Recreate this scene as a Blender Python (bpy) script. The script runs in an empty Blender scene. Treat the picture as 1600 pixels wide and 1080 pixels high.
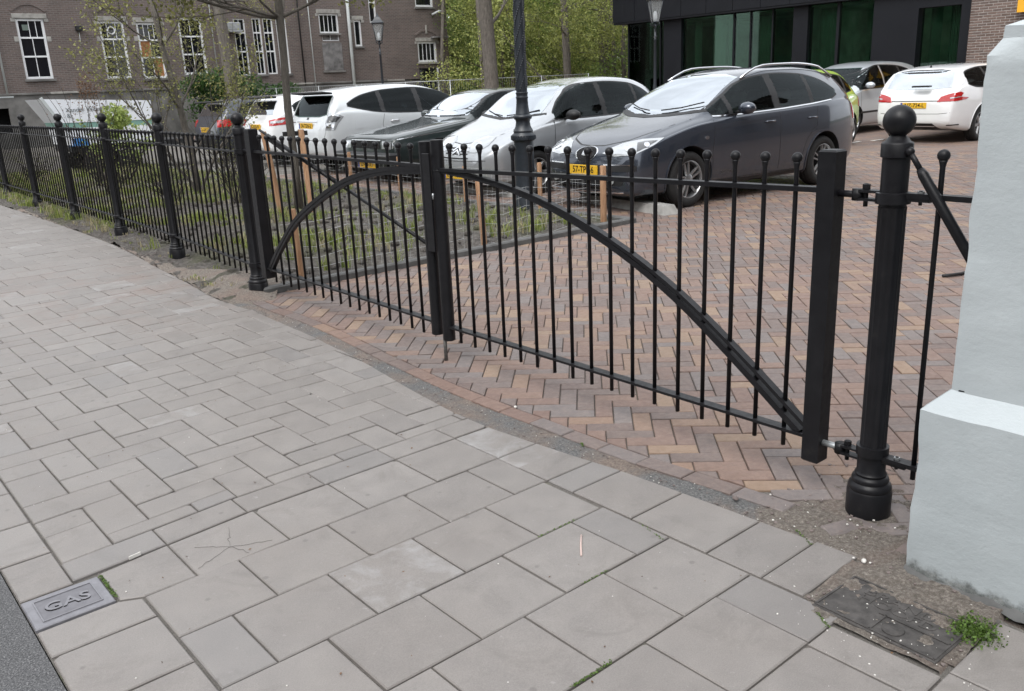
import bpy, bmesh, math, random
import numpy as np
from mathutils import Vector, Matrix
from mathutils.bvhtree import BVHTree
from mathutils.geometry import delaunay_2d_cdt

S = bpy.context.scene
COL = S.collection
rnd = random.Random(7)
nr = np.random.default_rng(11)

# ------------------------------------------------------------------ camera
cd = bpy.data.cameras.new("camera")
cam = bpy.data.objects.new("camera", cd)
COL.objects.link(cam)
cd.sensor_width = 36.0
cd.lens = 30.62
cd.clip_start = 0.05
cd.clip_end = 2000
right = Vector((0.7591, -0.6495, -0.0431))
fwd = Vector((0.6131, 0.7359, -0.2874))
right = (right - fwd * right.dot(fwd) / fwd.dot(fwd)).normalized()
fwd.normalize()
up = right.cross(fwd)
M = Matrix((right, up, -fwd)).transposed().to_4x4()
M.translation = Vector((0, 0, 1.46))
cam.matrix_world = M
S.camera = cam

# ------------------------------------------------------------------ world, sun, exposure
SUN_EL, SUN_AZ = math.radians(55), math.radians(200)   # azimuth: direction the light comes from, from +X
w = bpy.data.worlds.new("World")
S.world = w
w.use_nodes = True
nt = w.node_tree
nt.nodes.clear()
sky = nt.nodes.new("ShaderNodeTexSky")
sky.sky_type = 'NISHITA'
sky.sun_disc = False
sky.sun_elevation = SUN_EL
sky.sun_rotation = math.radians(90) - SUN_AZ
sky.air_density = 1.0
sky.dust_density = 6.0
sky.ozone_density = 1.0
hs = nt.nodes.new("ShaderNodeHueSaturation")
hs.inputs['Saturation'].default_value = 0.28
bg = nt.nodes.new("ShaderNodeBackground")
bg.inputs['Strength'].default_value = 0.15
wo = nt.nodes.new("ShaderNodeOutputWorld")
nt.links.new(sky.outputs[0], hs.inputs['Color'])
tcw = nt.nodes.new("ShaderNodeTexCoord"); mpw = nt.nodes.new("ShaderNodeMapping"); mpw.inputs['Scale'].default_value = (1, 1, 2.2)
cl = nt.nodes.new("ShaderNodeTexNoise"); cl.inputs['Scale'].default_value = 2.2; cl.inputs['Detail'].default_value = 6; cl.inputs['Roughness'].default_value = 0.55
rw_ = nt.nodes.new("ShaderNodeMapRange"); rw_.inputs[1].default_value = 0.3; rw_.inputs[2].default_value = 0.7; rw_.inputs[3].default_value = 0.72; rw_.inputs[4].default_value = 1.3
ml = nt.nodes.new("ShaderNodeVectorMath"); ml.operation = 'SCALE'
nt.links.new(tcw.outputs['Generated'], mpw.inputs[0]); nt.links.new(mpw.outputs[0], cl.inputs['Vector']); nt.links.new(cl.outputs['Fac'], rw_.inputs[0])
cm_ = nt.nodes.new("ShaderNodeMix"); cm_.data_type = 'RGBA'; cm_.inputs[0].default_value = 0.7
cm_.inputs[7].default_value = (7.6, 7.9, 8.3, 1)   # thin bright cloud layer over the clear sky
nt.links.new(hs.outputs[0], cm_.inputs[6]); nt.links.new(cm_.outputs[2], ml.inputs[0]); nt.links.new(rw_.outputs[0], ml.inputs['Scale'])
nt.links.new(ml.outputs[0], bg.inputs['Color'])
nt.links.new(bg.outputs[0], wo.inputs['Surface'])
sd = bpy.data.lights.new("sun", 'SUN')
sd.energy = 0.9
sd.angle = math.radians(25)
sd.color = (1.0, 0.97, 0.93)
sun = bpy.data.objects.new("sun", sd)
COL.objects.link(sun)
d = Vector((math.cos(SUN_EL) * math.cos(SUN_AZ), math.cos(SUN_EL) * math.sin(SUN_AZ), math.sin(SUN_EL)))
sun.rotation_euler = d.to_track_quat('Z', 'Y').to_euler()
S.view_settings.view_transform = 'Standard'
S.view_settings.look = 'None'
S.view_settings.gamma = 1
S.view_settings.use_curve_mapping = False
S.view_settings.exposure = 0.68
S.cycles.max_bounces = 6
S.cycles.transparent_max_bounces = 12

# ------------------------------------------------------------------ materials
def srgb(r, g, b):
    f = lambda c: (c / 255 / 12.92) if c / 255 <= 0.04045 else ((c / 255 + 0.055) / 1.055) ** 2.4
    return (f(r), f(g), f(b))

class NT:
    def __init__(s, m):
        s.m = m; s.t = m.node_tree; s.n = s.t.nodes; s.b = s.n["Principled BSDF"]
    def new(s, t, **k):
        n = s.n.new(t)
        for a, v in k.items(): setattr(n, a, v)
        return n
    def l(s, a, b): s.t.links.new(a, b)
    def setin(s, name, v):
        if hasattr(v, 'is_linked') or hasattr(v, 'links'): s.l(v, s.b.inputs[name])
        else:
            if isinstance(v, (tuple, list)) and len(v) == 3: v = (*v, 1)
            s.b.inputs[name].default_value = v
    def pos(s):
        return s.new("ShaderNodeNewGeometry").outputs['Position']
    def obj(s):
        return s.new("ShaderNodeTexCoord").outputs['Object']
    def noise(s, scale, vec=None, detail=4, rough=0.55, dist=0.0):
        n = s.new("ShaderNodeTexNoise")
        n.inputs['Scale'].default_value = scale; n.inputs['Detail'].default_value = detail
        n.inputs['Roughness'].default_value = rough; n.inputs['Distortion'].default_value = dist
        if vec is not None: s.l(vec, n.inputs['Vector'])
        return n.outputs['Fac']
    def ramp(s, fac, stops, interp='LINEAR'):
        r = s.new("ShaderNodeValToRGB"); r.color_ramp.interpolation = interp
        e = r.color_ramp.elements
        while len(e) < len(stops): e.new(0.5)
        for i, (p, c) in enumerate(stops):
            e[i].position = p
            e[i].color = (*c, 1) if isinstance(c, (tuple, list)) else (c, c, c, 1)
        s.l(fac, r.inputs[0]); return r.outputs[0]
    def mix(s, fac, a, b, typ='MIX'):
        m = s.new("ShaderNodeMix", data_type='RGBA', blend_type=typ)
        for i, v in ((0, fac), (6, a), (7, b)):
            if hasattr(v, 'links'): s.l(v, m.inputs[i])
            else: m.inputs[i].default_value = v if i == 0 else ((*v, 1) if len(v) == 3 else v)
        return m.outputs[2]
    def math(s, op, a, b=0.0):
        m = s.new("ShaderNodeMath", operation=op)
        for i, v in ((0, a), (1, b)):
            if hasattr(v, 'links'): s.l(v, m.inputs[i])
            else: m.inputs[i].default_value = v
        return m.outputs[0]
    def bump(s, h, strength=0.3, dist=0.01):
        b = s.new("ShaderNodeBump"); b.inputs['Strength'].default_value = strength
        b.inputs['Distance'].default_value = dist
        s.l(h, b.inputs['Height']); s.l(b.outputs[0], s.b.inputs['Normal'])

def newmat(name):
    m = bpy.data.materials.new(name); m.use_nodes = True
    return m, NT(m)

def plain(name, col, rough=0.5, metal=0.0, var=0.0, scale=20, bump=0.0, coat=0.0, spec=0.5, ior=None, dirt=None, bscale=None):
    m, n = newmat(name)
    n.setin('Roughness', rough); n.setin('Metallic', metal)
    n.b.inputs['Specular IOR Level'].default_value = spec
    if ior: n.b.inputs['IOR'].default_value = ior
    if coat:
        n.b.inputs['Coat Weight'].default_value = coat; n.b.inputs['Coat Roughness'].default_value = 0.04
    if var or bump:
        v = n.obj(); f = n.noise(scale, v)
        if var:
            lo = tuple(c * (1 - var) for c in col); hi = tuple(min(1, c * (1 + var)) for c in col)
            n.setin('Base Color', n.ramp(f, [(0.3, lo), (0.7, hi)]))
            n.setin('Roughness', n.ramp(n.noise(scale * 2.3, v), [(0.3, max(0, rough - 0.08)), (0.7, min(1, rough + 0.08))]))
        else: n.setin('Base Color', col)
        if bump: n.bump(n.noise(bscale or scale * 4, v, 6), bump, 0.005)
    else: n.setin('Base Color', col)
    return m

def rnd_fac(n):
    oi = n.new("ShaderNodeObjectInfo"); g = n.new("ShaderNodeNewGeometry")
    a = n.math('ADD', oi.outputs['Random'], g.outputs['Random Per Island'])
    a = n.math('MULTIPLY', a, 7.31)
    return n.math('FRACT', a)

MT = {}
# concrete paving tiles
m, n = newmat("concrete_tile"); p = n.pos(); r = rnd_fac(n)
base = n.ramp(r, [(0.0, (0.205, 0.19, 0.182)), (0.35, (0.255, 0.237, 0.226)), (0.7, (0.285, 0.267, 0.255)), (1.0, (0.33, 0.312, 0.30))])
fine = n.noise(260, p, 3, 0.7); mid = n.noise(9, p, 5, 0.6); big = n.noise(1.3, p, 4, 0.6, 0.4)
c = n.mix(0.55, base, n.ramp(mid, [(0.3, (0.20, 0.19, 0.182)), (0.7, (0.32, 0.305, 0.29))]))
c = n.mix(0.25, c, n.ramp(fine, [(0.35, (0.15, 0.14, 0.135)), (0.65, (0.39, 0.37, 0.355))]))
c = n.mix(n.ramp(big, [(0.45, 0.0), (0.75, 0.35)]), c, (0.22, 0.195, 0.175))
spot = n.noise(34, p, 2, 0.5)
c = n.mix(n.ramp(spot, [(0.70, 0.0), (0.78, 0.45)]), c, (0.42, 0.41, 0.40))
spot2 = n.noise(21, n.new("ShaderNodeMapping").outputs[0] if False else p, 6, 0.8, 1.0)
c = n.mix(n.ramp(spot2, [(0.66, 0.0), (0.74, 0.4)]), c, (0.13, 0.12, 0.115))
vd = n.new("ShaderNodeVectorMath", operation='DISTANCE'); n.l(p, vd.inputs[0]); vd.inputs[1].default_value = (2.1, 7.4, 0)
sm = n.math('MULTIPLY', n.ramp(n.math('MULTIPLY', vd.outputs['Value'], 0.4), [(0.15, 1.0), (0.85, 0.0)]), n.ramp(n.noise(2.6, p, 6, 0.65, 0.5), [(0.45, 0.0), (0.65, 0.55)]))
c = n.mix(sm, c, (0.27, 0.205, 0.18))
c = n.mix(n.ramp(n.noise(4.5, p, 7, 0.75, 1.2), [(0.52, 0.0), (0.72, 0.45)]), c, (0.155, 0.142, 0.132))
c = n.mix(n.ramp(n.noise(700, p, 2, 0.5), [(0.66, 0.0), (0.72, 0.5)]), c, (0.09, 0.085, 0.08))
gv = n.new("ShaderNodeTexVoronoi"); gv.inputs['Scale'].default_value = 7.0; n.l(p, gv.inputs['Vector'])
c = n.mix(n.ramp(gv.outputs['Distance'], [(0.05, 0.5), (0.085, 0.0)]), c, (0.14, 0.13, 0.125))
c = n.mix(n.ramp(n.noise(70, p, 5, 0.75), [(0.58, 0.0), (0.72, 0.35)]), c, (0.36, 0.35, 0.34))
c = n.mix(1.0, c, (0.80, 0.78, 0.765), 'MULTIPLY')
n.setin('Base Color', c); n.setin('Roughness', n.ramp(mid, [(0.3, 0.40), (0.7, 0.60)]))
n.bump(n.noise(330, p, 4, 0.7), 0.25, 0.003); MT['tile'] = m
# pale efflorescence tile
m2 = m.copy(); m2.name = "concrete_tile_pale"; n = NT(m2)
old = n.b.inputs['Base Color'].links[0].from_socket; pp = n.pos()
n.setin('Base Color', n.mix(n.ramp(n.noise(7, pp, 6, 0.7, 0.6), [(0.45, 0.0), (0.7, 0.4)]), old, (0.42, 0.42, 0.425))); MT['tile_pale'] = m2
m3 = m.copy(); m3.name = "concrete_tile_grey"; n = NT(m3)
old = n.b.inputs['Base Color'].links[0].from_socket
n.setin('Base Color', n.mix(0.30, old, (0.165, 0.16, 0.16))); MT['tile_grey'] = m3

# joint sand
m, n = newmat("joint_sand"); p = n.pos()
f = n.noise(150, p, 5, 0.8)
c = n.ramp(f, [(0.35, (0.085, 0.078, 0.07)), (0.6, (0.17, 0.158, 0.142)), (0.75, (0.36, 0.34, 0.31))])
mo = n.noise(2.4, p, 4, 0.6)
c = n.mix(n.ramp(mo, [(0.60, 0.0), (0.72, 0.6)]), c, (0.10, 0.12, 0.035))
n.setin('Base Color', c); n.setin('Roughness', 0.95); n.bump(n.noise(220, p, 4, 0.8), 0.8, 0.006); MT['joint'] = m
# asphalt
m, n = newmat("asphalt"); p = n.pos()
f = n.noise(190, p, 3, 0.7); v = n.new("ShaderNodeTexVoronoi"); v.inputs['Scale'].default_value = 160; n.l(p, v.inputs['Vector'])
c = n.ramp(f, [(0.35, (0.045, 0.045, 0.047)), (0.55, (0.10, 0.10, 0.103)), (0.72, (0.27, 0.27, 0.27))])
n.setin('Base Color', c); n.setin('Roughness', 0.85); n.bump(v.outputs['Distance'], 0.7, 0.006); MT['asphalt'] = m
# gritty strip
m, n = newmat("gritty_strip"); p = n.pos()
f = n.noise(120, p, 5, 0.85); b = n.noise(3.0, p, 5, 0.65, 0.5)
c = n.ramp(f, [(0.32, (0.05, 0.05, 0.052)), (0.5, (0.13, 0.13, 0.128)), (0.7, (0.34, 0.33, 0.32))])
c2 = n.ramp(n.noise(90, p, 5, 0.8), [(0.35, (0.10, 0.075, 0.06)), (0.65, (0.30, 0.24, 0.2))])
c = n.mix(n.ramp(b, [(0.42, 0.0), (0.62, 0.9)]), c, c2)
n.setin('Base Color', c); n.setin('Roughness', 0.95); n.bump(f, 0.9, 0.01); MT['grit'] = m
# sandy rubble soil
m, n = newmat("sandy_soil"); p = n.pos()
f = n.noise(75, p, 6, 0.85); b = n.noise(2.2, p, 5, 0.65, 0.5)
c = n.ramp(f, [(0.32, (0.075, 0.065, 0.055)), (0.5, (0.18, 0.155, 0.132)), (0.7, (0.42, 0.38, 0.335))])
c = n.mix(n.ramp(b, [(0.48, 0.0), (0.68, 0.6)]), c, (0.205, 0.145, 0.12))
n.setin('Base Color', c); n.setin('Roughness', 1.0); n.bump(f, 1.0, 0.012); MT['sand'] = m
# dark garden soil
m, n = newmat("garden_soil"); p = n.pos()
f = n.noise(22, p, 7, 0.8); b = n.noise(1.0, p, 5, 0.6, 0.5)
c = n.ramp(f, [(0.3, (0.045, 0.04, 0.036)), (0.5, (0.12, 0.108, 0.097)), (0.72, (0.28, 0.26, 0.24))])
c = n.mix(n.ramp(b, [(0.5, 0.0), (0.7, 0.6)]), c, (0.11, 0.12, 0.045))
n.setin('Base Color', c); n.setin('Roughness', 1.0); n.bump(f, 1.0, 0.05); MT['soil'] = m
# clay paving bricks
def clay(name, geo):
    m, n = newmat(name); p = n.pos(); r = rnd_fac(n)
    stops = [(0.0, (0.185, 0.112, 0.095)), (0.12, (0.135, 0.102, 0.102)), (0.24, (0.295, 0.185, 0.125)), (0.33, (0.155, 0.132, 0.135)),
             (0.45, (0.215, 0.132, 0.108)), (0.57, (0.335, 0.225, 0.145)), (0.65, (0.135, 0.108, 0.108)), (0.76, (0.24, 0.148, 0.115)), (0.87, (0.165, 0.16, 0.172))]
    if geo:
        c = n.ramp(r, stops, 'CONSTANT')
    else:
        mp = n.new("ShaderNodeMapping"); mp.inputs['Rotation'].default_value = (0, 0, math.radians(45)); n.l(p, mp.inputs['Vector'])
        bt = n.new("ShaderNodeTexBrick"); bt.inputs['Scale'].default_value = 1.0
        bt.inputs['Brick Width'].default_value = 0.205; bt.inputs['Row Height'].default_value = 0.083
        bt.inputs['Mortar Size'].default_value = 0.003; bt.offset = 0.5
        bt.inputs['Color1'].default_value = (0, 0, 0, 1); bt.inputs['Color2'].default_value = (1, 1, 1, 1); bt.inputs['Mortar'].default_value = (0.4, 0.4, 0.4, 1)
        n.l(mp.outputs[0], bt.inputs['Vector'])
        c = n.ramp(bt.outputs['Color'], stops, 'CONSTANT')
    c = n.mix(0.3, c, n.ramp(n.noise(45, p, 5, 0.7), [(0.3, (0.13, 0.10, 0.09)), (0.7, (0.36, 0.27, 0.23))]))
    c = n.mix(0.22, c, n.ramp(n.noise(19, p, 6, 0.75, 0.8), [(0.32, (0.07, 0.055, 0.052)), (0.5, (0.19, 0.14, 0.12)), (0.68, (0.36, 0.28, 0.235))]))
    c = n.mix(n.ramp(n.noise(1.1, p, 4, 0.6), [(0.4, 0.0), (0.7, 0.18)]), c, (0.23, 0.185, 0.16))
    c = n.mix(n.ramp(n.noise(160, p, 3, 0.7), [(0.6, 0.0), (0.75, 0.5)]), c, (0.1, 0.085, 0.08))
    c = n.mix(1.0, c, (0.88, 0.87, 0.84), "MULTIPLY")
    c = n.mix(n.ramp(n.noise(0.55, p, 5, 0.6, 0.8), [(0.5, 0.0), (0.72, 0.32)]), c, (0.085, 0.07, 0.065))
    n.setin('Base Color', c); n.setin('Roughness', n.ramp(n.noise(30, p), [(0.3, 0.5), (0.7, 0.72)]))
    n.bump(n.noise(150, p, 5, 0.75), 0.35, 0.004)
    return m
MT['clay'] = clay("clay_paver", True); MT['clay_far'] = clay("clay_paving_far", False)
# black iron paint
m, n = newmat("black_iron_paint"); v = n.pos()
n.setin('Base Color', n.ramp(n.noise(14, v, 5), [(0.3, (0.006, 0.006, 0.0075)), (0.65, (0.010, 0.010, 0.012)), (0.8, (0.022, 0.021, 0.02))]))
n.setin('Roughness', n.ramp(n.noise(40, v, 4), [(0.3, 0.36), (0.7, 0.52)])); n.b.inputs['Specular IOR Level'].default_value = 0.3
n.bump(n.noise(160, v, 3), 0.12, 0.002); MT['iron'] = m
MT['galv'] = plain("galvanised_steel", (0.42, 0.44, 0.45), 0.45, 0.7, 0.2, 30)
MT['rust'] = plain("dull_steel_pin", (0.10, 0.095, 0.09), 0.6, 0.5, 0.3, 60)
# plaster pillar
m, n = newmat("pale_blue_plaster"); p = n.obj()
big = n.noise(2.2, p, 5, 0.6, 0.3)
c = n.ramp(big, [(0.3, (0.39, 0.43, 0.445)), (0.7, (0.455, 0.495, 0.51))])
sep = n.new("ShaderNodeSeparateXYZ"); n.l(p, sep.inputs[0])
edge = n.math('ADD', sep.outputs['Z'], n.math('MULTIPLY', n.noise(16, p, 6, 0.75), 0.10))
dirt = n.ramp(edge, [(0.062, 1.0), (0.085, 0.0)])
c = n.mix(n.ramp(n.noise(40, p, 5, 0.7), [(0.62, 0.0), (0.72, 0.25)]), c, (0.5, 0.53, 0.54))
c = n.mix(n.math('MULTIPLY', dirt, 0.85), c, n.ramp(n.noise(30, p, 5, 0.8), [(0.4, (0.05, 0.055, 0.05)), (0.65, (0.26, 0.27, 0.26))]))
n.setin('Base Color', c); n.setin('Roughness', 0.5)
wv = n.new("ShaderNodeMapping"); wv.inputs['Scale'].default_value = (1, 1, 1.6); n.l(p, wv.inputs['Vector'])
h = n.math('ADD', n.math('MULTIPLY', n.noise(14, wv.outputs[0], 7, 0.7), 0.8), n.math('MULTIPLY', n.noise(5, p, 5, 0.6), 1.2))
n.bump(h, 0.35, 0.008); MT['plaster'] = m
# brick wall of the school building (far: material takes over)
def brickmat(name, c1, c2, mortar, bw, rh, ms, axis='x', dark=0.35):
    m, n = newmat(name); p = n.pos()
    sp = n.new("ShaderNodeSeparateXYZ"); n.l(p, sp.inputs[0]); cb = n.new("ShaderNodeCombineXYZ")
    n.l(n.math('ADD', sp.outputs['X'], sp.outputs['Y']), cb.inputs['X']); n.l(sp.outputs['Z'], cb.inputs['Y'])
    bt = n.new("ShaderNodeTexBrick"); bt.inputs['Scale'].default_value = 1.0
    bt.inputs['Brick Width'].default_value = bw; bt.inputs['Row Height'].default_value = rh; bt.inputs['Mortar Size'].default_value = ms
    bt.inputs['Color1'].default_value = (*c1, 1); bt.inputs['Color2'].default_value = (*c2, 1); bt.inputs['Mortar'].default_value = (*mortar, 1)
    n.l(cb.outputs[0], bt.inputs['Vector'])
    c = n.mix(n.ramp(n.noise(0.7, p, 5, 0.65, 0.4), [(0.4, 0.0), (0.72, dark)]), bt.outputs['Color'], (0.035, 0.028, 0.025))
    st = n.new("ShaderNodeMapping"); st.inputs['Scale'].default_value = (1.0, 1.0, 6.0); n.l(p, st.inputs['Vector'])
    c = n.mix(n.ramp(n.noise(1.6, st.outputs[0], 6, 0.7), [(0.45, 0.0), (0.7, 0.35)]), c, (0.19, 0.155, 0.14))
    n.setin('Base Color', c); n.setin('Roughness', 0.9); n.bump(bt.outputs['Fac'], -0.5, 0.01)
    return m
MT['schoolbrick'] = brickmat("school_brick", (0.14, 0.100, 0.09), (0.10, 0.076, 0.07), (0.17, 0.155, 0.145), 0.21, 0.066, 0.012)
MT['plinth'] = plain("grey_render_plinth", (0.14, 0.135, 0.13), 0.9, 0, 0.45, 1.6, 0.3)
MT['stone'] = plain("weathered_stone", (0.30, 0.29, 0.27), 0.85, 0, 0.3, 5, 0.3)
MT['patch'] = plain("stained_render", (0.16, 0.155, 0.155), 0.9, 0, 0.5, 3.5, 0.3)
MT['wpaint'] = plain("white_window_paint", (0.74, 0.75, 0.76), 0.5, 0, 0.06, 8)
MT['board'] = plain("orange_board", (0.30, 0.13, 0.05), 0.8, 0, 0.3, 4)
MT['wallbrick'] = clay("x", True); bpy.data.materials.remove(MT['wallbrick'])
m, n = newmat("brown_wall_brick"); p = n.pos(); r = rnd_fac(n)
c = n.ramp(r, [(0.0, (0.11, 0.075, 0.062)), (0.3, (0.155, 0.105, 0.085)), (0.55, (0.19, 0.135, 0.115)), (0.8, (0.12, 0.09, 0.08))], 'CONSTANT')
c = n.mix(0.3, c, n.ramp(n.noise(25, p, 4), [(0.3, (0.07, 0.05, 0.045)), (0.7, (0.26, 0.19, 0.16))]))
n.setin('Base Color', c); n.setin('Roughness', 0.9); MT['wallbrick'] = m
MT['mortar'] = plain("pale_mortar", (0.50, 0.47, 0.44), 0.95, 0, 0.15, 20)
MT['cladding'] = plain("anthracite_cladding", (0.0055, 0.0065, 0.0095), 0.5, 0.0, 0.12, 1.2, spec=0.3)
MT['dark'] = plain("dark_gap", (0.006, 0.006, 0.007), 0.8)
MT['wglass'] = plain("dark_window_glass", (0.008, 0.009, 0.012), 0.05, 0, ior=1.5, spec=0.6)
m = bpy.data.materials.new("green_tinted_glass"); m.use_nodes = True; t = m.node_tree; t.nodes.clear()
o = t.nodes.new("ShaderNodeOutputMaterial"); mx = t.nodes.new("ShaderNodeMixShader"); tr = t.nodes.new("ShaderNodeBsdfTransparent"); gl = t.nodes.new("ShaderNodeBsdfGlossy")
fr = t.nodes.new("ShaderNodeFresnel"); fr.inputs[0].default_value = 1.52; tr.inputs[0].default_value = (0.60, 0.76, 0.66, 1)
gl.inputs['Roughness'].default_value = 0.02; gl.inputs['Color'].default_value = (0.5, 0.6, 0.55, 1)
t.links.new(fr.outputs[0], mx.inputs[0]); t.links.new(tr.outputs[0], mx.inputs[1]); t.links.new(gl.outputs[0], mx.inputs[2]); t.links.new(mx.outputs[0], o.inputs[0])
MT['gglass'] = m
MT['curtain'] = plain("grey_green_curtain", (0.16, 0.20, 0.175), 0.9, 0, 0.15, 3)
MT['inwall'] = plain("interior_wall", (0.26, 0.36, 0.29), 0.9, 0, 0.5, 1.0)
MT['redpanel'] = plain("red_panel", (0.20, 0.05, 0.035), 0.6, 0, 0.3, 4)
MT['lamp_tube'] = plain("lit_tube", (0.8, 0.8, 0.8), 0.5); MT['lamp_tube'].node_tree.nodes["Principled BSDF"].inputs['Emission Color'].default_value = (1, 0.97, 0.9, 1)
MT['lamp_tube'].node_tree.nodes["Principled BSDF"].inputs['Emission Strength'].default_value = 2.5
# car materials
def paint(name, col, metal=0.0, rough=0.35, coat=1.0):
    m, n = newmat(name); v = n.obj()
    n.setin('Base Color', n.mix(n.ramp(n.noise(2.5, v, 5, 0.6), [(0.35, 0.0), (0.75, 0.10)]), col, (0.16, 0.15, 0.14)))
    n.setin('Metallic', metal); n.setin('Roughness', rough)
    n.b.inputs['Coat Weight'].default_value = coat; n.l(n.ramp(n.noise(30, v, 4), [(0.3, 0.03), (0.8, 0.10)]), n.b.inputs['Coat Roughness'])
    return m
MT['p_grey'] = paint("graphite_metallic_paint", (0.040, 0.050, 0.070), 0.5, 0.22)
MT['p_silver'] = paint("silver_metallic_paint", (0.50, 0.52, 0.54), 0.6, 0.27)
MT['p_white'] = paint("white_car_paint", (0.78, 0.79, 0.80), 0, 0.4)
MT['p_pearl'] = paint("pearl_white_paint", (0.66, 0.69, 0.71), 0.15, 0.35)
MT['p_green'] = paint("dark_green_paint", (0.010, 0.020, 0.020), 0.2, 0.35)
MT['p_black'] = paint("blue_black_paint", (0.03, 0.036, 0.05), 0.3, 0.35)
MT['p_lime'] = paint("lime_green_paint", (0.33, 0.50, 0.05), 0, 0.4)
MT['p_paleblue'] = paint("pale_silver_blue_paint", (0.56, 0.60, 0.63), 0.5, 0.3)
def carglass(name, tint, base, rough=0.015, ior=1.55):
    m = bpy.data.materials.new(name); m.use_nodes = True; t = m.node_tree; t.nodes.clear()
    o = t.nodes.new("ShaderNodeOutputMaterial"); mx = t.nodes.new("ShaderNodeMixShader"); tr = t.nodes.new("ShaderNodeBsdfTransparent"); gl = t.nodes.new("ShaderNodeBsdfGlossy")
    fr = t.nodes.new("ShaderNodeFresnel"); fr.inputs[0].default_value = ior; tr.inputs[0].default_value = (*tint, 1); gl.inputs['Roughness'].default_value = rough; gl.inputs['Color'].default_value = (0.9, 0.95, 1, 1) if base > 0.2 else (0.45, 0.5, 0.52, 1)
    ad = t.nodes.new("ShaderNodeMath"); ad.operation = 'ADD'; ad.use_clamp = True; ad.inputs[1].default_value = base; t.links.new(fr.outputs[0], ad.inputs[0])
    t.links.new(ad.outputs[0], mx.inputs[0]); t.links.new(tr.outputs[0], mx.inputs[1]); t.links.new(gl.outputs[0], mx.inputs[2]); t.links.new(mx.outputs[0], o.inputs[0]); return m
MT['cglass'] = carglass("car_side_glass", (0.34, 0.42, 0.39), 0.0, 0.01, 1.45)
MT['cglassdark'] = carglass("car_privacy_glass", (0.10, 0.11, 0.12), 0.0, 0.01, 1.45)
MT['cscreen'] = carglass("car_windscreen_glass", (0.62, 0.70, 0.68), 0.48, 0.02, 1.8)
MT['cabin'] = plain("dark_grey_upholstery", (0.045, 0.045, 0.048), 0.85, 0, 0.2, 10)
MT['cabinlight'] = plain("grey_upholstery", (0.12, 0.12, 0.12), 0.85, 0, 0.2, 10)
MT['trim'] = plain("black_plastic", (0.012, 0.012, 0.013), 0.55)
MT['chrome'] = plain("chrome", (0.75, 0.76, 0.78), 0.12, 1.0)
MT['alloy'] = plain("alloy_wheel", (0.33, 0.335, 0.34), 0.35, 0.85)
MT['tyre'] = plain("tyre_rubber", (0.014, 0.014, 0.014), 0.8, 0, 0.2, 30)
MT['well'] = plain("wheel_well", (0.006, 0.006, 0.006), 0.95)
MT['redlens'] = plain("red_lamp_lens", (0.42, 0.012, 0.012), 0.12, 0, coat=1.0)
MT['clearlens'] = plain("clear_lamp_lens", (0.50, 0.52, 0.54), 0.1, 0.5, coat=1.0)
MT['darklens'] = plain("dark_lamp_inner", (0.05, 0.052, 0.055), 0.15, 0.2, coat=1.0)
MT['plate'] = plain("yellow_number_plate", (0.74, 0.44, 0.03), 0.45)
MT['platetext'] = plain("plate_lettering", (0.01, 0.01, 0.01), 0.5)
MT['blue'] = plain("blue_strip", (0.02, 0.06, 0.35), 0.5)
# wood, plants
m, n = newmat("stake_wood"); v = n.obj()
mp = n.new("ShaderNodeMapping"); mp.inputs['Scale'].default_value = (9, 9, 1.2); n.l(v, mp.inputs['Vector'])
n.setin('Base Color', n.ramp(n.noise(5, mp.outputs[0], 6, 0.65), [(0.3, (0.24, 0.125, 0.065)), (0.7, (0.46, 0.28, 0.165))])); n.setin('Roughness', 0.8); MT['stake'] = m
def bark(name, a, b, s=6):
    m, n = newmat(name); v = n.pos(); mp = n.new("ShaderNodeMapping"); mp.inputs['Scale'].default_value = (3, 3, 0.8); n.l(v, mp.inputs['Vector'])
    f = n.noise(s, mp.outputs[0], 7, 0.75)
    n.setin('Base Color', n.ramp(f, [(0.3, a), (0.7, b)])); n.setin('Roughness', 0.95); n.bump(f, 1.0, 0.03); return m
MT['bark'] = bark("grey_brown_bark", (0.06, 0.052, 0.045), (0.20, 0.18, 0.155))
MT['barkyoung'] = bark("young_bark", (0.075, 0.066, 0.055), (0.16, 0.145, 0.125), 14)
MT['barkdark'] = bark("dark_twig_bark", (0.02, 0.016, 0.014), (0.07, 0.06, 0.05), 10)
def leafmat(name, a, b, tr=0.35):
    m, n = newmat(name); g = n.new("ShaderNodeNewGeometry")
    c = n.ramp(g.outputs['Random Per Island'], [(0.0, a), (0.6, b), (1.0, tuple(min(1, x * 1.5) for x in b))])
    n.setin('Base Color', c); n.setin('Roughness', 0.55)
    t = n.t; ts = t.nodes.new("ShaderNodeBsdfTranslucent"); t.links.new(c, ts.inputs[0]); ms = t.nodes.new("ShaderNodeMixShader"); ms.inputs[0].default_value = tr
    out = t.nodes["Material Output"]; t.links.new(n.b.outputs[0], ms.inputs[1]); t.links.new(ts.outputs[0], ms.inputs[2]); t.links.new(ms.outputs[0], out.inputs[0])
    return m
MT['leafspring'] = leafmat("spring_leaves", (0.12, 0.125, 0.04), (0.25, 0.25, 0.085))
MT['leafpark'] = leafmat("park_leaves", (0.14, 0.17, 0.04), (0.31, 0.34, 0.10))
MT['leafpark2'] = leafmat("park_leaves_dark", (0.06, 0.095, 0.02), (0.16, 0.23, 0.055))
MT['leafdark'] = leafmat("dark_green_leaves", (0.02, 0.05, 0.012), (0.05, 0.11, 0.025))
MT['leafred'] = leafmat("red_brown_leaves", (0.08, 0.035, 0.02), (0.15, 0.085, 0.045))
MT['leaflime'] = leafmat("lime_leaves", (0.17, 0.23, 0.05), (0.33, 0.40, 0.12))
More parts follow.
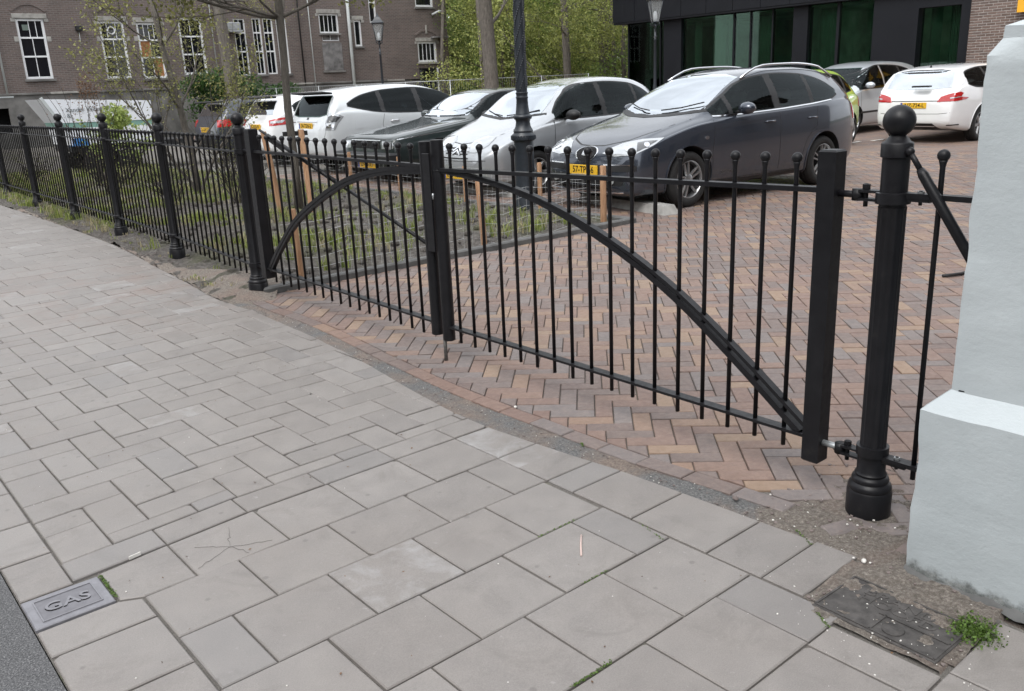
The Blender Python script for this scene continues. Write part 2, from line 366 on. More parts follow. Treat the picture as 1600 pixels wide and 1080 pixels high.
MT['grass'] = leafmat("grass_blades", (0.08, 0.12, 0.02), (0.24, 0.28, 0.07))
MT['drygrass'] = leafmat("dry_grass_blades", (0.20, 0.17, 0.09), (0.36, 0.32, 0.2))
MT['moss'] = leafmat("moss_green", (0.04, 0.07, 0.012), (0.10, 0.17, 0.03))
MT['wire'] = plain("galvanised_wire", (0.50, 0.51, 0.51), 0.5, 0.4)
MT['curb'] = plain("kerb_concrete", (0.10, 0.10, 0.098), 0.85, 0, 0.3, 8, 0.3)
MT['stopconc'] = plain("wheel_stop_concrete", (0.30, 0.295, 0.28), 0.85, 0, 0.25, 10, 0.3)
MT['gas'] = plain("grey_cover_metal", (0.205, 0.202, 0.218), 0.5, 0.25, 0.12, 25, 0.15)
MT['gasdark'] = plain("grey_cover_recess", (0.155, 0.152, 0.165), 0.55, 0.2, 0.15, 25)
MT['castiron'] = plain("cast_iron_cover", (0.068, 0.063, 0.060), 0.75, 0.2, 0.4, 30, 0.6)
MT['pebble'] = plain("white_pebble", (0.62, 0.60, 0.56), 0.7, 0, 0.1, 30)
MT['pebbled'] = plain("dark_pebble", (0.16, 0.13, 0.12), 0.8, 0, 0.3, 30)
MT['rubber'] = plain("black_rubber", (0.015, 0.015, 0.016), 0.7)
MT['lampiron'] = plain("dark_blue_green_lamp_paint", (0.014, 0.019, 0.026), 0.42, 0, 0.25, 30, 0.25, spec=0.6)
m = bpy.data.materials.new("lantern_glass"); m.use_nodes = True; t = m.node_tree; t.nodes.clear()
o = t.nodes.new("ShaderNodeOutputMaterial"); mx = t.nodes.new("ShaderNodeMixShader"); tr = t.nodes.new("ShaderNodeBsdfTransparent"); gl = t.nodes.new("ShaderNodeBsdfDiffuse")
mx.inputs[0].default_value = 0.3; tr.inputs[0].default_value = (0.85, 0.87, 0.88, 1); gl.inputs[0].default_value = (0.5, 0.52, 0.52, 1)
t.links.new(tr.outputs[0], mx.inputs[1]); t.links.new(gl.outputs[0], mx.inputs[2]); t.links.new(mx.outputs[0], o.inputs[0]); MT['lglass'] = m
MT['tarp'] = plain("white_tarpaulin", (0.78, 0.80, 0.84), 0.5, 0, 0.03, 3)
MT['tgreen'] = plain("sea_green_panel", (0.20, 0.36, 0.31), 0.5)
MT['tblue'] = plain("blue_crate_panel", (0.05, 0.22, 0.55), 0.5)
MT['tletter'] = plain("grey_sign_letters", (0.12, 0.14, 0.15), 0.6)
MT['yellow'] = plain("orange_yellow_board", (0.85, 0.42, 0.02), 0.5)
MT['white_line'] = plain("white_road_paint", (0.6, 0.58, 0.55), 0.8, 0, 0.2, 20)
MT['earth'] = plain("far_ground", (0.075, 0.085, 0.04), 1.0, 0, 0.3, 0.5)
MT['door'] = plain("dark_blue_door", (0.02, 0.024, 0.035), 0.4)
MT['hopper'] = plain("zinc_grey", (0.30, 0.31, 0.32), 0.6, 0.2, 0.2, 6)
MT['downpipe'] = plain("pale_grey_downpipe", (0.5, 0.53, 0.53), 0.5, 0, 0.1, 4)

# ------------------------------------------------------------------ mesh helpers
class MB:
    def __init__(s): s.v = []; s.f = []; s.sm = []
    def add(s, vs, fs, smooth=False):
        o = len(s.v); s.v += [tuple(v) for v in vs]; s.f += [tuple(i + o for i in f) for f in fs]; s.sm += [smooth] * len(fs); return s
    def box(s, a, b, M=None):
        x0, y0, z0 = a; x1, y1, z1 = b
        vs = [Vector(p) for p in ((x0, y0, z0), (x1, y0, z0), (x1, y1, z0), (x0, y1, z0), (x0, y0, z1), (x1, y0, z1), (x1, y1, z1), (x0, y1, z1))]
        if M: vs = [M @ v for v in vs]
        return s.add(vs, [(0, 3, 2, 1), (4, 5, 6, 7), (0, 1, 5, 4), (1, 2, 6, 5), (2, 3, 7, 6), (3, 0, 4, 7)])
    def bevbox(s, a, b, e=0.004, M=None):
        (x0, y0, z0), (x1, y1, z1) = a, b
        q = lambda i, z: [(x0 + i, y0 + i, z), (x1 - i, y0 + i, z), (x1 - i, y1 - i, z), (x0 + i, y1 - i, z)]
        vs = [Vector(p) for p in q(e, z0) + q(0, z0 + e) + q(0, z1 - e) + q(e, z1)]
        if M: vs = [M @ v for v in vs]
        fs = [(3, 2, 1, 0), (12, 13, 14, 15)]
        for k in range(3):
            for i in range(4): j = (i + 1) % 4; fs.append((k * 4 + i, k * 4 + j, k * 4 + 4 + j, k * 4 + 4 + i))
        return s.add(vs, fs)
    def lathe(s, prof, seg=16, M=None, smooth=True, cap=True):
        vs = []; fs = []
        for r, z in prof:
            for i in range(seg):
                a = 2 * math.pi * i / seg; vs.append(Vector((r * math.cos(a), r * math.sin(a), z)))
        for k in range(len(prof) - 1):
            for i in range(seg):
                j = (i + 1) % seg; fs.append((k * seg + i, k * seg + j, (k + 1) * seg + j, (k + 1) * seg + i))
        if cap:
            fs.append(tuple(range(seg))[::-1]); fs.append(tuple((len(prof) - 1) * seg + i for i in range(seg)))
        if M: vs = [M @ v for v in vs]
        return s.add(vs, fs, smooth)
    def tube(s, pts, rad, seg=6, smooth=True, cap=True):
        pts = [Vector(p) for p in pts]
        if not isinstance(rad, (list, tuple)): rad = [rad] * len(pts)
        vs = []; fs = []
        t0 = (pts[1] - pts[0]).normalized(); ref = Vector((0, 0, 1)) if abs(t0.z) < 0.9 else Vector((1, 0, 0))
        u = t0.cross(ref).normalized()
        for k, p in enumerate(pts):
            t = (pts[min(k + 1, len(pts) - 1)] - pts[max(k - 1, 0)]).normalized()
            u = (u - t * u.dot(t)).normalized(); v = t.cross(u)
            for i in range(seg):
                a = 2 * math.pi * i / seg; vs.append(p + (u * math.cos(a) + v * math.sin(a)) * rad[k])
        for k in range(len(pts) - 1):
            for i in range(seg): j = (i + 1) % seg; fs.append((k * seg + i, k * seg + j, (k + 1) * seg + j, (k + 1) * seg + i))
        if cap: fs.append(tuple(range(seg))[::-1]); fs.append(tuple((len(pts) - 1) * seg + i for i in range(seg)))
        return s.add(vs, fs, smooth)
    def bar(s, pts, wv, hv, n=None):
        """sweep a rectangle: half width wv along the fixed normal n, half height hv in the plane"""
        pts = [Vector(p) for p in pts]; n = Vector(n or (1, 0, 0)).normalized(); vs = []; fs = []
        for k, p in enumerate(pts):
            t = (pts[min(k + 1, len(pts) - 1)] - pts[max(k - 1, 0)]).normalized(); u = n.cross(t).normalized()
            vs += [p + n * wv + u * hv, p - n * wv + u * hv, p - n * wv - u * hv, p + n * wv - u * hv]
        for k in range(len(pts) - 1):
            for i in range(4): j = (i + 1) % 4; fs.append((k * 4 + i, k * 4 + j, k * 4 + 4 + j, k * 4 + 4 + i))
        fs.append((3, 2, 1, 0)); e = (len(pts) - 1) * 4; fs.append((e, e + 1, e + 2, e + 3))
        return s.add(vs, fs)
    def sphere(s, c, r, seg=12, rings=8, sc=(1, 1, 1)):
        prof = [(max(1e-4, r * math.sin(math.pi * i / rings)), -r * math.cos(math.pi * i / rings)) for i in range(rings + 1)]
        M = Matrix.Translation(Vector(c)) @ Matrix.Diagonal((*sc, 1))
        return s.lathe(prof, seg, M, True, False)
    def poly(s, outline, z0, z1):
        """extruded flat polygon (convex or simple) """
        n = len(outline); vs = [(x, y, z0) for x, y in outline] + [(x, y, z1) for x, y in outline]
        fs = [tuple(range(n))[::-1], tuple(range(n, 2 * n))] + [(i, (i + 1) % n, n + (i + 1) % n, n + i) for i in range(n)]
        return s.add(vs, fs)
    def mesh(s, name, mat=None):
        me = bpy.data.meshes.new(name); me.from_pydata(s.v, [], s.f); me.polygons.foreach_set("use_smooth", s.sm)
        if mat is not None:
            for q in (mat if isinstance(mat, (list, tuple)) else [mat]): me.materials.append(q)
        me.update(); return me
    def build(s, name, mat=None, parent=None, loc=None, rot=None, sharp=None):
        me = s.mesh(name, mat)
        if sharp: me.set_sharp_from_angle(angle=math.radians(sharp))
        return link(name, me, parent, loc, rot)

def link(name, me, parent=None, loc=None, rot=None):
    o = bpy.data.objects.new(name, me); COL.objects.link(o)
    if parent: o.parent = parent
    if loc is not None: o.location = loc
    if rot is not None: o.rotation_euler = rot
    return o
def empty(name, loc=(0, 0, 0), rz=0, label=None, cat=None, group=None):
    o = bpy.data.objects.new(name, None); COL.objects.link(o); o.location = loc; o.rotation_euler = (0, 0, rz); o.empty_display_size = 0.2
    return tag(o, label, cat, group)
def tag(o, label=None, cat=None, group=None, kind=None):
    if label: o['label'] = label
    if cat: o['category'] = cat
    if group: o['group'] = group
    if kind: o['kind'] = kind
    return o
def struct(o): o['kind'] = 'structure'; return o
def stuff(o): o['kind'] = 'stuff'; return o
_ln = MB
def npmesh(name, V, F4, mat, smooth=False):
    me = bpy.data.meshes.new(name); V = np.asarray(V, np.float32); F4 = np.asarray(F4, np.int32); k = F4.shape[1]
    me.vertices.add(len(V)); me.vertices.foreach_set("co", V.ravel())
    me.loops.add(F4.size); me.loops.foreach_set("vertex_index", F4.ravel())
    me.polygons.add(len(F4)); me.polygons.foreach_set("loop_start", np.arange(len(F4)) * k); me.polygons.foreach_set("loop_total", np.full(len(F4), k))
    me.materials.append(mat); me.update(calc_edges=True)
    if smooth: me.polygons.foreach_set("use_smooth", np.ones(len(F4), bool))
    return me
def leaves(name, P, size, mat, parent=None, flat=0.0, aspect=0.6):
    """one small rhombic leaf per point of P"""
    P = np.asarray(P); N = len(P); s = size * nr.uniform(0.6, 1.4, (N, 1))
    a = nr.normal(size=(N, 3)); a /= np.linalg.norm(a, axis=1, keepdims=True); b = nr.normal(size=(N, 3)); b[:, 2] *= (1 - flat); a[:, 2] *= (1 - flat)
    a /= np.linalg.norm(a, axis=1, keepdims=True); b -= a * np.sum(a * b, axis=1, keepdims=True); b /= np.linalg.norm(b, axis=1, keepdims=True)
    c = np.cross(a, b) * 0.15
    V = np.stack([P - a * s, P + b * s * aspect + c * s, P + a * s, P - b * s * aspect + c * s], 1).reshape(-1, 3)
    F = np.arange(4 * N).reshape(-1, 4)
    return link(name, npmesh(name, V, F, mat), parent)
def text_geo(txt, size, extrude=0.0, bold=0.0):
    c = bpy.data.curves.new("txt", 'FONT'); c.body = txt; c.size = size; c.extrude = extrude; c.offset = bold; c.align_x = 'CENTER'; c.align_y = 'CENTER'; c.resolution_u = 3
    o = bpy.data.objects.new("txt", c); COL.objects.link(o); dg = bpy.context.evaluated_depsgraph_get(); me = bpy.data.meshes.new_from_object(o.evaluated_get(dg))
    vs = [v.co.copy() for v in me.vertices]; fs = [tuple(p.vertices) for p in me.polygons]
    bpy.data.objects.remove(o); bpy.data.curves.remove(c); bpy.data.meshes.remove(me); return vs, fs
def lerp(a, b, t): return a + (b - a) * t
def interp(tab, x): return float(np.interp(x, [t[0] for t in tab], [t[1] for t in tab]))
# ------------------------------------------------------------------ ground
from mathutils import noise as NZ
def proj(p):
    d = Vector(p) - Vector((0, 0, 1.46)); z = d.dot(fwd)
    if z < 0.05: return None
    return 800 + 1361 * d.dot(right) / z, 540 - 1361 * d.dot(up) / z, z
def seen(p, m=60):
    q = proj(p); return q is not None and -m < q[0] < 1600 + m and -m < q[1] < 1080 + m
def clip(poly, p, n):
    """keep the side of the line through p where (q-p).n > 0"""
    out = []; f = lambda q: (q[0] - p[0]) * n[0] + (q[1] - p[1]) * n[1]
    for i, a in enumerate(poly):
        b = poly[(i + 1) % len(poly)]; fa, fb = f(a), f(b)
        if fa >= 0: out.append(a)
        if (fa >= 0) != (fb >= 0): t = fa / (fa - fb); out.append((lerp(a[0], b[0], t), lerp(a[1], b[1], t)))
    return out
def area(p): return 0.5 * sum(p[i][0] * p[(i + 1) % len(p)][1] - p[(i + 1) % len(p)][0] * p[i][1] for i in range(len(p)))
def inset(poly, d):
    n = len(poly); out = []
    for i in range(n):
        a, b, c = (Vector(poly[(i + k) % n]) for k in (-1, 0, 1))
        u, v = (b - a), (c - b)
        if u.length < 1e-6 or v.length < 1e-6: out.append(tuple(b)); continue
        u.normalize(); v.normalize(); n1 = Vector((-u.y, u.x)); n2 = Vector((-v.y, v.x)); h = n1 + n2
        if h.length < 1e-3: out.append(tuple(b)); continue
        h = h / max(0.4, h.length_squared / 2) ; out.append((b.x + h.x * d, b.y + h.y * d))
    return out
def slab(mb, poly, zt, gap=0.003, ch=0.003, depth=0.03, tilt=(0, 0)):
    p0 = inset(poly, gap)
    if area(p0) < 2e-4: return
    p1 = inset(poly, gap + ch); c = (sum(q[0] for q in poly) / len(poly), sum(q[1] for q in poly) / len(poly))
    zz = lambda q, z: z + (q[0] - c[0]) * tilt[0] + (q[1] - c[1]) * tilt[1]
    n = len(poly); vs = [(*q, zz(q, zt - depth)) for q in p0] + [(*q, zz(q, zt - ch)) for q in p0] + [(*q, zz(q, zt)) for q in p1]
    fs = []
    for k in (0, 1):
        for i in range(n): j = (i + 1) % n; fs.append((k * n + i, k * n + j, (k + 1) * n + j, (k + 1) * n + i))
    fs.append(tuple(2 * n + i for i in range(n))); mb.add(vs, fs)
def emit(polys, parent, name, mats, ztop, gap, ch, depth, tl, maxn=300, bulkname=None):
    """polys: list of (poly, matkey). the maxn that show largest become parts, the rest one joined part"""
    sc = []
    for i, (p, mk) in enumerate(polys):
        c = (sum(q[0] for q in p) / len(p), sum(q[1] for q in p) / len(p), 0); q = proj(c)
        vis = q is not None and -20 < q[0] < 1620 and -20 < q[1] < 1100
        dd = Vector(c).length
        sc.append((-(area(p) / (dd * dd + 2) ** 1.5 if vis else 0), i))
    order = [i for _, i in sorted(sc)]; near = set(order[:maxn]); bulk = {}
    shared = {}
    for i in order:
        p, mk = polys[i]; z = ztop + rnd.uniform(-1, 1) * tl; t = (rnd.uniform(-1, 1) * tl * 3, rnd.uniform(-1, 1) * tl * 3)
        if i in near:
            # alike pieces share mesh data: rectangles are keyed by their size
            c = Vector((sum(q[0] for q in p) / len(p), sum(q[1] for q in p) / len(p))); key = None
            if len(p) == 4:
                e1 = Vector(p[1]) - Vector(p[0]); e2 = Vector(p[3]) - Vector(p[0])
                if abs(e1.dot(e2)) < 0.02 * e1.length * e2.length: key = (round(e1.length, 2), round(e2.length, 2), round(math.atan2(e1.y, e1.x), 2), mk)
            me = shared.get(key) if key else None
            if me is None:
                mb = MB(); slab(mb, [(q[0] - c.x, q[1] - c.y) for q in p], 0, gap, ch, depth, (0, 0))
                if not mb.v: continue
                me = mb.mesh(name, MT[mk])
                if key: shared[key] = me
            o = link(name, me, parent, (c.x, c.y, z), (t[1], -t[0], 0))
        else:
            mb = bulk.setdefault(mk, MB()); slab(mb, p, z, gap, ch, depth, t)
    for mk, mb in bulk.items():
        if mb.v: stuff(mb.build(bulkname or name + "s", MT[mk], parent))

EDGE = [(-6, 2.3), (0.7, 2.3), (1.17, 2.345), (1.32, 2.34), (1.85, 2.315), (2.13, 2.30), (2.44, 2.26), (2.86, 2.225), (3.06, 2.225), (3.56, 2.275), (4.2, 2.367), (4.9, 2.416), (5.7, 2.45), (6.2, 2.42),
        (6.6, 2.44), (7.26, 2.51), (8, 2.56), (8.9, 2.65), (9.85, 2.71), (10.9, 2.74), (11.9, 2.745), (13.8, 2.755), (16, 2.74), (60, 2.74)]
BORD = [(0.4, 2.47), (1.1, 2.455), (1.46, 2.444), (1.8, 2.418), (2.1, 2.385), (2.36, 2.377), (2.7, 2.38), (3.03, 2.375), (3.43, 2.385), (4.13, 2.44), (4.79, 2.515), (5.31, 2.54), (5.74, 2.53), (6.2, 2.56)]
edge = lambda y: interp(EDGE, y)
bord = lambda y: interp(BORD, y)
X0 = 0.318

# far ground, road, base layers
g = struct(MB().box((-300, -300, -0.5), (400, 500, -0.12)).build("ground", MT['earth']))
struct(MB().box((-7.0, -40, -0.2), (X0 - 0.004, 90, -0.006)).build("road", MT['asphalt']))
pv = MB(); ys = [-8, 0.7] + [0.9 + 0.25 * i for i in range(60)] + [60]
vs = []; fs = []
for y in ys: vs += [(X0, y, -0.010), (edge(y) + 0.02, y, -0.010)]
for i in range(len(ys) - 1): fs.append((2 * i, 2 * i + 1, 2 * i + 3, 2 * i + 2))
pv.add(vs, fs); pave = struct(pv.build("pavement", MT['joint']))

# --- paving tiles
T = []
def rect(x0, x1, y0, y1, mk='tile', warp=True):
    p = [(x0, y0), (x1, y0), (x1, y1), (x0, y1)]
    if warp: p = [(x, y - 0.055 * min(1, max(0, (1.1 - x) / 0.6)) * (1 if 2.7 < y < 3.5 else max(0, 1 - abs(y - 3.1) / 2) * 0.8)) for x, y in p]
    return p
def addt(x0, x1, y0, y1, mk='tile', warp=True):
    p = rect(x0, x1, y0, y1, mk, warp)
    ya, yb = p[0][1], p[2][1]
    if x1 > 2.1:
        a = (edge(ya), ya); b = (edge(yb), yb); p = clip(p, a, (-(b[1] - a[1]), b[0] - a[0]))
    if len(p) > 2 and abs(area(p)) > 0.002: T.append((p, mk))
def addp(p, mk='tile'): T.append((p, mk))
J = [2.862, 2.568, 2.272, 1.970, 1.665, 1.349, 1.045, 0.742, 0.44, 0.138, -0.164, -0.466]
PT = 'tile_pale'; GT = 'tile_grey'
rows = {0: [0.545, 0.785, 1.11, 1.42, 1.735, 2.04, 2.5], 1: [0.615, 0.922, 1.253, 1.576, 1.876, 2.035, 2.5], 2: [0.615, 0.775, 1.09, 1.412, 1.73, 2.02], 3: [0.61, 0.922, 1.235, 1.557, 1.872, 2.03],
        4: [0.45, 0.75, 1.06, 1.385, 1.715, 2.03], 5: [0.62, 0.93, 1.235, 1.543, 1.856, 2.03]}
pale = {(0, 5), (2, 2), (1, 5)}; grey = {(2, 0), (5, 4), (3, 4)}
for r, xs in rows.items():
    for k in range(len(xs) - 1):
        if r == 0 and k == 0: continue
        mk = PT if (r, k) in pale else GT if (r, k) in grey else 'tile'
        if (r, k) in ((1, 0),): continue
        if xs[k] >= 2.0 and r > 1: continue
        addt(xs[k], xs[k + 1], J[r + 1], J[r], mk, warp=(r == 0))
addp([(0.615, 2.272), (0.922, 2.272), (0.922, 2.568), (0.615, 2.560)])
# tile beside the gas cover, cut at its corner
addp([(0.552, 2.598), (0.617, 2.563), (0.785, 2.563), (0.785, 2.835), (0.552, 2.805)])
addp([(X0, 2.43), (0.612, 2.43), (0.612, 2.555), (0.548, 2.590), (X0, 2.590)])
addt(X0, 0.612, 2.135, 2.425, warp=False); addt(X0, 0.61, 1.84, 2.13, warp=False); addt(X0, 0.46, 1.53, 1.835, warp=False); addt(0.46, 0.61, 1.66, 1.835, GT, False)
addt(X0, 0.45, 1.349, 1.525, warp=False)
# right hand column next to the strip
for a, b, mk in ((2.44, 2.268, 'tile'), (2.268, 2.13, GT), (2.13, 1.84, 'tile'), (1.84, 1.52, 'tile'), (1.52, 1.315, 'tile'), (1.315, 1.172, 'tile')):
    addt(2.035, 2.6, b, a, mk, False)
# around and past the cover
for r in range(6, 11):
    xs = [X0] + [X0 + 0.305 * (k + (0.5 if r % 2 else 1)) for k in range(7)]
    for k in range(len(xs) - 1):
        x0, x1 = xs[k], xs[k + 1]
        if r == 6: x1 = min(x1, 1.965)
        if x1 - x0 > 0.05: addt(x0, min(x1, 2.34), J[r + 1], J[r], 'tile', False)
addt(1.965, 2.34, 1.045, 1.168, GT, False) if False else None
# border row above J0
bx = [0.475, 0.785, 1.09, 1.41, 1.737, 2.042, 2.6]
for k in range(6): addt(bx[k], bx[k + 1], 2.868, 3.012, GT if k in (0, 3) else 'tile')
addt(0.475, 0.55, 2.842, 2.862)
# kerb column of upright pieces
yk = 3.395
addt(X0, 0.477, 2.86, 3.13); addt(X0, 0.477, 3.135, 3.43)
y = 3.435
while y < 8: addt(X0, 0.477, y, y + 0.30); y += 0.302
# herringbone field of 30x15 pieces
px_, py_ = 0.155, 0.1515
for i in range(-6, 16):
    for j in range(-28, 12):
        k = (i + j) % 4
        xa = 0.495 + px_ * i; yb = 3.555 - py_ * j
        if k == 0: x0, x1, y0, y1 = xa, xa + 2 * px_, yb - py_, yb
        elif k == 2: x0, x1, y0, y1 = xa, xa + px_, yb - 2 * py_, yb
        else: continue
        x0 = 0.479 if x0 < 0.51 else x0; y0 = max(y0, 3.015); y1 = min(y1, 7.42)
        if x1 - x0 < 0.03 or y1 - y0 < 0.03: continue
        addt(x0, x1, y0, y1, PT if rnd.random() < 0.04 else GT if rnd.random() < 0.06 else 'tile')
# half-bond rows beyond
y = 7.425; r = 0
while y < 24:
    x = X0 - (0.155 if r % 2 else 0)
    while x < 2.9:
        addt(max(X0, x), x + 0.308, y, y + 0.303, PT if rnd.random() < 0.10 else 'tile', False); x += 0.31
    y += 0.305; r += 1
T2 = [(p if area(p) > 0 else p[::-1], mk) for p, mk in T]
def chipcorner(p):
    i = rnd.randrange(len(p)); a, b, c = Vector(p[i - 1]), Vector(p[i]), Vector(p[(i + 1) % len(p)]); u, v = a - b, c - b
    if u.length < .08 or v.length < .08: return p
    q1 = b + u.normalized() * rnd.uniform(.008, .026); q2 = b + v.normalized() * rnd.uniform(.008, .026); m_ = (q1 + q2) / 2 + (b - (q1 + q2) / 2) * rnd.uniform(-.1, .35)
    return p[:i] + [tuple(q1), tuple(m_), tuple(q2)] + p[i + 1:]
T2 = [(chipcorner(p) if rnd.random() < .22 and p[0][1] < 6 else p, mk) for p, mk in T2]
emit(T2, pave, "paving_tile", MT, 0.0, 0.0030, 0.0035, 0.03, 0.0018, 300, "paving_tiles")
MB().box((X0, 24, -0.03), (2.74, 60, -0.001)).build("far_paving", MT['tile'], pave)
# cracks in one tile: shallow dark grooves
ck = MB(); cx = (0.935, 2.66)
for a in [(0.845, 2.745), (0.99, 2.80), (1.06, 2.60), (0.965, 2.575), (0.80, 2.60)]:
    pts = [(lerp(cx[0], a[0], t_) + (rnd.gauss(0, .0035) if 0 < t_ < 1 else 0), lerp(cx[1], a[1], t_) + (rnd.gauss(0, .0035) if 0 < t_ < 1 else 0)) for t_ in np.linspace(0, 1, 9)]
    for (q0, q1) in zip(pts, pts[1:]):
        ck.bar([(q0[0], q0[1], 0.0008), (q1[0], q1[1], 0.0008)], 0.0005, 0.0003, (0, 0, 1))
ck.build("tile_crack", MT['joint'], pave)

# --- gritty strip between tiles and bricks
def sheet(name, mat, xa, xb, ya, yb, nx, ny, z, amp, kind='structure', sc=3.0, parent=None):
    vs = []; fs = []
    from mathutils import noise as N
    for j in range(ny + 1):
        y = lerp(ya, yb, j / ny); x0 = xa(y) if callable(xa) else xa; x1 = xb(y) if callable(xb) else xb
        for i in range(nx + 1):
            x = lerp(x0, x1, i / nx); h = N.fractal(Vector((x, y, 0)) * sc, 1.0, 2.0, 5) * amp
            zz = z(x, y) if callable(z) else z
            vs.append((x, y, zz + h))
    for j in range(ny):
        for i in range(nx): a = j * (nx + 1) + i; fs.append((a, a + 1, a + nx + 2, a + nx + 1))
    o = MB().add(vs, fs, True).build(name, mat, parent); o['kind'] = kind; return o
sheet("gravel_strip", MT['grit'], lambda y: edge(y) - 0.004, lambda y: bord(y) + 0.01, 1.0, 6.1, 8, 300, -0.007, 0.006, sc=22)
# rough sandy patch round the gate post and the pillar
sheet("sandy_patch", MT['sand'], 1.98, 3.0, 0.6, 1.62, 110, 110, lambda x, y: -0.012 + 0.011 * min(1, max(0, (1.62 - y) / 0.15)) * (1 if x > bord(y) else 1) - (0.03 if (x < edge(y) - 0.01 and y > 1.165) or x < 1.975 or y < 0.75 else 0), 0.007, sc=16)

# --- brick parking area
pkb = MB(); pkb.box((2.4, -12, -0.1), (60, 6.2, -0.010)); pkb.box((6.93, 6.2, -0.1), (60, 36, -0.010))
park = struct(pkb.build("parking_paving", MT['joint']))
BR = []
L, W = 0.205, 0.083; h = Vector((1, -1)).normalized(); vv = Vector((-1, -1)).normalized()
# anchor: one measured brick corner
A0 = Vector((2.841, 2.686))
def okbrick(c):
    if c.y < 6.15: return c.x > bord(c.y) + 0.03
    return c.x > 7.0 or (c.x > 6.9)
for a in range(-260, 260):
    for b in range(-110, 110):
        o = A0 + h * (a * W + b * L) + vv * (a * W - b * L)
        if o.length > 17.5 or o.x < 2.3 or o.y < 0.3 or not seen((o.x, o.y, 0), 600): continue
        for (u0, u1, w0, w1) in ((0, L, 0, W), (-W, 0, 0, L)):
            p = [tuple(o + h * u + vv * q) for u, q in ((u0, w0), (u1, w0), (u1, w1), (u0, w1))]
            if area(p) < 0: p = p[::-1]
            c = Vector((sum(q[0] for q in p) / 4, sum(q[1] for q in p) / 4))
            ya, yb = c.y - 0.08, c.y + 0.08
            if c.x < 3.0 and c.y < 6.3:
                pa = (bord(ya) + 0.088, ya); pb = (bord(yb) + 0.088, yb); p = clip(p, pa, (pb[1] - pa[1], -(pb[0] - pa[0])))
            if c.x < 6.95 and len(p) > 2: p = clip(p, (0, 6.17), (0, -1))
            if c.x > 6.7 and c.y > 6.17 and len(p) > 2: p = clip(p, (6.93, 0), (1, 0))
            if len(p) > 2 and abs(area(p)) > 0.0012:
                if c.y < 1.42 and c.x < 2.72 and rnd.random() < 0.75: continue
                if c.y < 1.15: 
                    if rnd.random() < 0.5: continue
                BR.append((p, 'clay'))
emit(BR, park, "clay_brick", MT, 0.001, 0.0022, 0.003, 0.03, 0.0026, 300, "clay_bricks")
# stretcher course along the edge
SC = []; y = 1.50
while y < 6.0:
    y1 = y + 0.21; p = [(bord(y), y), (bord(y) + 0.085, y), (bord(y1) + 0.085, y1), (bord(y1), y1)]; SC.append((p, 'clay')); y = y1
emit(SC, park, "edging_brick", MT, 0.002, 0.002, 0.004, 0.03, 0.0015, 300)
MB().add([(12, -12, -0.004), (60, -12, -0.004), (60, 36, -0.004), (12, 36, -0.004)], [(0, 1, 2, 3)]).build("far_brick_paving", MT['clay_far'], park).location.z = -0.0015
# broken bricks set in the sand by the post
for x, y, a, s in ((2.50, 1.30, 0.45, 0.9), (2.55, 1.08, 0.75, 1.2), (2.62, 0.97, 0.75, 1.1)):
    mb = MB(); slab(mb, [(-0.1 * s, -0.035), (0.1 * s, -0.04), (0.085 * s, 0.04), (-0.09 * s, 0.033)], 0.0, 0, 0.005, 0.04)
    mb.build("broken_brick", MT['clay'], park, (x, y, 0.002), (rnd.uniform(-.03, .03), rnd.uniform(-.03, .03), a - 0.8))
# white bay markers
for x, y in ((16.6, 9.6), (17.3, 9.45), (18.0, 9.3), (14.8, 8.74), (15.5, 8.72), (20.6, 6.9), (19.6, 6.95), (19.0, 7.0)):
    MB().box((-0.25, -0.04, -0.002), (0.25, 0.04, 0.004)).build("bay_marker", MT['white_line'], park, (x, y, 0), (0, 0, rnd.uniform(-.02, .02)))

# --- planting bed with its kerb
def soilz(x, y):
    e = min(1, max(0, (x - edge(y)) / 0.5)); return lerp(-0.008, 0.035, e) * (1 if y > 6.6 else max(0, (y - 6.17) / 0.43)) - (0.0 if y > 6.4 else 0.004)
sheet("planting_bed", MT['soil'], lambda y: edge(y) + 0.01, 6.86, 6.23, 24, 90, 340, soilz, 0.05, sc=3.2)
sheet("far_planting_bed", MT['soil'], 2.76, 6.86, 24, 60, 10, 40, 0.0, 0.05)
# reddish sandy margin in front of the fence
sheet("sandy_margin", MT['sand'], lambda y: edge(y) + 0.0, lambda y: 2.62 + 0.04 * (y - 6.2) * 0.6 + 0.45 * math.exp(-((y - 6.7) / 0.6) ** 2), 5.92, 14.5, 18, 300, lambda x, y: -0.012 + min(1, (y - 5.92) / .35) * (0.012 + 0.045 * min(1, max(0, (x - edge(y)) / 0.3))), 0.02, sc=7)
kb = empty("bed_kerb", (0, 0, 0), label="dark concrete kerb edging the planting bed beside the brick paving", cat="kerb")
x = 2.72
while x < 6.8:
    x1 = min(x + 1.0, 6.88); MB().bevbox((x + 0.004, 6.17, -0.1), (x1 - 0.004, 6.25, 0.055), 0.012).build("kerb_stone", MT['curb'], kb); x = x1
y = 6.17
while y < 23:
    MB().bevbox((6.85, y + 0.004, -0.1), (6.93, y + 0.996, 0.055), 0.012).build("kerb_stone", MT['curb'], kb); y += 1.0
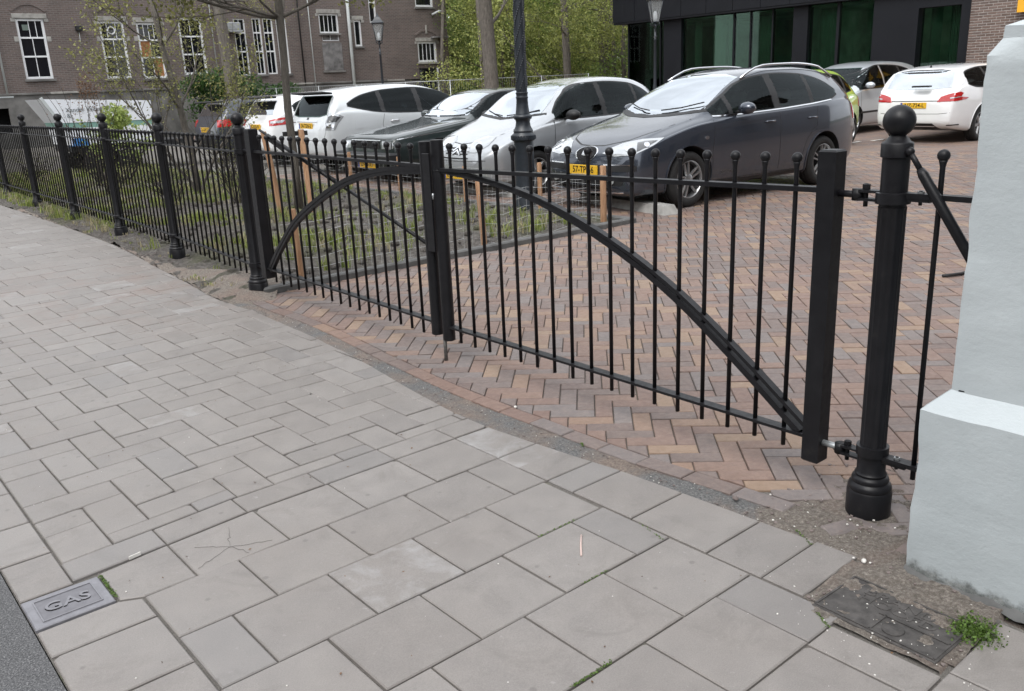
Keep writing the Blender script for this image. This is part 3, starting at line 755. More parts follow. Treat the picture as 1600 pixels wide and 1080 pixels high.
# concrete wheel stops
for i, (x, y, a, lab) in enumerate(((7.72, 7.05, -1.76, "long pale concrete wheel stop in front of the dark grey car"), (7.72, 9.7, -1.57, "pale concrete wheel stop under the nose of the silver hatchback"))):
    mb = MB(); mb.add([(-0.85, -0.11, 0), (0.85, -0.11, 0), (0.85, 0.11, 0), (-0.85, 0.11, 0), (-0.80, -0.075, 0.10), (0.80, -0.075, 0.10), (0.80, 0.075, 0.10), (-0.80, 0.075, 0.10)],
           [(3, 2, 1, 0), (4, 5, 6, 7), (0, 1, 5, 4), (1, 2, 6, 5), (2, 3, 7, 6), (3, 0, 4, 7)])
    o = mb.build("wheel_stop", MT['stopconc'], None, (x, y, 0), (0, 0, a)); tag(o, lab, "wheel stop", "concrete wheel stops")

# --- gas cover
gc = empty("gas_cover", (0.431, 2.693, 0), 0, "small grey metal GAS cover set in the pavement by the road", "utility cover")
MB().bevbox((-0.112, -0.094, -0.03), (0.112, 0.094, 0.0025), 0.003).build("frame", MT['gas'], gc)
mb = MB(); R = [(-0.085, -0.068), (0.085, -0.068), (0.085, 0.068), (-0.085, 0.068)]; Ri = [(x * 0.95, y * 0.94) for x, y in R]
mb.add([(x, y, 0.0055) for x, y in R] + [(x, y, 0.0055) for x, y in Ri] + [(x, y, 0.0028) for x, y in R] + [(x, y, 0.0032) for x, y in Ri],
       [(i, (i + 1) % 4, 4 + (i + 1) % 4, 4 + i) for i in range(4)] + [(8 + i, 8 + (i + 1) % 4, (i + 1) % 4, i) for i in range(4)] + [(4 + i, 4 + (i + 1) % 4, 12 + (i + 1) % 4, 12 + i) for i in range(4)])
mb.build("rim", MT['gas'], gc)
MB().box((-0.080, -0.063, 0.0), (0.080, 0.063, 0.0032)).build("panel", MT['gasdark'], gc)
vs, fs = text_geo("GAS", 0.074, 0.0014, 0.0008)
mb = MB(); mb.add([Matrix.Rotation(math.radians(-4), 4, 'Z') @ Vector((v.x * 0.95, v.y * 0.95, v.z + 0.0045)) for v in vs], fs); mb.build("lettering", MT['gas'], gc)
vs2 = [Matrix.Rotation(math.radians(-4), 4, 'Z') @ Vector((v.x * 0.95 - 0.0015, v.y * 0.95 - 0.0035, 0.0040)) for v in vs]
MB().add(vs2, fs).build("lettering_dark_copy", MT['trim'], gc)  # flat black copy of the letters, shifted so a dark edge shows


# --- cast iron cover by the pillar
cc = empty("cast_iron_cover", (2.122, 0.958, 0.0), math.radians(-2), "dark worn cast iron hydrant cover in the dirt at the foot of the white pillar", "utility cover")
MB().bevbox((-0.115, -0.185, -0.03), (0.105, 0.17, 0.0045), 0.004).build("lid", MT['castiron'], cc)
mb = MB()
for a, b in (((-0.108, -0.178), (0.098, -0.178)), ((-0.108, 0.163), (0.098, 0.163)), ((-0.108, -0.178), (-0.108, 0.163)), ((0.098, -0.178), (0.098, 0.163)), ((-0.108, 0.0), (-0.02, 0.0)), ((-0.02, -0.178), (-0.02, 0.02))):
    mb.bar([(*a, 0.005), (*b, 0.005)], 0.003, 0.003, (0, 0, 1))
mb.build("raised_rib", MT['castiron'], cc)
MB().lathe([(0.001, 0.0), (0.03, 0.0), (0.028, 0.004), (0.001, 0.005)], 18, Matrix.Translation((-0.065, -0.045, 0.004))).build("boss", MT['castiron'], cc)
for t_, dx, dy in (("BRAND", 0.055, 0.0), ("HOOFD", 0.015, -0.01)):
    vs, fs = text_geo(t_, 0.05, 0.0012, 0.0004)
    Rz = Matrix.Rotation(math.radians(-90), 4, 'Z')
    MB().add([Rz @ Vector((v.x * 1.25, v.y, v.z)) + Vector((dx, dy, 0.0055)) for v in vs], fs).build("lettering", MT['castiron'], cc)
lf = [(rnd.uniform(.4, 2.2), 0.8 + 8 * rnd.random(), 0.003) for _ in range(150)]
stuff(tag(leaves("bud_scales", lf, 0.0045, MT['leafred'], flat=0.85), "tiny brown bud scales blown onto the pavement", "litter"))
# dirt washed over the lid
sheet("cover_dirt", MT['sand'], 2.03, 2.30, 0.74, 1.17, 70, 90, lambda x, y: -0.0005 + 0.009 * NZ.noise(Vector((x * 14, y * 14, 5.2))) + 0.008 * max(0, (x - 2.14) / 0.1), 0.008, sc=20)
# --- small things on the ground
def pebble(x, y, r, mat, lab=None, cat=None, z=0.0):
    mb = MB(); mb.sphere((0, 0, 0), r, 9, 6, (rnd.uniform(.8, 1.3), rnd.uniform(.7, 1.0), 0.6))
    mb.v = [(a + rnd.uniform(-.1, .1) * r, b + rnd.uniform(-.1, .1) * r, c + rnd.uniform(-.08, .08) * r) for a, b, c in mb.v]
    o = mb.build("pebble", mat, None, (x, y, z + r * 0.5), (0, 0, rnd.uniform(0, 3)))
    if lab: tag(o, lab, cat or "pebble")
    return o
pebble(2.326, 1.145, 0.011, MT['pebble'], "largest white pebble beside the corner of the tile near the pillar")
pebble(2.462, 2.95, 0.010, MT['pebble'], "white pebble lying on the edging bricks under the gate")
pebble(2.40, 1.67, 0.012, MT['pebbled'], "dark stone in the gravel strip in front of the gate hinge")
pebble(2.27, 1.13, 0.006, MT['pebble'], "small white pebble on the tile corner by the cover")
mb = MB()
def chip(x, y, s, z=0.001):
    a = rnd.uniform(0, 6.3); pts = [(x + s * math.cos(a + k * 1.26) * rnd.uniform(.5, 1), y + s * math.sin(a + k * 1.26) * rnd.uniform(.5, 1)) for k in range(5)]
    if area(pts) < 0: pts = pts[::-1]
    mb.poly(pts, z - 0.001, z + s * rnd.uniform(0.2, 0.5))
for k in range(130):
    x = rnd.gauss(2.1, 0.13); y = rnd.gauss(0.95, 0.16)
    if 1.7 < x < 2.36: chip(x, y, rnd.choice((0.001, 0.0012, 0.0016, 0.002, 0.0035)), 0.005 if 2.0 < x < 2.23 and .77 < y < 1.13 else 0.001)
for k in range(25): chip(rnd.uniform(2.3, 2.7), rnd.uniform(1.05, 1.6), rnd.choice((0.0015, 0.002, 0.005)), 0.006)
for k in range(110):
    y = rnd.uniform(1.2, 6); chip(rnd.uniform(edge(y), bord(y)), y, rnd.choice((0.001, 0.0015, 0.003)), 0.0)
for k in range(90): y = rnd.uniform(1.0, 7); chip(rnd.uniform(0.35, 2.2), y, rnd.choice((0.0012, 0.002, 0.003)))
stuff(tag(mb.build("stone_chips", MT['pebble']), "scattered tiny pale stone chips on the pavement", "stone chips"))
mb = MB()
for k in range(260):
    y = rnd.uniform(1.0, 6.0); x = rnd.uniform(edge(y) - 0.01, bord(y) + 0.01); chip(x, y, rnd.choice((0.002, 0.004, 0.006)), -0.004)
for k in range(500):
    x, y = rnd.uniform(2.0, 3.0), rnd.uniform(0.75, 1.6)
    if x < edge(y) and y > 1.165: continue
    chip(x, y, rnd.choice((0.002, 0.003, 0.006, 0.009)), 0.0)
for k in range(700):
    y = rnd.uniform(6.0, 14); x = edge(y) + rnd.uniform(-0.02, 0.5) ; chip(x, y, rnd.choice((0.004, 0.008, 0.013)), 0.015)
stuff(tag(mb.build("gravel_bits", MT['pebbled']), "dark grit and crumbs of brick in the joint strip and sand", "gravel"))
o = MB().tube([(1.733, 1.781, 0.004), (1.78, 1.83, 0.0045), (1.826, 1.874, 0.004)], 0.0032, 6).build("wooden_stick", plain("pale_pink_wood", (0.55, 0.42, 0.38), 0.7)); tag(o, "short pale stick lying alone on a paving tile", "stick")
o = MB().bar([(0.0 + 0.655, 2.825, 0.004), (0.695, 2.832, 0.004)], 0.006, 0.0015, (0, 0, 1)).build("paper_scrap", MT['pebble']); tag(o, "thin white scrap in the joint above the gas cover", "litter")
o = MB().tube([(6.27, 2.68, 0.012), (6.34, 2.64, 0.014), (6.42, 2.615, 0.012), (6.50, 2.61, 0.012)], 0.012, 6).build("rubber_strap", MT['rubber']); tag(o, "black strap lying on the brick paving between post and pillar", "strap")
# moss and weeds
def tuftmesh(mb, x, y, z, hgt, n, spread, wd):
    for k in range(n):
        a = rnd.uniform(0, 6.28); r0 = rnd.uniform(0, spread); bx_, by_ = x + r0 * math.cos(a), y + r0 * math.sin(a); l = hgt * rnd.uniform(.5, 1.1); ln = rnd.uniform(.1, .7) * l
        b2 = rnd.uniform(0, 6.28); dx, dy = math.cos(b2) * ln, math.sin(b2) * ln; w_ = wd * rnd.uniform(.6, 1.2); px, py = -math.sin(b2) * w_, math.cos(b2) * w_
        mb.add([(bx_ - px, by_ - py, z), (bx_ + px, by_ + py, z), (bx_ + px * .7 + dx * .4, by_ + py * .7 + dy * .4, z + l * .6), (bx_ - px * .7 + dx * .4, by_ - py * .7 + dy * .4, z + l * .6), (bx_ + dx, by_ + dy, z + l * .9)],
               [(0, 1, 2, 3), (3, 2, 4)])
ps = nr.normal(size=(1500, 3)) * [0.028, 0.026, 0.009] + [2.2, 0.765, 0.012]; ps[:, 2] = np.abs(ps[:, 2] - 0.004)
o = leaves("weed_clump", ps, 0.0042, MT['moss'], flat=0.2, aspect=0.7); tag(o, "bright green weed clump growing at the foot of the white pillar", "weed")
pp = []
for (x0, y0, x1, y1, nn) in ((1.27, 1.352, 1.42, 1.35, 200), (1.62, 1.665, 1.74, 1.665, 60), (1.72, 1.97, 1.9, 1.97, 80), (1.95, 1.045, 1.99, 1.1, 60), (2.00, 1.67, 2.03, 1.80, 60), (2.36, 2.4, 2.38, 2.43, 60), (0.55, 2.62, 0.552, 2.79, 240), (2.30, 1.30, 2.36, 1.40, 60)):
    for k in range(nn): t_ = rnd.random(); pp.append((lerp(x0, x1, t_) + rnd.gauss(0, .003), lerp(y0, y1, t_) + rnd.gauss(0, .003), abs(rnd.gauss(0, .0015))))
stuff(tag(leaves("joint_moss", pp, 0.003, MT['moss'], flat=0.6), "thin green moss in the joints of the pavement", "moss"))
gm = MB(); dm = MB()
for k in range(4200):
    y = 6.5 + 15 * rnd.random() ** 1.1; x = rnd.uniform(edge(y) + 0.1, 6.8)
    q = NZ.noise(Vector((x * 0.8, y * 0.8, 3))) + 0.05 * (y - 9)
    if q < rnd.uniform(-0.15, 0.45): continue
    tuftmesh(gm if rnd.random() < .72 else dm, x, y, 0.03, rnd.uniform(.05, .16), rnd.randint(10, 22), .08, .004)
for k in range(40):
    y = rnd.uniform(6.4, 14); tuftmesh(gm if rnd.random() < .5 else dm, edge(y) + rnd.uniform(0.05, 0.4), y, 0.02, rnd.uniform(.02, .06), 10, .04, .003)
for x, y in ((2.55, 7.15), (2.62, 6.95), (2.66, 7.3), (2.8, 9.2), (2.75, 10.9), (2.8, 12.7)):
    for k in range(3): tuftmesh(dm if k else gm, x + rnd.gauss(0, .06), y + rnd.gauss(0, .10), 0.01, 0.045, 10, .05, .004)
for bx_ in (4.6, 5.2, 5.9, 6.3, 3.6, 4.1):
    for k in range(7): tuftmesh(gm, bx_ + rnd.gauss(0, .12), 7.6 + rnd.gauss(0, .5), 0.03, 0.15, 16, .05, .005)
stuff(tag(gm.build("grass_tufts", MT['grass']), "young green grass and weeds in the planting bed", "grass")); stuff(tag(dm.build("dry_grass_tufts", MT['drygrass']), "straw coloured dry grass in the planting bed", "grass"))
lv = MB()
for k in range(900):
    y = rnd.uniform(6.4, 20); x = rnd.uniform(edge(y) + .3, 6.8); s = rnd.uniform(.02, .07); lv.sphere((x, y, 0.04), s, 6, 4, (1, rnd.uniform(.6, 1), .6))
stuff(tag(lv.build("soil_clods", MT['soil']), "clods of dark soil in the planting bed", "soil"))
# ------------------------------------------------------------------ iron fence, gate
IR = MT['iron']
def finial_post(name, parent, x, y, hinge=False, as_part=True):
    """cast post: flared base, neck, band, fluted shaft, collar, cone and ball"""
    M_ = Matrix.Translation((x, y, 0))
    mb = MB()
    mb.lathe([(0.070, -0.05), (0.073, 0.0), (0.073, 0.082), (0.069, 0.092), (0.071, 0.097), (0.069, 0.108), (0.060, 0.118), (0.062, 0.126), (0.060, 0.134), (0.052, 0.140), (0.054, 0.147), (0.050, 0.154), (0.047, 0.158)], 28, M_)
    o = mb.build("base", IR, None, sharp=35) if False else None
    prof = [(0.070, -0.05), (0.073, 0.0), (0.073, 0.082), (0.069, 0.090), (0.071, 0.096), (0.068, 0.108), (0.059, 0.116), (0.061, 0.125), (0.058, 0.134), (0.050, 0.139), (0.052, 0.147), (0.046, 0.155), (0.046, 0.215)]
    mb = MB(); mb.lathe(prof, 28, M_)
    # fluted shaft
    seg = 48; vs = []; fs = []; zs = [0.215, 0.222, 1.035, 1.045]
    for kz, z in enumerate(zs):
        for i in range(seg):
            a = 2 * math.pi * i / seg; dep = 0.0 if kz in (0, 3) else 0.0055 * (1 if (i % 4) in (0,) else 0.55 if (i % 4) in (1, 3) else 0)
            r_ = 0.0425 - dep; vs.append(M_ @ Vector((r_ * math.cos(a), r_ * math.sin(a), z)))
    for k in range(3):
        for i in range(seg): j = (i + 1) % seg; fs.append((k * seg + i, k * seg + j, (k + 1) * seg + j, (k + 1) * seg + i))
    mb.add(vs, fs, True)
    mb.lathe([(0.0405, 1.045), (0.0405, 1.195), (0.047, 1.197), (0.047, 1.236), (0.0445, 1.240), (0.038, 1.243), (0.022, 1.262), (0.019, 1.268)], 24, M_)
    post = mb.build(name, IR, parent, sharp=40)
    return post
def ball_top(parent, x, y, z=1.303, r=0.0475): return MB().sphere((x, y, z), r, 24, 16).build("ball_finial", IR, parent)
def baluster_mesh():
    mb = MB(); mb.lathe([(0.0084, 0.132), (0.0084, 1.135), (0.0115, 1.15), (0.0135, 1.156)], 8); mb.sphere((0, 0, 1.170), 0.0185, 12, 8); return mb.mesh("baluster", IR)
BM = baluster_mesh()
def rail(parent, a, b, z, name="rail", wv=0.020, hv=0.0055):
    a = Vector((a[0], a[1], z)); b = Vector((b[0], b[1], z)); n = (b - a).cross(Vector((0, 0, 1))).normalized()
    return MB().bar([a, b], wv, hv, n).build(name, IR, parent)
posts = [(2.72, 6.268), (2.867, 8.364), (2.969, 10.377), (3.004, 12.341), (3.044, 14.485), (3.089, 16.70), (3.13, 18.9), (3.17, 21.1)]
fence = empty("iron_fence", (0, 0, 0), label="black iron railing with ball topped posts running left along the planting bed", cat="fence")
for i, (x, y) in enumerate(posts[1:]):
    pt = finial_post("fence_post", fence, x, y); b_ = ball_top(pt, x, y)
    MB().lathe([(0.047, 0.205), (0.051, 0.21), (0.051, 0.238), (0.047, 0.243)], 20, Matrix.Translation((x, y, 0))).build("clamp_band", IR, pt)
    MB().lathe([(0.046, 1.055), (0.050, 1.06), (0.050, 1.085), (0.046, 1.09)], 20, Matrix.Translation((x, y, 0))).build("clamp_band", IR, pt)
for (a, b) in zip(posts, posts[1:]):
    va, vb = Vector(a), Vector(b); u_ = (vb - va).normalized()
    p0, p1 = va + u_ * 0.05, vb - u_ * 0.05
    rail(fence, p0, p1, 1.070); rail(fence, p0, p1, 0.222)
    n_ = 16; 
    for k in range(n_):
        q = lerp(va, vb, (k + 0.75) / (n_ + 0.5)); link("baluster", BM, fence, (q.x, q.y, rnd.uniform(-.002, .002)))
# gate posts
gpl = empty("gate_post", (0, 0, 0), label="left gate post, ball topped black iron, at the end of the long railing", cat="gate post", group="gate posts")
finial_post("post_shaft", gpl, 2.72, 6.268); ball_top(gpl, 2.72, 6.268)
GX, GY = 2.646, 1.304
gpr = empty("gate_post", (0, 0, 0), label="right gate post, fluted black iron with a ball top, beside the white pillar", cat="gate post", group="gate posts")
finial_post("post_shaft", gpr, GX, GY); ball_top(gpr, GX, GY)
for gp, (x, y) in ((gpl, (2.72, 6.268)), (gpr, (GX, GY))):
    for z0 in (0.212, 1.055): MB().lathe([(0.045, z0), (0.052, z0 + 0.001), (0.052, z0 + 0.034), (0.045, z0 + 0.035)], 24, Matrix.Translation((x, y, 0))).build("hinge_band", IR, gp, sharp=30)
# gate frame helper: s along the gate from the left post to the right post
Apt = Vector((2.72, 6.268)); Bpt = Vector((GX, GY)); gd = (Bpt - Apt).normalized(); gn = Vector((-gd.y, gd.x, 0))
def gp3(s, z, off=0.0): q = Apt + gd * s; return Vector((q.x + gn.x * off, q.y + gn.y * off, z))
def gbar(mb, pts, hv, wv=0.02): return mb.bar([gp3(s, z, o_) for s, z, o_ in pts], wv, hv, gn)
def stile(parent, s, z0, z1, wd, dp, name="stile", e=0.006):
    q = Apt + gd * s; R = Matrix.Translation((q.x, q.y, 0)) @ Matrix.Rotation(math.atan2(gd.y, gd.x), 4, 'Z')
    return MB().bevbox((-wd / 2, -dp / 2, z0), (wd / 2, dp / 2, z1), e, R).build(name, IR, parent)
def arc_pts(pts, n=28):
    """smooth curve through points"""
    P = [Vector(p) for p in pts]; out = []
    P = [P[0] * 2 - P[1]] + P + [P[-1] * 2 - P[-2]]
    seg = len(P) - 3
    for i in range(n + 1):
        t = i / n * seg; k = min(int(t), seg - 1); t -= k; a, b, c, d = P[k:k + 4]
        out.append(0.5 * ((2 * b) + (c - a) * t + (2 * a - 5 * b + 4 * c - d) * t * t + (-a + 3 * b - 3 * c + d) * t ** 3))
    return out
gl_ = empty("gate_leaf", (0, 0, 0), label="left leaf of the black double gate, curved brace crossed by a straight tie", cat="gate", group="gate leaves")
stile(gl_, 0.215, 0.155, 1.235, 0.075, 0.07); 
mbt = MB(); mbt.lathe([(0.030, 0.142), (0.033, 0.144), (0.033, 1.19), (0.030, 1.193)], 20, Matrix.Translation(gp3(2.405, 0))); mbt.build("stile", IR, gl_, sharp=40)
for (za, zb) in ((1.079, 1.066),): gbar(mb := MB(), [(0.25, za, 0), (2.38, zb, 0)], 0.0085, 0.02); mb.build("rail", IR, gl_)
gbar(mb := MB(), [(0.25, 0.232, 0), (2.38, 0.214, 0)], 0.0055, 0.022); mb.build("rail", IR, gl_)
for k in range(17):
    s = 0.345 + k * (2.265 - 0.345) / 16; q = gp3(s, 0); link("baluster", BM, gl_, (q.x, q.y, 0.012 - 0.02 * s / 2.4))
pl = [Vector((s, z, 0)) for s, z in ((0.27, 0.235), (0.52, 0.45), (0.856, 0.675), (1.435, 0.915), (1.911, 1.02), (2.38, 1.055))]
c1 = arc_pts(pl); gbar(mb := MB(), [(p.x, p.y - 0.0, 0.0) for p in c1], 0.012, 0.017); mb.build("curved_brace", IR, gl_)
gbar(mb := MB(), [(p.x + 0.014 * (1 - p.x / 2.4), p.y - 0.022, 0.0) for p in c1], 0.010, 0.014); mb.build("curved_brace", IR, gl_)
mb = MB(); P0, P1 = gp3(0.30, 1.225, 0.03), gp3(2.36, 0.625, 0.03)
mb.tube([P0, P0.lerp(P1, 0.06)], 0.009, 8); mb.tube([P0.lerp(P1, 0.06), P0.lerp(P1, 0.50)], 0.015, 10); mb.tube([P0.lerp(P1, 0.5), P1], 0.011, 10); mb.build("tie_rod", IR, gl_)
gr_ = empty("gate_leaf", (0, 0, 0), label="right leaf of the black double gate, with one long curved brace, nearer the camera", cat="gate", group="gate leaves")
stile(gr_, 4.750, 0.122, 1.213, 0.065, 0.062)
mbt = MB(); mbt.lathe([(0.031, 0.128), (0.034, 0.130), (0.034, 1.20), (0.031, 1.203)], 20, Matrix.Translation(gp3(2.515, 0))); mbt.build("stile", IR, gr_, sharp=40)
q = Apt + gd * 2.47; R = Matrix.Translation((q.x, q.y, 0)) @ Matrix.Rotation(math.atan2(gd.y, gd.x), 4, 'Z')
MB().bevbox((-0.035, -0.044, 0.62), (0.028, -0.036, 1.135), 0.002, R).build("cover_strip", IR, gr_)
MB().lathe([(0.036, 0.0), (0.036, 0.004)], 16, Matrix.Translation(gp3(2.515, 1.045))).build("sleeve_lip", IR, gr_)
MB().lathe([(0.001, 0), (0.006, 0.0), (0.006, 0.03), (0.001, 0.031)], 10, Matrix.Translation(gp3(2.50, 0.90, -0.034))).build("lock_knob", MT['galv'], gr_)
MB().tube([gp3(2.47, -0.03, -0.0), gp3(2.47, 0.14, -0.0)], 0.0105, 10).build("drop_bolt", MT['rust'], gr_)
gbar(mb := MB(), [(2.54, 1.052, 0), (4.72, 1.083, 0)], 0.0085, 0.02); mb.build("rail", IR, gr_)
gbar(mb := MB(), [(2.53, 0.208, 0), (4.72, 0.211, 0)], 0.0055, 0.022); mb.build("rail", IR, gr_)
for k in range(17):
    s = 2.625 + k * (4.622 - 2.625) / 16; q = gp3(s, 0); link("baluster", BM, gr_, (q.x, q.y, 0.0 + 0.006 * (s - 2.6)))
pr = [Vector((s, z, 0)) for s, z in ((2.56, 1.047), (2.95, 1.012), (3.337, 0.935), (3.737, 0.800), (4.088, 0.632), (4.403, 0.425), (4.69, 0.215))]
c2 = arc_pts(pr)
gbar(mb := MB(), [(p.x, p.y, 0.0) for p in c2], 0.012, 0.016); mb.build("curved_brace", IR, gr_)
gbar(mb := MB(), [(p.x + 0.030 * (p.x - 2.5) / 2.2, p.y + 0.028 * (p.x - 2.5) / 2.2, 0.0) for p in c2], 0.007, 0.016); mb.build("curved_brace", IR, gr_)
# hinges on the right post
hg = gpr
for z in (1.075, 0.200):
    MB().tube([gp3(4.78, z), gp3(4.86, z)], 0.011, 10).build("hinge_eye_bolt", MT['galv'] if z < 0.5 else IR, hg)
    mb = MB()
    for dz in (0.013, -0.013):
        mb.bar([gp3(4.845, z + dz), gp3(4.925, z + dz)], 0.017, 0.004, gn)
    mb.lathe([(0.019, -0.018), (0.019, 0.018)], 14, Matrix.Translation(gp3(4.848, z))); mb.build("hinge_clevis", IR, hg)
    mb = MB(); mb.tube([gp3(4.875, z - 0.036), gp3(4.875, z + 0.036)], 0.0075, 8); mb.lathe([(0.012, 0.018), (0.012, 0.034), (0.004, 0.037)], 6, Matrix.Translation(gp3(4.875, z)), False); mb.build("hinge_bolt", IR, hg)
# left hinge
for z in (1.08, 0.225): MB().tube([gp3(0.05, z), gp3(0.20, z)], 0.012, 8).build("hinge_eye_bolt", IR, gpl)
# short fixed panel between gate post and pillar
fp = empty("railing_panel", (0, 0, 0), label="short fixed piece of black railing between the right gate post and the white pillar", cat="railing")
gbar(mb := MB(), [(5.0, 1.083, 0), (5.60, 1.083, 0)], 0.008, 0.018); mb.build("rail", IR, fp)
gbar(mb := MB(), [(5.0, 0.213, 0), (5.60, 0.208, 0)], 0.007, 0.020); mb.build("rail", IR, fp)
for s in (5.107, 5.232, 5.357): q = gp3(s, 0); link("baluster", BM, fp, (q.x, q.y, 0.035))
for z in (1.083, 0.213):
    mb = MB(); mb.bar([gp3(5.005, z - 0.012), gp3(5.085, z - 0.012)], 0.016, 0.005, gn); mb.tube([gp3(5.05, z - 0.028), gp3(5.05, z + 0.016)], 0.006, 6); mb.build("bolted_lug", IR, fp)
    MB().lathe([(0.010, 0.0), (0.010, 0.008)], 6, Matrix.Translation(gp3(5.05, z + 0.006)), False).build("nut", MT['galv'], fp)
mb = MB(); P0, P1 = gp3(5.015, 1.215, -0.02), gp3(5.40, 0.66, -0.02)
mb.tube([P0, P0.lerp(P1, 0.10)], 0.009, 8); mb.tube([P0.lerp(P1, 0.09), P0.lerp(P1, 0.12), P1], [0.011, 0.0155, 0.0155], 10)
mb.sphere((P0.x, P0.y, P0.z), 0.014, 10, 8); mb.build("tie_rod", IR, fp)

# ------------------------------------------------------------------ white pillar
# profile of setbacks at each height for the face towards the street (x) and the side (y)
pf = [(0.0, 0.0, -0.05), (0.0, 0.0, 0.515), (0.055, 0.058, 0.575), (0.056, 0.056, 1.20), (0.054, 0.054, 1.475), (0.072, 0.078, 1.515), (0.072, 0.078, 1.545), (0.20, 0.22, 1.60), (0.3, 0.3, 1.615)]
xf, yf = 2.378, 1.047; xb, yb = 3.05, 0.2
mb = MB(); from mathutils import noise as NZ
rings = []; zs = []
for (a, b) in zip(pf, pf[1:]):
    n_ = max(1, int((b[2] - a[2]) / 0.03)); 
    for k in range(n_): t_ = k / n_; zs.append(tuple(lerp(a[i], b[i], t_) for i in range(3)))
zs.append(pf[-1])
vs = []; fs = []; cnt = None
for sx, sy, z in zs:
    x0, y1, x1, y0 = xf + sx, yf - sy, xb - sx, yb - 0.6
    pts = []
    for k in range(30): pts.append((x0, lerp(y0, y1, k / 30)))
    for k in range(14): pts.append((lerp(x0, x1, k / 14), y1))
    for k in range(6): pts.append((x1, lerp(y1, y0, k / 6)))
    for k in range(4): pts.append((lerp(x1, x0, k / 4), y0))
    cnt = len(pts)
    for (x, y) in pts:
        v = Vector((x, y, z)); d_ = NZ.fractal(v * 5, 1, 2, 4) * 0.0035; dd = NZ.fractal(v * 28, 1, 2, 3) * 0.002
        corner = math.exp(-(((x - x0) ** 2 + (y - y1) ** 2) / 0.0012)); 
        ch = corner * (0.004 + 0.012 * max(0, NZ.noise(Vector((0.3, 0.7, z * 11)))))
        vs.append((x + d_ + dd + ch, y + d_ + dd - ch, z + (d_ if z > 0 else 0)))
for k in range(len(zs) - 1):
    for i in range(cnt): j = (i + 1) % cnt; fs.append((k * cnt + i, k * cnt + j, (k + 1) * cnt + j, (k + 1) * cnt + i)[::-1])
fs.append(tuple((len(zs) - 1) * cnt + i for i in range(cnt))[::-1])
mb.add(vs, fs, True); pil = empty("white_pillar", (0, 0, 0), label="pale blue white plastered pillar with a plinth and a sloping cap at the right edge", cat="pillar")
o = mb.build("plastered_body", MT['plaster'], pil, sharp=28)
# chipped nick in the arris and gap line above the plinth
for y_ in (0.965, 0.93, 0.80): MB().bar([(2.4365, y_, 0.578), (2.4365, y_ - 0.03, 0.579)], 0.003, 0.0018, (1, 0, 0)).build("crack", MT['dark'], pil)
# dark damp footing
sheet("pillar_footing", MT['curb'], lambda y: 2.345 + 0.012 * math.sin(y * 9), 2.42, 0.45, 1.045, 8, 90, lambda x, y: -0.008 + 0.45 * max(0, x - 2.35), 0.009, kind='structure', sc=18)
# bit of orange board on the wall behind the pillar
yb_ = empty("orange_sign", (24.6, 9.0, 0), 0, "orange yellow board on the brick wall, just showing above the white pillar", "sign")
MB().bevbox((0.1, -1.2, 2.62), (0.16, 0.41, 4.2), 0.004).build("board", MT['yellow'], yb_)
for z_ in (2.9, 3.8): MB().box((0.15, -1.0, z_), (0.31, -0.95, z_ + .05)).build("bracket", MT['galv'], yb_)

# ------------------------------------------------------------------ stakes, wire mesh, bed furniture
def stake(x, y, h_, r=0.028, lab=None, lean=(0, 0), group="wooden stakes of the wire fence"):
    mb = MB(); mb.tube([(0, 0, -0.1), (lean[0] * .5, lean[1] * .5, h_ * .5), (lean[0], lean[1], h_ - 0.012), (lean[0], lean[1], h_)], [r * 1.02, r, r, r * 0.85], 12)
    o = mb.build("wooden_stake", MT['stake'], None, (x, y, 0)); o.data.set_sharp_from_angle(angle=math.radians(40)); tag(o, lab, "stake", group); return o
stake(3.10, 6.30, 0.60, 0.024, "short wooden stake by the left gate post, where the wire fence begins", (0.0, 0.02))
stake(5.02, 6.36, 0.62, 0.03, "wooden stake of the wire fence seen just right of the middle of the gate", (-0.02, 0.02))
stake(6.72, 6.45, 0.60, 0.034, "thick wooden stake at the corner of the bed in front of the dark grey car", (0.0, 0.0))
stake(6.88, 7.62, 0.575, 0.028, "wooden stake between the lamp post and the dark grey car")
stake(6.80, 8.95, 0.49, 0.026, "wooden stake in front of the plate of the silver hatchback", (0, .0))
stake(6.92, 12.0, 0.57, 0.027, "wooden stake in front of the nose of the dark green sedan, left one")
stake(7.02, 10.8, 0.53, 0.024, "thin wooden stake in front of the dark green sedan, right one")
stake(4.95, 10.4, 1.03, 0.036, "tall tree stake left of the young tree, with a strap at its top", (-0.12, 0.0), "tree stakes")
stake(5.20, 10.05, 1.03, 0.040, "tall tree stake right of the young tree, with a strap at its top", (0.06, 0.2), "tree stakes")
st = empty("tree_tie", (0, 0, 0), label="black rubber straps tying the young tree to its two stakes", cat="tree tie")
for a, b in (((4.83, 10.40, 0.99), (5.04, 10.33, 0.80)), ((5.04, 10.30, 0.985), (5.33, 10.22, 0.985))): MB().bar([a, b], 0.012, 0.028, (0, 1, 0)).build("strap", MT['rubber'], st)
wf = empty("wire_mesh_fence", (0, 0, 0), label="low galvanised wire mesh fence round the planting bed", cat="wire fence")
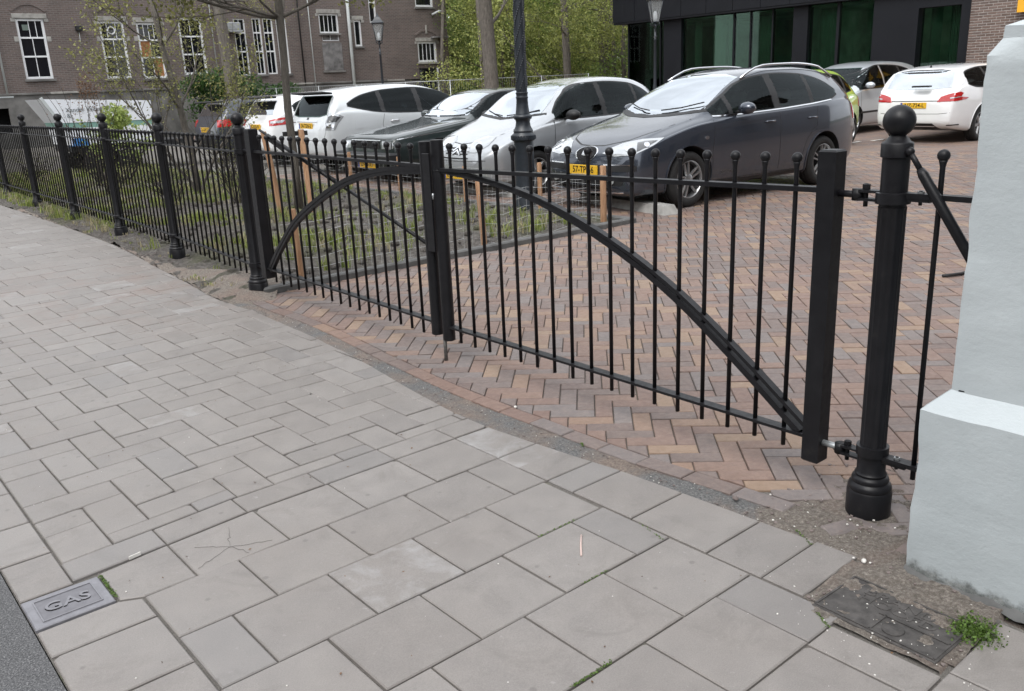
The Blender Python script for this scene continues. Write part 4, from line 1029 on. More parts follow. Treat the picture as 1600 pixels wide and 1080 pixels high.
def meshrun(a, b, h_, nz=6, step=0.10):
    a, b = Vector(a), Vector(b); L_ = (b - a).length; mb = MB(); n_ = int(L_ / step)
    for k in range(nz):
        z = 0.04 + (h_ - 0.04) * k / (nz - 1); pts = []
        for i in range(0, n_ + 1, 3): q = a.lerp(b, i / n_); pts.append((q.x + rnd.gauss(0, .004), q.y + rnd.gauss(0, .004), z + 0.012 * math.sin(i * .7 + k) - 0.03 * math.sin(i / n_ * math.pi * 3) ** 2))
        mb.tube(pts, 0.0014, 4, False, False)
    for i in range(n_ + 1):
        q = a.lerp(b, i / n_); lx = rnd.gauss(0, .006); mb.tube([(q.x, q.y, 0.03), (q.x + lx, q.y + lx, h_)], 0.0012, 4, False, False)
    mb.build("wire_mesh", MT['wire'], wf)
meshrun((2.98, 6.33), (4.98, 6.36), 0.50); meshrun((4.98, 6.36), (6.72, 6.47), 0.50); meshrun((6.72, 6.47), (6.87, 7.6), 0.50); meshrun((6.87, 7.6), (6.9, 12.2), 0.46)
meshrun((6.9, 12.2), (6.92, 18), 0.46)
# the white irrigation hoop near the silver car
# ------------------------------------------------------------------ lamp posts
def lamp_post_big(x, y, lab):
    e = empty("street_lamp", (x, y, 0), 0, lab, "street lamp")
    pr_ = [(0.125, -0.02), (0.125, 0.10), (0.118, 0.12), (0.115, 0.80), (0.118, 0.815), (0.140, 0.825), (0.146, 0.85), (0.140, 0.885), (0.118, 0.90), (0.112, 0.915), (0.118, 0.93), (0.108, 0.945), (0.090, 0.98), (0.082, 1.03), (0.088, 1.055), (0.102, 1.065), (0.110, 1.085), (0.104, 1.105), (0.084, 1.115), (0.082, 1.13), (0.080, 1.135), (0.070, 1.22), (0.066, 1.29), (0.070, 1.295), (0.070, 1.305), (0.066, 1.31), (0.067, 1.34), (0.070, 1.345), (0.070, 1.355), (0.064, 1.36), (0.064, 1.7), (0.058, 2.3), (0.052, 3.2)]
    MB().lathe(pr_, 32).build("pole", MT['lampiron'], e, sharp=50)
    mb = MB()
    for k in range(28):
        a = 2 * math.pi * k / 28; R_ = Matrix.Rotation(a, 4, 'Z'); mb.box((0.136, -0.009, 0.832), (0.149, 0.009, 0.878), R_)
    mb.build("gadroon_ring", MT['lampiron'], e)
    mb = MB()
    for s in range(5):   # twisted leaf ornament winding up the shaft
        for k in range(60):
            t_ = k / 60; z = 1.40 + t_ * 1.5; a = t_ * 9 + s * 1.2566; r_ = lerp(0.065, 0.056, t_)
            mb.sphere((r_ * math.cos(a), r_ * math.sin(a), z), 0.011, 5, 4, (1, 1, 1.3))
    mb.build("vine_relief", MT['lampiron'], e)
    for z in (1.30, 1.35): MB().lathe([(0.066, z), (0.072, z + .004), (0.072, z + .010), (0.066, z + .014)], 28).build("ring", MT['lampiron'], e)
    lantern(e, 3.2, 1.0); return e
def lantern(e, z, s):
    MB().lathe([(0.03 * s, z), (0.05 * s, z + 0.05 * s), (0.03 * s, z + .12 * s)], 12).build("lantern_socket", MT['lampiron'], e)
    mb = MB()
    zb, zt, rb, rt = z + .12 * s, z + .62 * s, .12 * s, .22 * s
    for k in range(4):
        a = math.pi / 4 + k * math.pi / 2; mb.tube([(rb * math.cos(a), rb * math.sin(a), zb), (rt * math.cos(a), rt * math.sin(a), zt)], 0.011 * s, 5)
        mb.tube([(0.02, 0, z + .02), (rb * math.cos(a) * 1.1, rb * math.sin(a) * 1.1, z + .06 * s), (rb * math.cos(a), rb * math.sin(a), zb)], 0.009 * s, 5)
    mb.lathe([(rb * 1.05, zb - .01), (rb * 1.05, zb + .01)], 4, Matrix.Rotation(math.pi / 4, 4, 'Z'), False); mb.build("lantern_frame", MT['lampiron'], e)
    vs = []; 
    for zz, rr in ((zb, rb * .97), (zt, rt * .97)):
        for k in range(4): a = math.pi / 4 + k * math.pi / 2; vs.append((rr * math.cos(a), rr * math.sin(a), zz))
    MB().add(vs, [(k, (k + 1) % 4, 4 + (k + 1) % 4, 4 + k) for k in range(4)]).build("lantern_glass", MT['lglass'], e)
    R_ = Matrix.Rotation(math.pi / 4, 4, 'Z')
    MB().lathe([(rt * 1.15, zt), (rt * 1.2, zt + .03 * s), (rt * .75, zt + .12 * s), (rt * .45, zt + .2 * s), (rt * .2, zt + .24 * s), (0.02, zt + .33 * s)], 4, R_, False).build("lantern_roof", MT['lampiron'], e)
    MB().lathe([(0.03 * s, zb), (0.05 * s, zb + .1 * s), (0.045 * s, zb + .2 * s), (0.02 * s, zb + .25 * s)], 10).build("bulb", MT['wpaint'], e)
lamp_post_big(6.90, 7.90, "ornate dark cast iron lamp post rising between the two silver and grey cars")
def lamp_small(x, y, zt, lab, s=1.0):
    e = empty("street_lamp", (x, y, 0), 0, lab, "street lamp"); z0 = zt - 0.95 * s
    MB().lathe([(0.10, 0), (0.10, 0.6), (0.07, 0.7), (0.06, 1.2), (0.045, 1.3), (0.035, z0 - .3), (0.05, z0 - .28), (0.03, z0 - .25), (0.03, z0)], 14).build("pole", MT['lampiron'], e)
    MB().tube([(-0.22, 0, z0 - .2), (0.22, 0, z0 - .2)], 0.014, 6).build("ladder_bar", MT['lampiron'], e)
    mb = MB()
    for sx in (-1, 1): mb.tube([(0, 0, z0 - .1), (0.10 * sx, 0, z0 + .06), (0.05 * sx, 0, z0 + .16)], 0.014, 6)
    mb.build("bracket", MT['lampiron'], e); lantern(e, z0 + .05, s); return e
lamp_small(17.3, 27.2, 3.95, "small lantern lamp post standing in front of the brown brick school", 1.1).rotation_euler[2] = 0.9
lamp_small(20.0, 17.1, 3.85, "lantern lamp post against the black building", 1.15).rotation_euler[2] = 0.9
# ------------------------------------------------------------------ buildings
def facade(name, parent, mat, O, U, N, u0, u1, z0, z1, ops, reveal=0.14, thick=0.3):
    """wall in the plane through O along U with outward normal N, real openings with reveals"""
    O, U, N = Vector(O), Vector(U), Vector(N); us = sorted({u0, u1} | {o[0] for o in ops} | {o[1] for o in ops}); zs = sorted({z0, z1} | {o[2] for o in ops} | {o[3] for o in ops})
    us = [u for u in us if u0 <= u <= u1]; zs = [z for z in zs if z0 <= z <= z1]
    P = lambda u, z, d=0: O + U * u + Vector((0, 0, z)) - N * d
    mb = MB(); flip = U.cross(Vector((0, 0, 1))).dot(N) < 0
    def q(a, b, c, d): mb.add([a, b, c, d], [(0, 1, 2, 3) if not flip else (3, 2, 1, 0)])
    for a, b in zip(us, us[1:]):
        for c, d in zip(zs, zs[1:]):
            uc, zc = (a + b) / 2, (c + d) / 2
            if any(o[0] < uc < o[1] and o[2] < zc < o[3] for o in ops): continue
            q(P(a, c), P(b, c), P(b, d), P(a, d))
    for o in ops:
        a, b, c, d = max(o[0], u0), min(o[1], u1), max(o[2], z0), min(o[3], z1); r = reveal
        q(P(a, c, r), P(a, c), P(a, d), P(a, d, r)); q(P(b, c), P(b, c, r), P(b, d, r), P(b, d)); q(P(a, c, r), P(b, c, r), P(b, c), P(a, c)); q(P(a, d), P(b, d), P(b, d, r), P(a, d, r))
    # side and top returns
    q(P(u0, z0, thick), P(u0, z0), P(u0, z1), P(u0, z1, thick)); q(P(u1, z0), P(u1, z0, thick), P(u1, z1, thick), P(u1, z1)); q(P(u0, z1), P(u1, z1), P(u1, z1, thick), P(u0, z1, thick))
    return mb.build(name, mat, parent)
def window(parent, O, U, N, u0, u1, z0, z1, fw_=0.07, transoms=(), bars=(), name="window", glass='wglass', depth=0.10, frame='wpaint', special=None, bw=0.022):
    """frame + glazing bars as one part, every pane a child. bars: per band list of relative splits; transoms: heights"""
    O, U, N = Vector(O), Vector(U), Vector(N); V3 = lambda u, z, d: O + U * u + Vector((0, 0, z)) - N * d
    def bx(mb, a, b, c, d, n0, n1):
        ps = [V3(a, c, n1), V3(b, c, n1), V3(b, d, n1), V3(a, d, n1), V3(a, c, n0), V3(b, c, n0), V3(b, d, n0), V3(a, d, n0)]
        fs = [(0, 3, 2, 1), (4, 5, 6, 7), (0, 1, 5, 4), (1, 2, 6, 5), (2, 3, 7, 6), (3, 0, 4, 7)]
        if U.cross(Vector((0, 0, 1))).dot(N) < 0: fs = [f[::-1] for f in fs]
        mb.add(ps, fs)
    mb = MB(); d0 = depth - 0.05; d1 = depth + 0.03
    bx(mb, u0, u0 + fw_, z0, z1, d0, d1); bx(mb, u1 - fw_, u1, z0, z1, d0, d1); bx(mb, u0 + fw_, u1 - fw_, z0, z0 + fw_, d0, d1); bx(mb, u0 + fw_, u1 - fw_, z1 - fw_, z1, d0, d1)
    zs = [z0 + fw_] + sorted(transoms) + [z1 - fw_]; ia, ib = u0 + fw_, u1 - fw_; panes = []
    for z in transoms: bx(mb, ia, ib, z - 0.03, z + 0.03, d0 + .005, d1 - .005)
    for k in range(len(zs) - 1):
        sp = bars[k] if k < len(bars) else (); c = zs[k] + (0.03 if k else 0); d = zs[k + 1] - (0.03 if k < len(zs) - 2 else 0)
        us = [ia] + [lerp(ia, ib, s) for s in sp] + [ib]
        for i, u in enumerate(us[1:-1]): bx(mb, u - bw / 2, u + bw / 2, c, d, d0 + .015, d1 - .015)
        for i in range(len(us) - 1): panes.append((k, i, us[i] + (bw / 2 if i else 0), us[i + 1] - (bw / 2 if i < len(us) - 2 else 0), c, d))
    f = mb.build(name, MT[frame], parent)
    for k, i, a, b, c, d in panes:
        m_ = MT[glass]
        if special and (k, i) in special: m_ = MT[special[(k, i)]]
        pm = MB(); bx(pm, a, b, c, d, depth - 0.005, depth + 0.005); pm.build("pane", m_, f)
    return f
def block(parent, name, mat, O, U, N, u0, u1, z0, z1, out=0.03, inn=0.05, e=0.008):
    O, U, N = Vector(O), Vector(U), Vector(N); R = Matrix((U, N, Vector((0, 0, 1)))).transposed().to_4x4(); R.translation = O
    mb = MB(); mb.bevbox((u0, -inn, z0), (u1, out, z1), e, R)
    if R.determinant() < 0: mb.f = [f[::-1] for f in mb.f]
    return mb.build(name, MT[mat], parent)

# --- old brick school
sc_ = empty("brick_school", (0, 0, 0), label="old brown brick school building with tall white sash windows at the left", cat="building")
O, U, N = (0, 37.4, 0), (1, 0, 0), (0, -1, 0)
W_ = dict(w1=(8.30, 9.25, 2.40, 4.53), w2=(11.18, 12.11, 2.34, 4.47), w3=(12.58, 13.53, 2.30, 4.43), w0=(14.25, 15.25, 2.40, 4.62), wa=(16.62, 17.14, 2.30, 4.62), wb=(17.45, 17.86, 2.33, 4.65), wc=(17.95, 18.42, 2.33, 4.65), wd=(18.56, 19.05, 2.33, 4.65),
          w6=(20.68, 21.68, 4.03, 4.88), w6b=(20.78, 21.66, 3.70, 4.0), w7=(22.47, 22.87, 3.45, 4.62), w10=(23.36, 23.75, 4.50, 6.6), w9=(26.0, 27.08, 5.25, 7.0), w8=(25.98, 27.12, 2.68, 3.66), door=(25.98, 27.14, 0.3, 2.40),
          wq=(5.0, 5.95, 2.4, 4.53))
facade("wall", sc_, MT['schoolbrick'], O, U, N, 1.0, 27.85, 1.90, 9.0, list(W_.values()))
facade("plinth", sc_, MT['plinth'], (0, 37.33, 0), U, N, 1.0, 27.92, -0.1, 1.84, [(6.4, 7.5, 0.5, 1.4), (9.6, 10.7, 0.5, 1.45), (11.3, 12.4, 0.5, 1.45), (14.6, 15.6, 0.5, 1.4), W_['door']])
for k in range(27): block(sc_, "plinth_coping", 'stone' if k % 5 == 3 else 'plinth', (0, 37.33, 0), U, N, 1.0 + k, 1.996 + k if k < 26 else 27.92, 1.84, 1.92, 0.06, 0.25) if not (25 <= 1.0 + k < 27) else None
MB().box((27.82, 37.6, -0.1), (27.85, 46, 9)).build("side_wall", MT['schoolbrick'], sc_); MB().box((1.0, 46, -.1), (27.8, 46.1, 9)).build("back_wall", MT['schoolbrick'], sc_); MB().box((1.0, 37.42, 8.95), (27.8, 46, 9.1)).build("roof", MT['plinth'], sc_)
MB().box((1.1, 38.3, 0), (27.7, 38.35, 8.9)).build("inner_wall", MT['dark'], sc_)
window(sc_, O, U, N, *W_['w1'], transoms=(3.20, 3.86), bars=((0.5,), (0.5,), (0.44, 0.74)), fw_=0.085)
window(sc_, O, U, N, *W_['wq'], transoms=(3.20, 3.86), bars=((0.5,), (0.5,), (0.33, 0.66)), fw_=0.085)
window(sc_, O, U, N, *W_['w2'], transoms=(3.15, 3.80), bars=((0.5,), (0.5,), (0.27, 0.70)), fw_=0.085)
window(sc_, O, U, N, *W_['w3'], transoms=(3.10, 3.76), bars=((0.5,), (0.5,), (0.25, 0.5, 0.75)), fw_=0.085, special={(1, 0): 'board', (0, 1): 'board'})
window(sc_, O, U, N, *W_['w0'], transoms=(3.2, 3.9), bars=((0.5,), (0.5,), (0.5,)), fw_=0.09)
for k in ('wa', 'wb', 'wc', 'wd'): window(sc_, O, U, N, *W_[k], transoms=(3.28, 4.05), bars=((0.5,), (0.5,), (0.5,)), fw_=0.055)
window(sc_, O, U, N, *W_['w6'], bars=((0.25, 0.5, 0.75),), fw_=0.075); window(sc_, O, U, N, *W_['w6b'], bars=((0.5,),), fw_=0.04, glass='patch')
window(sc_, O, U, N, *W_['w7'], fw_=0.08); window(sc_, O, U, N, *W_['w10'], fw_=0.07, transoms=(5.4,)); window(sc_, O, U, N, *W_['w9'], fw_=0.10, transoms=(6.0,))
window(sc_, O, U, N, *W_['w8'], bars=((0.25, 0.5, 0.75),), fw_=0.10)
dr = window(sc_, O, U, N, W_['door'][0], W_['door'][1], 0.3, 2.40, fw_=0.06, transoms=(1.0,), bars=((0.33, 0.66), (0.33, 0.66)), name="door", frame='door')
block(sc_, "door_jamb", 'wpaint', O, U, N, 27.06, 27.14, 0.3, 2.4, 0.02, 0.02)
for k in ('w1', 'w2', 'w3', 'wq', 'w6', 'w8', 'w7'):
    a, b, c, d = W_[k]
    block(sc_, "lintel", 'stone', O, U, N, a - 0.10, b + 0.12, d, d + 0.17, 0.03)
    block(sc_, "corner_stone", 'stone', O, U, N, a - 0.16, a, d - 0.12, d - .001, 0.02); block(sc_, "corner_stone", 'stone', O, U, N, b, b + 0.16, d - 0.12, d - .001, 0.02)
    if k in ('w1', 'w2', 'w3', 'wq'): block(sc_, "corner_stone", 'stone', O, U, N, a - 0.15, a, 3.72, 3.90, 0.018); block(sc_, "corner_stone", 'stone', O, U, N, b, b + 0.15, 3.72, 3.90, 0.018)
for k in ('w1', 'w2', 'w3', 'w0', 'wa', 'wb', 'wd', 'w6', 'w7', 'w8', 'w9', 'wq'):
    a, b, c, d = W_[k]; block(sc_, "sill", 'plinth' if k != 'w8' else 'stone', O, U, N, a - 0.06, b + 0.06, c - 0.09, c, 0.07, 0.10)
P_ = [Vector((11.63 + .13 * math.cos(a), 37.375 + .10, 4.12 + .13 * math.sin(a))) for a in np.linspace(0, 6.2832, 18)]
MB().tube(P_, .028, 5, True, False).build("round_sticker", MT['wpaint'], sc_); MB().box((8.50, 37.47, 4.12), (8.72, 37.48, 4.32)).build("window_notice", MT['curtain'], sc_)
for x0, x1, z0, z1 in ((8.4, 9.2, 2.45, 3.1), (11.3, 11.7, 2.4, 2.9), (14.3, 15.2, 3.3, 3.8), (20.75, 21.3, 4.1, 4.6), (26.1, 26.6, 2.75, 3.4)): MB().box((x0, 37.95, z0), (x1, 37.97, z1)).build("interior_shade", MT['inwall'], sc_)
# relieving brick arches over the openings
for (a, b, c, d) in (W_['w1'], W_['w2'], W_['w8']):
    mc = (a + b) / 2; mb = MB(); pts = [(mc + t_ * 0.62 * (b - a), 37.385, d + 0.26 + 0.26 * (1 - (t_ * 1.0) ** 2)) for t_ in np.linspace(-1, 1, 15)]; mb.bar(pts, 0.016, 0.05, (0, 1, 0)); mb.build("brick_arch", MT['schoolbrick'], sc_)
MB().bevbox((20.72, 37.37, 2.42), (21.72, 37.44, 3.62), 0.01).build("rendered_niche", MT['patch'], sc_); block(sc_, "niche_sill", 'plinth', O, U, N, 20.65, 21.80, 2.32, 2.41, 0.07)
# pipes, cables
for x, r_, mk, z0_ in ((22.17, 0.075, 'downpipe', 0), (19.64, 0.035, 'trim', 1.8), (20.15, 0.02, 'downpipe', 0.5), (15.62, 0.02, 'downpipe', 2.4), (7.55, 0.035, 'downpipe', 1.9)):
    o = MB().tube([(x, 37.30, z0_), (x, 37.30, 8.9)], r_, 10).build("downpipe" if r_ > 0.05 else "cable_pipe", MT[mk], sc_)
mb = MB(); mb.bevbox((15.85, 37.05, 4.05), (16.85, 37.4, 4.14), 0.01); mb.bevbox((16.1, 37.1, 4.14), (16.8, 37.4, 4.45), 0.03); mb.build("zinc_canopy", MT['hopper'], sc_)
mb = MB(); mb.tube([(15.95, 37.25, 4.1), (15.9, 37.25, 5.0), (15.85, 37.25, 8.0)], 0.07, 8); mb.build("downpipe", MT['hopper'], sc_)
MB().bevbox((10.30, 37.2, 4.10), (10.52, 37.4, 4.27), 0.01).build("wall_lamp", MT['trim'], sc_); MB().tube([(10.42, 37.37, 4.1), (10.40, 37.37, 3.55)], 0.012, 5).build("conduit", MT['downpipe'], sc_)
MB().bevbox((26.5, 37.32, 4.02), (26.56, 37.4, 4.42), 0.005).build("wall_anchor", MT['stone'], sc_); mb = MB(); mb.tube([(26.9, 37.3, 4.9), (27.2, 37.1, 5.05), (27.5, 37.1, 5.03)], 0.05, 8); mb.build("wall_spotlight", MT['downpipe'], sc_)
MB().bevbox((26.8, 36.95, 3.80), (27.6, 37.4, 3.88), 0.01).build("door_canopy", MT['patch'], sc_)
# buttress wall and yard wall in front of the school
yw = empty("garden_wall", (0, 0, 0), label="low grey rendered wall with openings in front of the school at the far left", cat="wall")
facade("wall_panel", yw, MT['plinth'], (0, 30.0, 0), U, N, 0.5, 5.2, -0.1, 1.45, [(1.4, 2.6, 0.5, 1.2), (3.4, 4.5, 0.5, 1.2)], 0.1, 0.2)
MB().tube([(0.5, 29.9, 1.75), (6.2, 29.9, 1.72)], 0.025, 6).build("handrail", MT['downpipe'], yw)

# --- black modern building
bb = empty("black_building", (0, 0, 0), label="modern black clad building with green tinted glass at the upper right", cat="building")
O, U, N = (25.0, 0, 0), (0, 1, 0), (-1, 0, 0)
ys = [23.40]; 
while ys[-1] > 8.5: ys.append(ys[-1] - 1.05)
for a, b in zip(ys, ys[1:]): block(bb, "cladding_panel", 'cladding', O, U, N, b + 0.008, a - 0.008, 3.42, 6.8, 0.0, 0.05, 0.004)
MB().box((25.06, 8.0, 3.44), (36, 23.36, 6.75)).build("upper_storey", MT['dark'], bb)
MB().bevbox((25.06, 23.36, 3.42), (36, 23.41, 6.8), 0.004).build("cladding_panel", MT['cladding'], bb)
MB().box((25.02, 8.0, 3.36), (36, 23.38, 3.415)).build("soffit", MT['cladding'], bb)
O2 = (25.35, 0, 0)
def glaz(y0, y1, z0=0.12, z1=3.36): block(bb, "glass_panel", 'gglass', O2, U, N, y0 + 0.03, y1 - 0.03, z0, z1, 0.0, 0.02, 0.002)
def mull(y, wd=0.06, z1=3.36): block(bb, "mullion", 'cladding', O2, U, N, y - wd / 2, y + wd / 2, 0.0, z1, 0.03, 0.10, 0.003)
def solid(y0, y1, out=0.10, z1=3.36): block(bb, "cladding_column", 'cladding', O2, U, N, y0, y1, 0.0, z1, out, 0.2, 0.004)
glaz(21.2, 22.93); mull(22.93); mull(21.42, 0.04); solid(20.42, 21.2)
glaz(18.33, 20.42); mull(18.30); glaz(16.85, 18.30); mull(17.66, 0.05); mull(16.84, 0.05); glaz(16.08, 16.84); solid(15.56, 16.06); 
glaz(14.62, 15.56); mull(14.60, 0.09); glaz(13.44, 14.60); solid(12.12, 13.42, 0.18); glaz(10.98, 12.10, 0.12, 2.96); solid(10.70, 10.96, 0.2)
block(bb, "cladding_fascia", 'cladding', O2, U, N, 10.96, 12.12, 2.96, 3.36, 0.18, 0.05)
block(bb, "base_rail", 'cladding', O2, U, N, 10.7, 22.96, 0.0, 0.12, 0.02, 0.1)
# glass side towards the park and the interior
MB().box((25.38, 22.94, 0.1), (30, 22.96, 3.36)).build("glass_panel", MT['gglass'], bb)
MB().box((25.4, 8.5, 0.0), (35, 23, 0.02)).build("floor", MT['inwall'], bb); MB().box((25.4, 8.5, 3.30), (35, 23, 3.34)).build("ceiling", MT['inwall'], bb); MB().box((30.5, 8.5, 0), (30.6, 22.9, 3.3)).build("back_wall", MT['inwall'], bb); MB().box((27.4, 22.80, 0), (30.5, 22.86, 3.3)).build("partition", MT['inwall'], bb)
MB().box((25.5, 16.02, 0.02), (33.4, 16.1, 3.3)).build("partition", MT['inwall'], bb)
for y0, y1, mk in ((19.9, 20.2, 'curtain'), (18.9, 19.4, 'curtain'), (18.5, 18.8, 'curtain'), (17.1, 17.6, 'curtain'), (14.75, 15.4, 'curtain'), (13.5, 13.75, 'curtain'), (11.0, 11.45, 'curtain'), (11.7, 12.0, 'curtain')):
    mb = MB(); n_ = 14; vs = []; fs = []
    for i in range(n_ + 1):
        yy = lerp(y0, y1, i / n_); xx = 25.75 + 0.05 * math.sin(i * 2.1); vs += [(xx, yy, 0.1), (xx, yy, 3.25)]
    for i in range(n_): fs.append((2 * i, 2 * i + 2, 2 * i + 3, 2 * i + 1))
    mb.add(vs, fs, True); mb.build("curtain", MT[mk], bb)
MB().bevbox((27.5, 13.6, 0.02), (27.7, 14.25, 2.0), 0.01).build("red_cupboard", MT['redpanel'], bb)
for y_, x_ in ((13.9, 27.2), (14.3, 29), (11.5, 27), (12.3, 28.5)): MB().box((x_, y_ - 0.45, 3.20), (x_ + 0.05, y_ + 0.45, 3.24)).build("tube_light", MT['lamp_tube'], bb)
for x_, y_ in ((27, 19.6), (28, 17.6), (27.2, 14.9)): 
    mb = MB(); mb.bevbox((x_, y_ - .6, 0.70), (x_ + .7, y_ + .6, 0.74), 0.005)
    for sx in (0.05, .62):
        for sy in (-.55, .5): mb.box((x_ + sx, y_ + sy, 0.02), (x_ + sx + .04, y_ + sy + .04, 0.70))
    mb.build("table", MT['curtain'], bb)

# --- unseen houses added across the street (behind the camera) for its reflections and shade
hh = empty("added_terrace_house", (0, 0, 0), label="unseen brown brick terrace added across the road for reflections, with rows of dark windows", cat="building")
hw = [(u, u + 1.1, z, z + 1.9) for u in np.arange(-28, 44, 2.6) for z in (0.9, 4.2, 7.4)]
facade("wall", hh, MT['schoolbrick'], (-15, 0, 0), (0, -1, 0), (1, 0, 0), -45, 30, -0.1, 10.5, [(-b, -a, c, d) for a, b, c, d in hw])
MB().box((-15.2, -29, 0.5), (-15.12, 44, 10)).build("window_glass", MT['wglass'], hh)
MB().box((-22, -30, 10.5), (-14.8, 45, 10.7)).build("roof", MT['plinth'], hh)
# --- unseen corner house of the white pillar, added tall to darken car reflections
h2 = empty("added_corner_house", (0, 0, 0), label="unseen tall dark brick house added right of the view to darken car reflections", cat="building")
hw = [(u, u + 1.2, z, z + 1.9) for u in np.arange(4.2, 22, 3.0) for z in (1.0, 4.4, 7.5)]
facade("wall", h2, MT['schoolbrick'], (0, -3.2, 0), (1, 0, 0), (0, 1, 0), 3.2, 24.0, -0.1, 10.0, hw)
MB().box((3.4, -3.5, 0.4), (23.8, -3.42, 9.6)).build("window_glass", MT['wglass'], h2)
MB().box((3.0, -12, 10.0), (24.2, -3.0, 10.2)).build("roof", MT['plinth'], h2)
# --- brown brick wall at the right, every brick real
bw_ = empty("brick_wall", (0, 0, 0), label="brown brick wall with pale joints at the right end of the black building", cat="wall")
MB().box((24.92, 4.0, -0.1), (25.6, 10.615, 7.0)).build("mortar_bed", MT['mortar'], bw_)
bm_ = MB(); bm_.bevbox((-0.0, -0.103, -0.0245), (0.06, 0.103, 0.0245), 0.003); bme = bm_.mesh("wall_brick", MT['wallbrick']); bulk = MB(); cnt = 0
cells = []
r_ = 0; z = 0.03
while z < 6.9:
    y = 10.62 - 0.105 - (0.11 if r_ % 2 else 0)
    if r_ % 2: bulk.box((24.909, 10.515, z - .0245), (24.95, 10.614, z + .0245))
    while y > 4.2: cells.append((y, z)); y -= 0.2205
    z += 0.066; r_ += 1
vis = [c for c in cells if seen((24.9, *c), 0) and c[1] > 1.3 and proj((24.9, *c))[0] < 1605]
vs_ = set(vis[:300])
for c in cells:
    if c in vs_: link("brick", bme, bw_, (24.909, c[0], c[1] + rnd.uniform(-.001, .001)))
    elif c[1] > 0.9 and c[0] > 5: bulk.box((24.909, c[0] - 0.103, c[1] - 0.0245), (24.93, c[0] + 0.103, c[1] + 0.0245))
stuff(bulk.build("bricks", MT['wallbrick'], bw_))

# ------------------------------------------------------------------ vegetation
def limb(mb, p, d, L_, r, depth, tips, seg=5, curl=0.25, kids=3, upb=0.15, sides=6, spread=0.7, shrink=0.62):
    pts = [Vector(p)]; d = Vector(d).normalized(); rs = [r]
    for k in range(seg):
        d = (d + Vector((rnd.gauss(0, curl), rnd.gauss(0, curl), rnd.gauss(0, curl * .6) + upb)) * 0.5).normalized()
        pts.append(pts[-1] + d * L_ / seg); rs.append(r * lerp(1, 0.45, (k + 1) / seg))
    mb.tube(pts, rs, sides, True, False)
    if depth <= 0: tips += [tuple(lerp(pts[i], pts[i + 1], rnd.random())) for i in range(seg) for _ in range(2)]; return pts
    for k in range(kids):
        t_ = rnd.uniform(0.35, 1.0); i = min(seg - 1, int(t_ * seg)); q = pts[i].lerp(pts[i + 1], t_ * seg - i)
        a = Vector((rnd.gauss(0, 1), rnd.gauss(0, 1), rnd.gauss(0, .5))).normalized()
        limb(mb, q, (d + a * spread).normalized() if depth else a, L_ * shrink * rnd.uniform(.7, 1.2), max(0.0025, rs[i] * 0.55), depth - 1, tips, max(3, seg - 1), curl, kids, upb, max(4, sides - 1), spread, shrink)
    limb(mb, pts[-1], d, L_ * shrink, rs[-1], depth - 1, tips, max(3, seg - 1), curl, kids, upb, max(4, sides - 1), spread, shrink)
    return pts
def tree(name, x, y, trunk, limbs, barkm, leafm, lab, cat="tree", group=None, leaf=0.02, per=6, jit=0.06, **kw):
    """trunk: list of (dx,dy,z,r); limbs: list of (index, direction, length, radius, depth)"""
    e = empty(name, (x, y, 0), 0, lab, cat, group); mb = MB(); tips = []
    pts = [Vector(t[:3]) for t in trunk]
    if pts: mb.tube(pts, [t[3] for t in trunk], 12)
    for z_, d_, L_, r_, dep in limbs:
        q = pts[-1] if z_ is None else (pts[z_] if isinstance(z_, int) else Vector(z_)); limb(mb, q, d_, L_, r_, dep, tips, **kw)
    mb.build("trunk", MT[barkm], e)
    if leafm and tips:
        P = np.repeat(np.array(tips), per, 0); P = P + nr.normal(size=P.shape) * jit; leaves("crown", P, leaf, MT[leafm], e)
    return e
# young tree tied to the stakes
rnd.seed(21)
tree("young_tree", 5.12, 10.25, [(0, 0, -0.05, 0.06), (0.02, 0.02, 0.6, 0.05), (0.0, 0.0, 1.3, 0.047), (0.02, -0.01, 1.9, 0.045), (0.03, 0.0, 2.34, 0.048), (0.05, 0.0, 2.9, 0.045), (0.02, 0.03, 3.6, 0.03), (0.0, 0.0, 4.4, 0.012)],
     [(4, (-1, .45, .12), 1.1, 0.026, 2), (4, (1, -.4, .30), 1.0, 0.026, 2), (4, (-.9, 0.9, 0.25), 1.1, .02, 2), (4, (.6, .7, 0.4), 1.0, .02, 2), (4, (-.8, -.5, 0.35), 0.9, .018, 2), (5, (-1, .2, .3), 1.1, 0.02, 2), (5, (.8, -.6, .3), 1.0, 0.02, 2), (5, (.1, -1, .4), 0.9, .018, 2), (6, (-.6, .6, .6), 0.9, .014, 2), (6, (.7, -.4, .6), 0.8, .014, 2), (4, (-1.0, 0.1, 0.05), 1.2, .018, 2)],
     'barkyoung', 'leafspring', "young tree with a straight bare trunk, tied to two stakes behind the left gate leaf", leaf=0.026, per=7, jit=0.07, kids=4, upb=0.10)
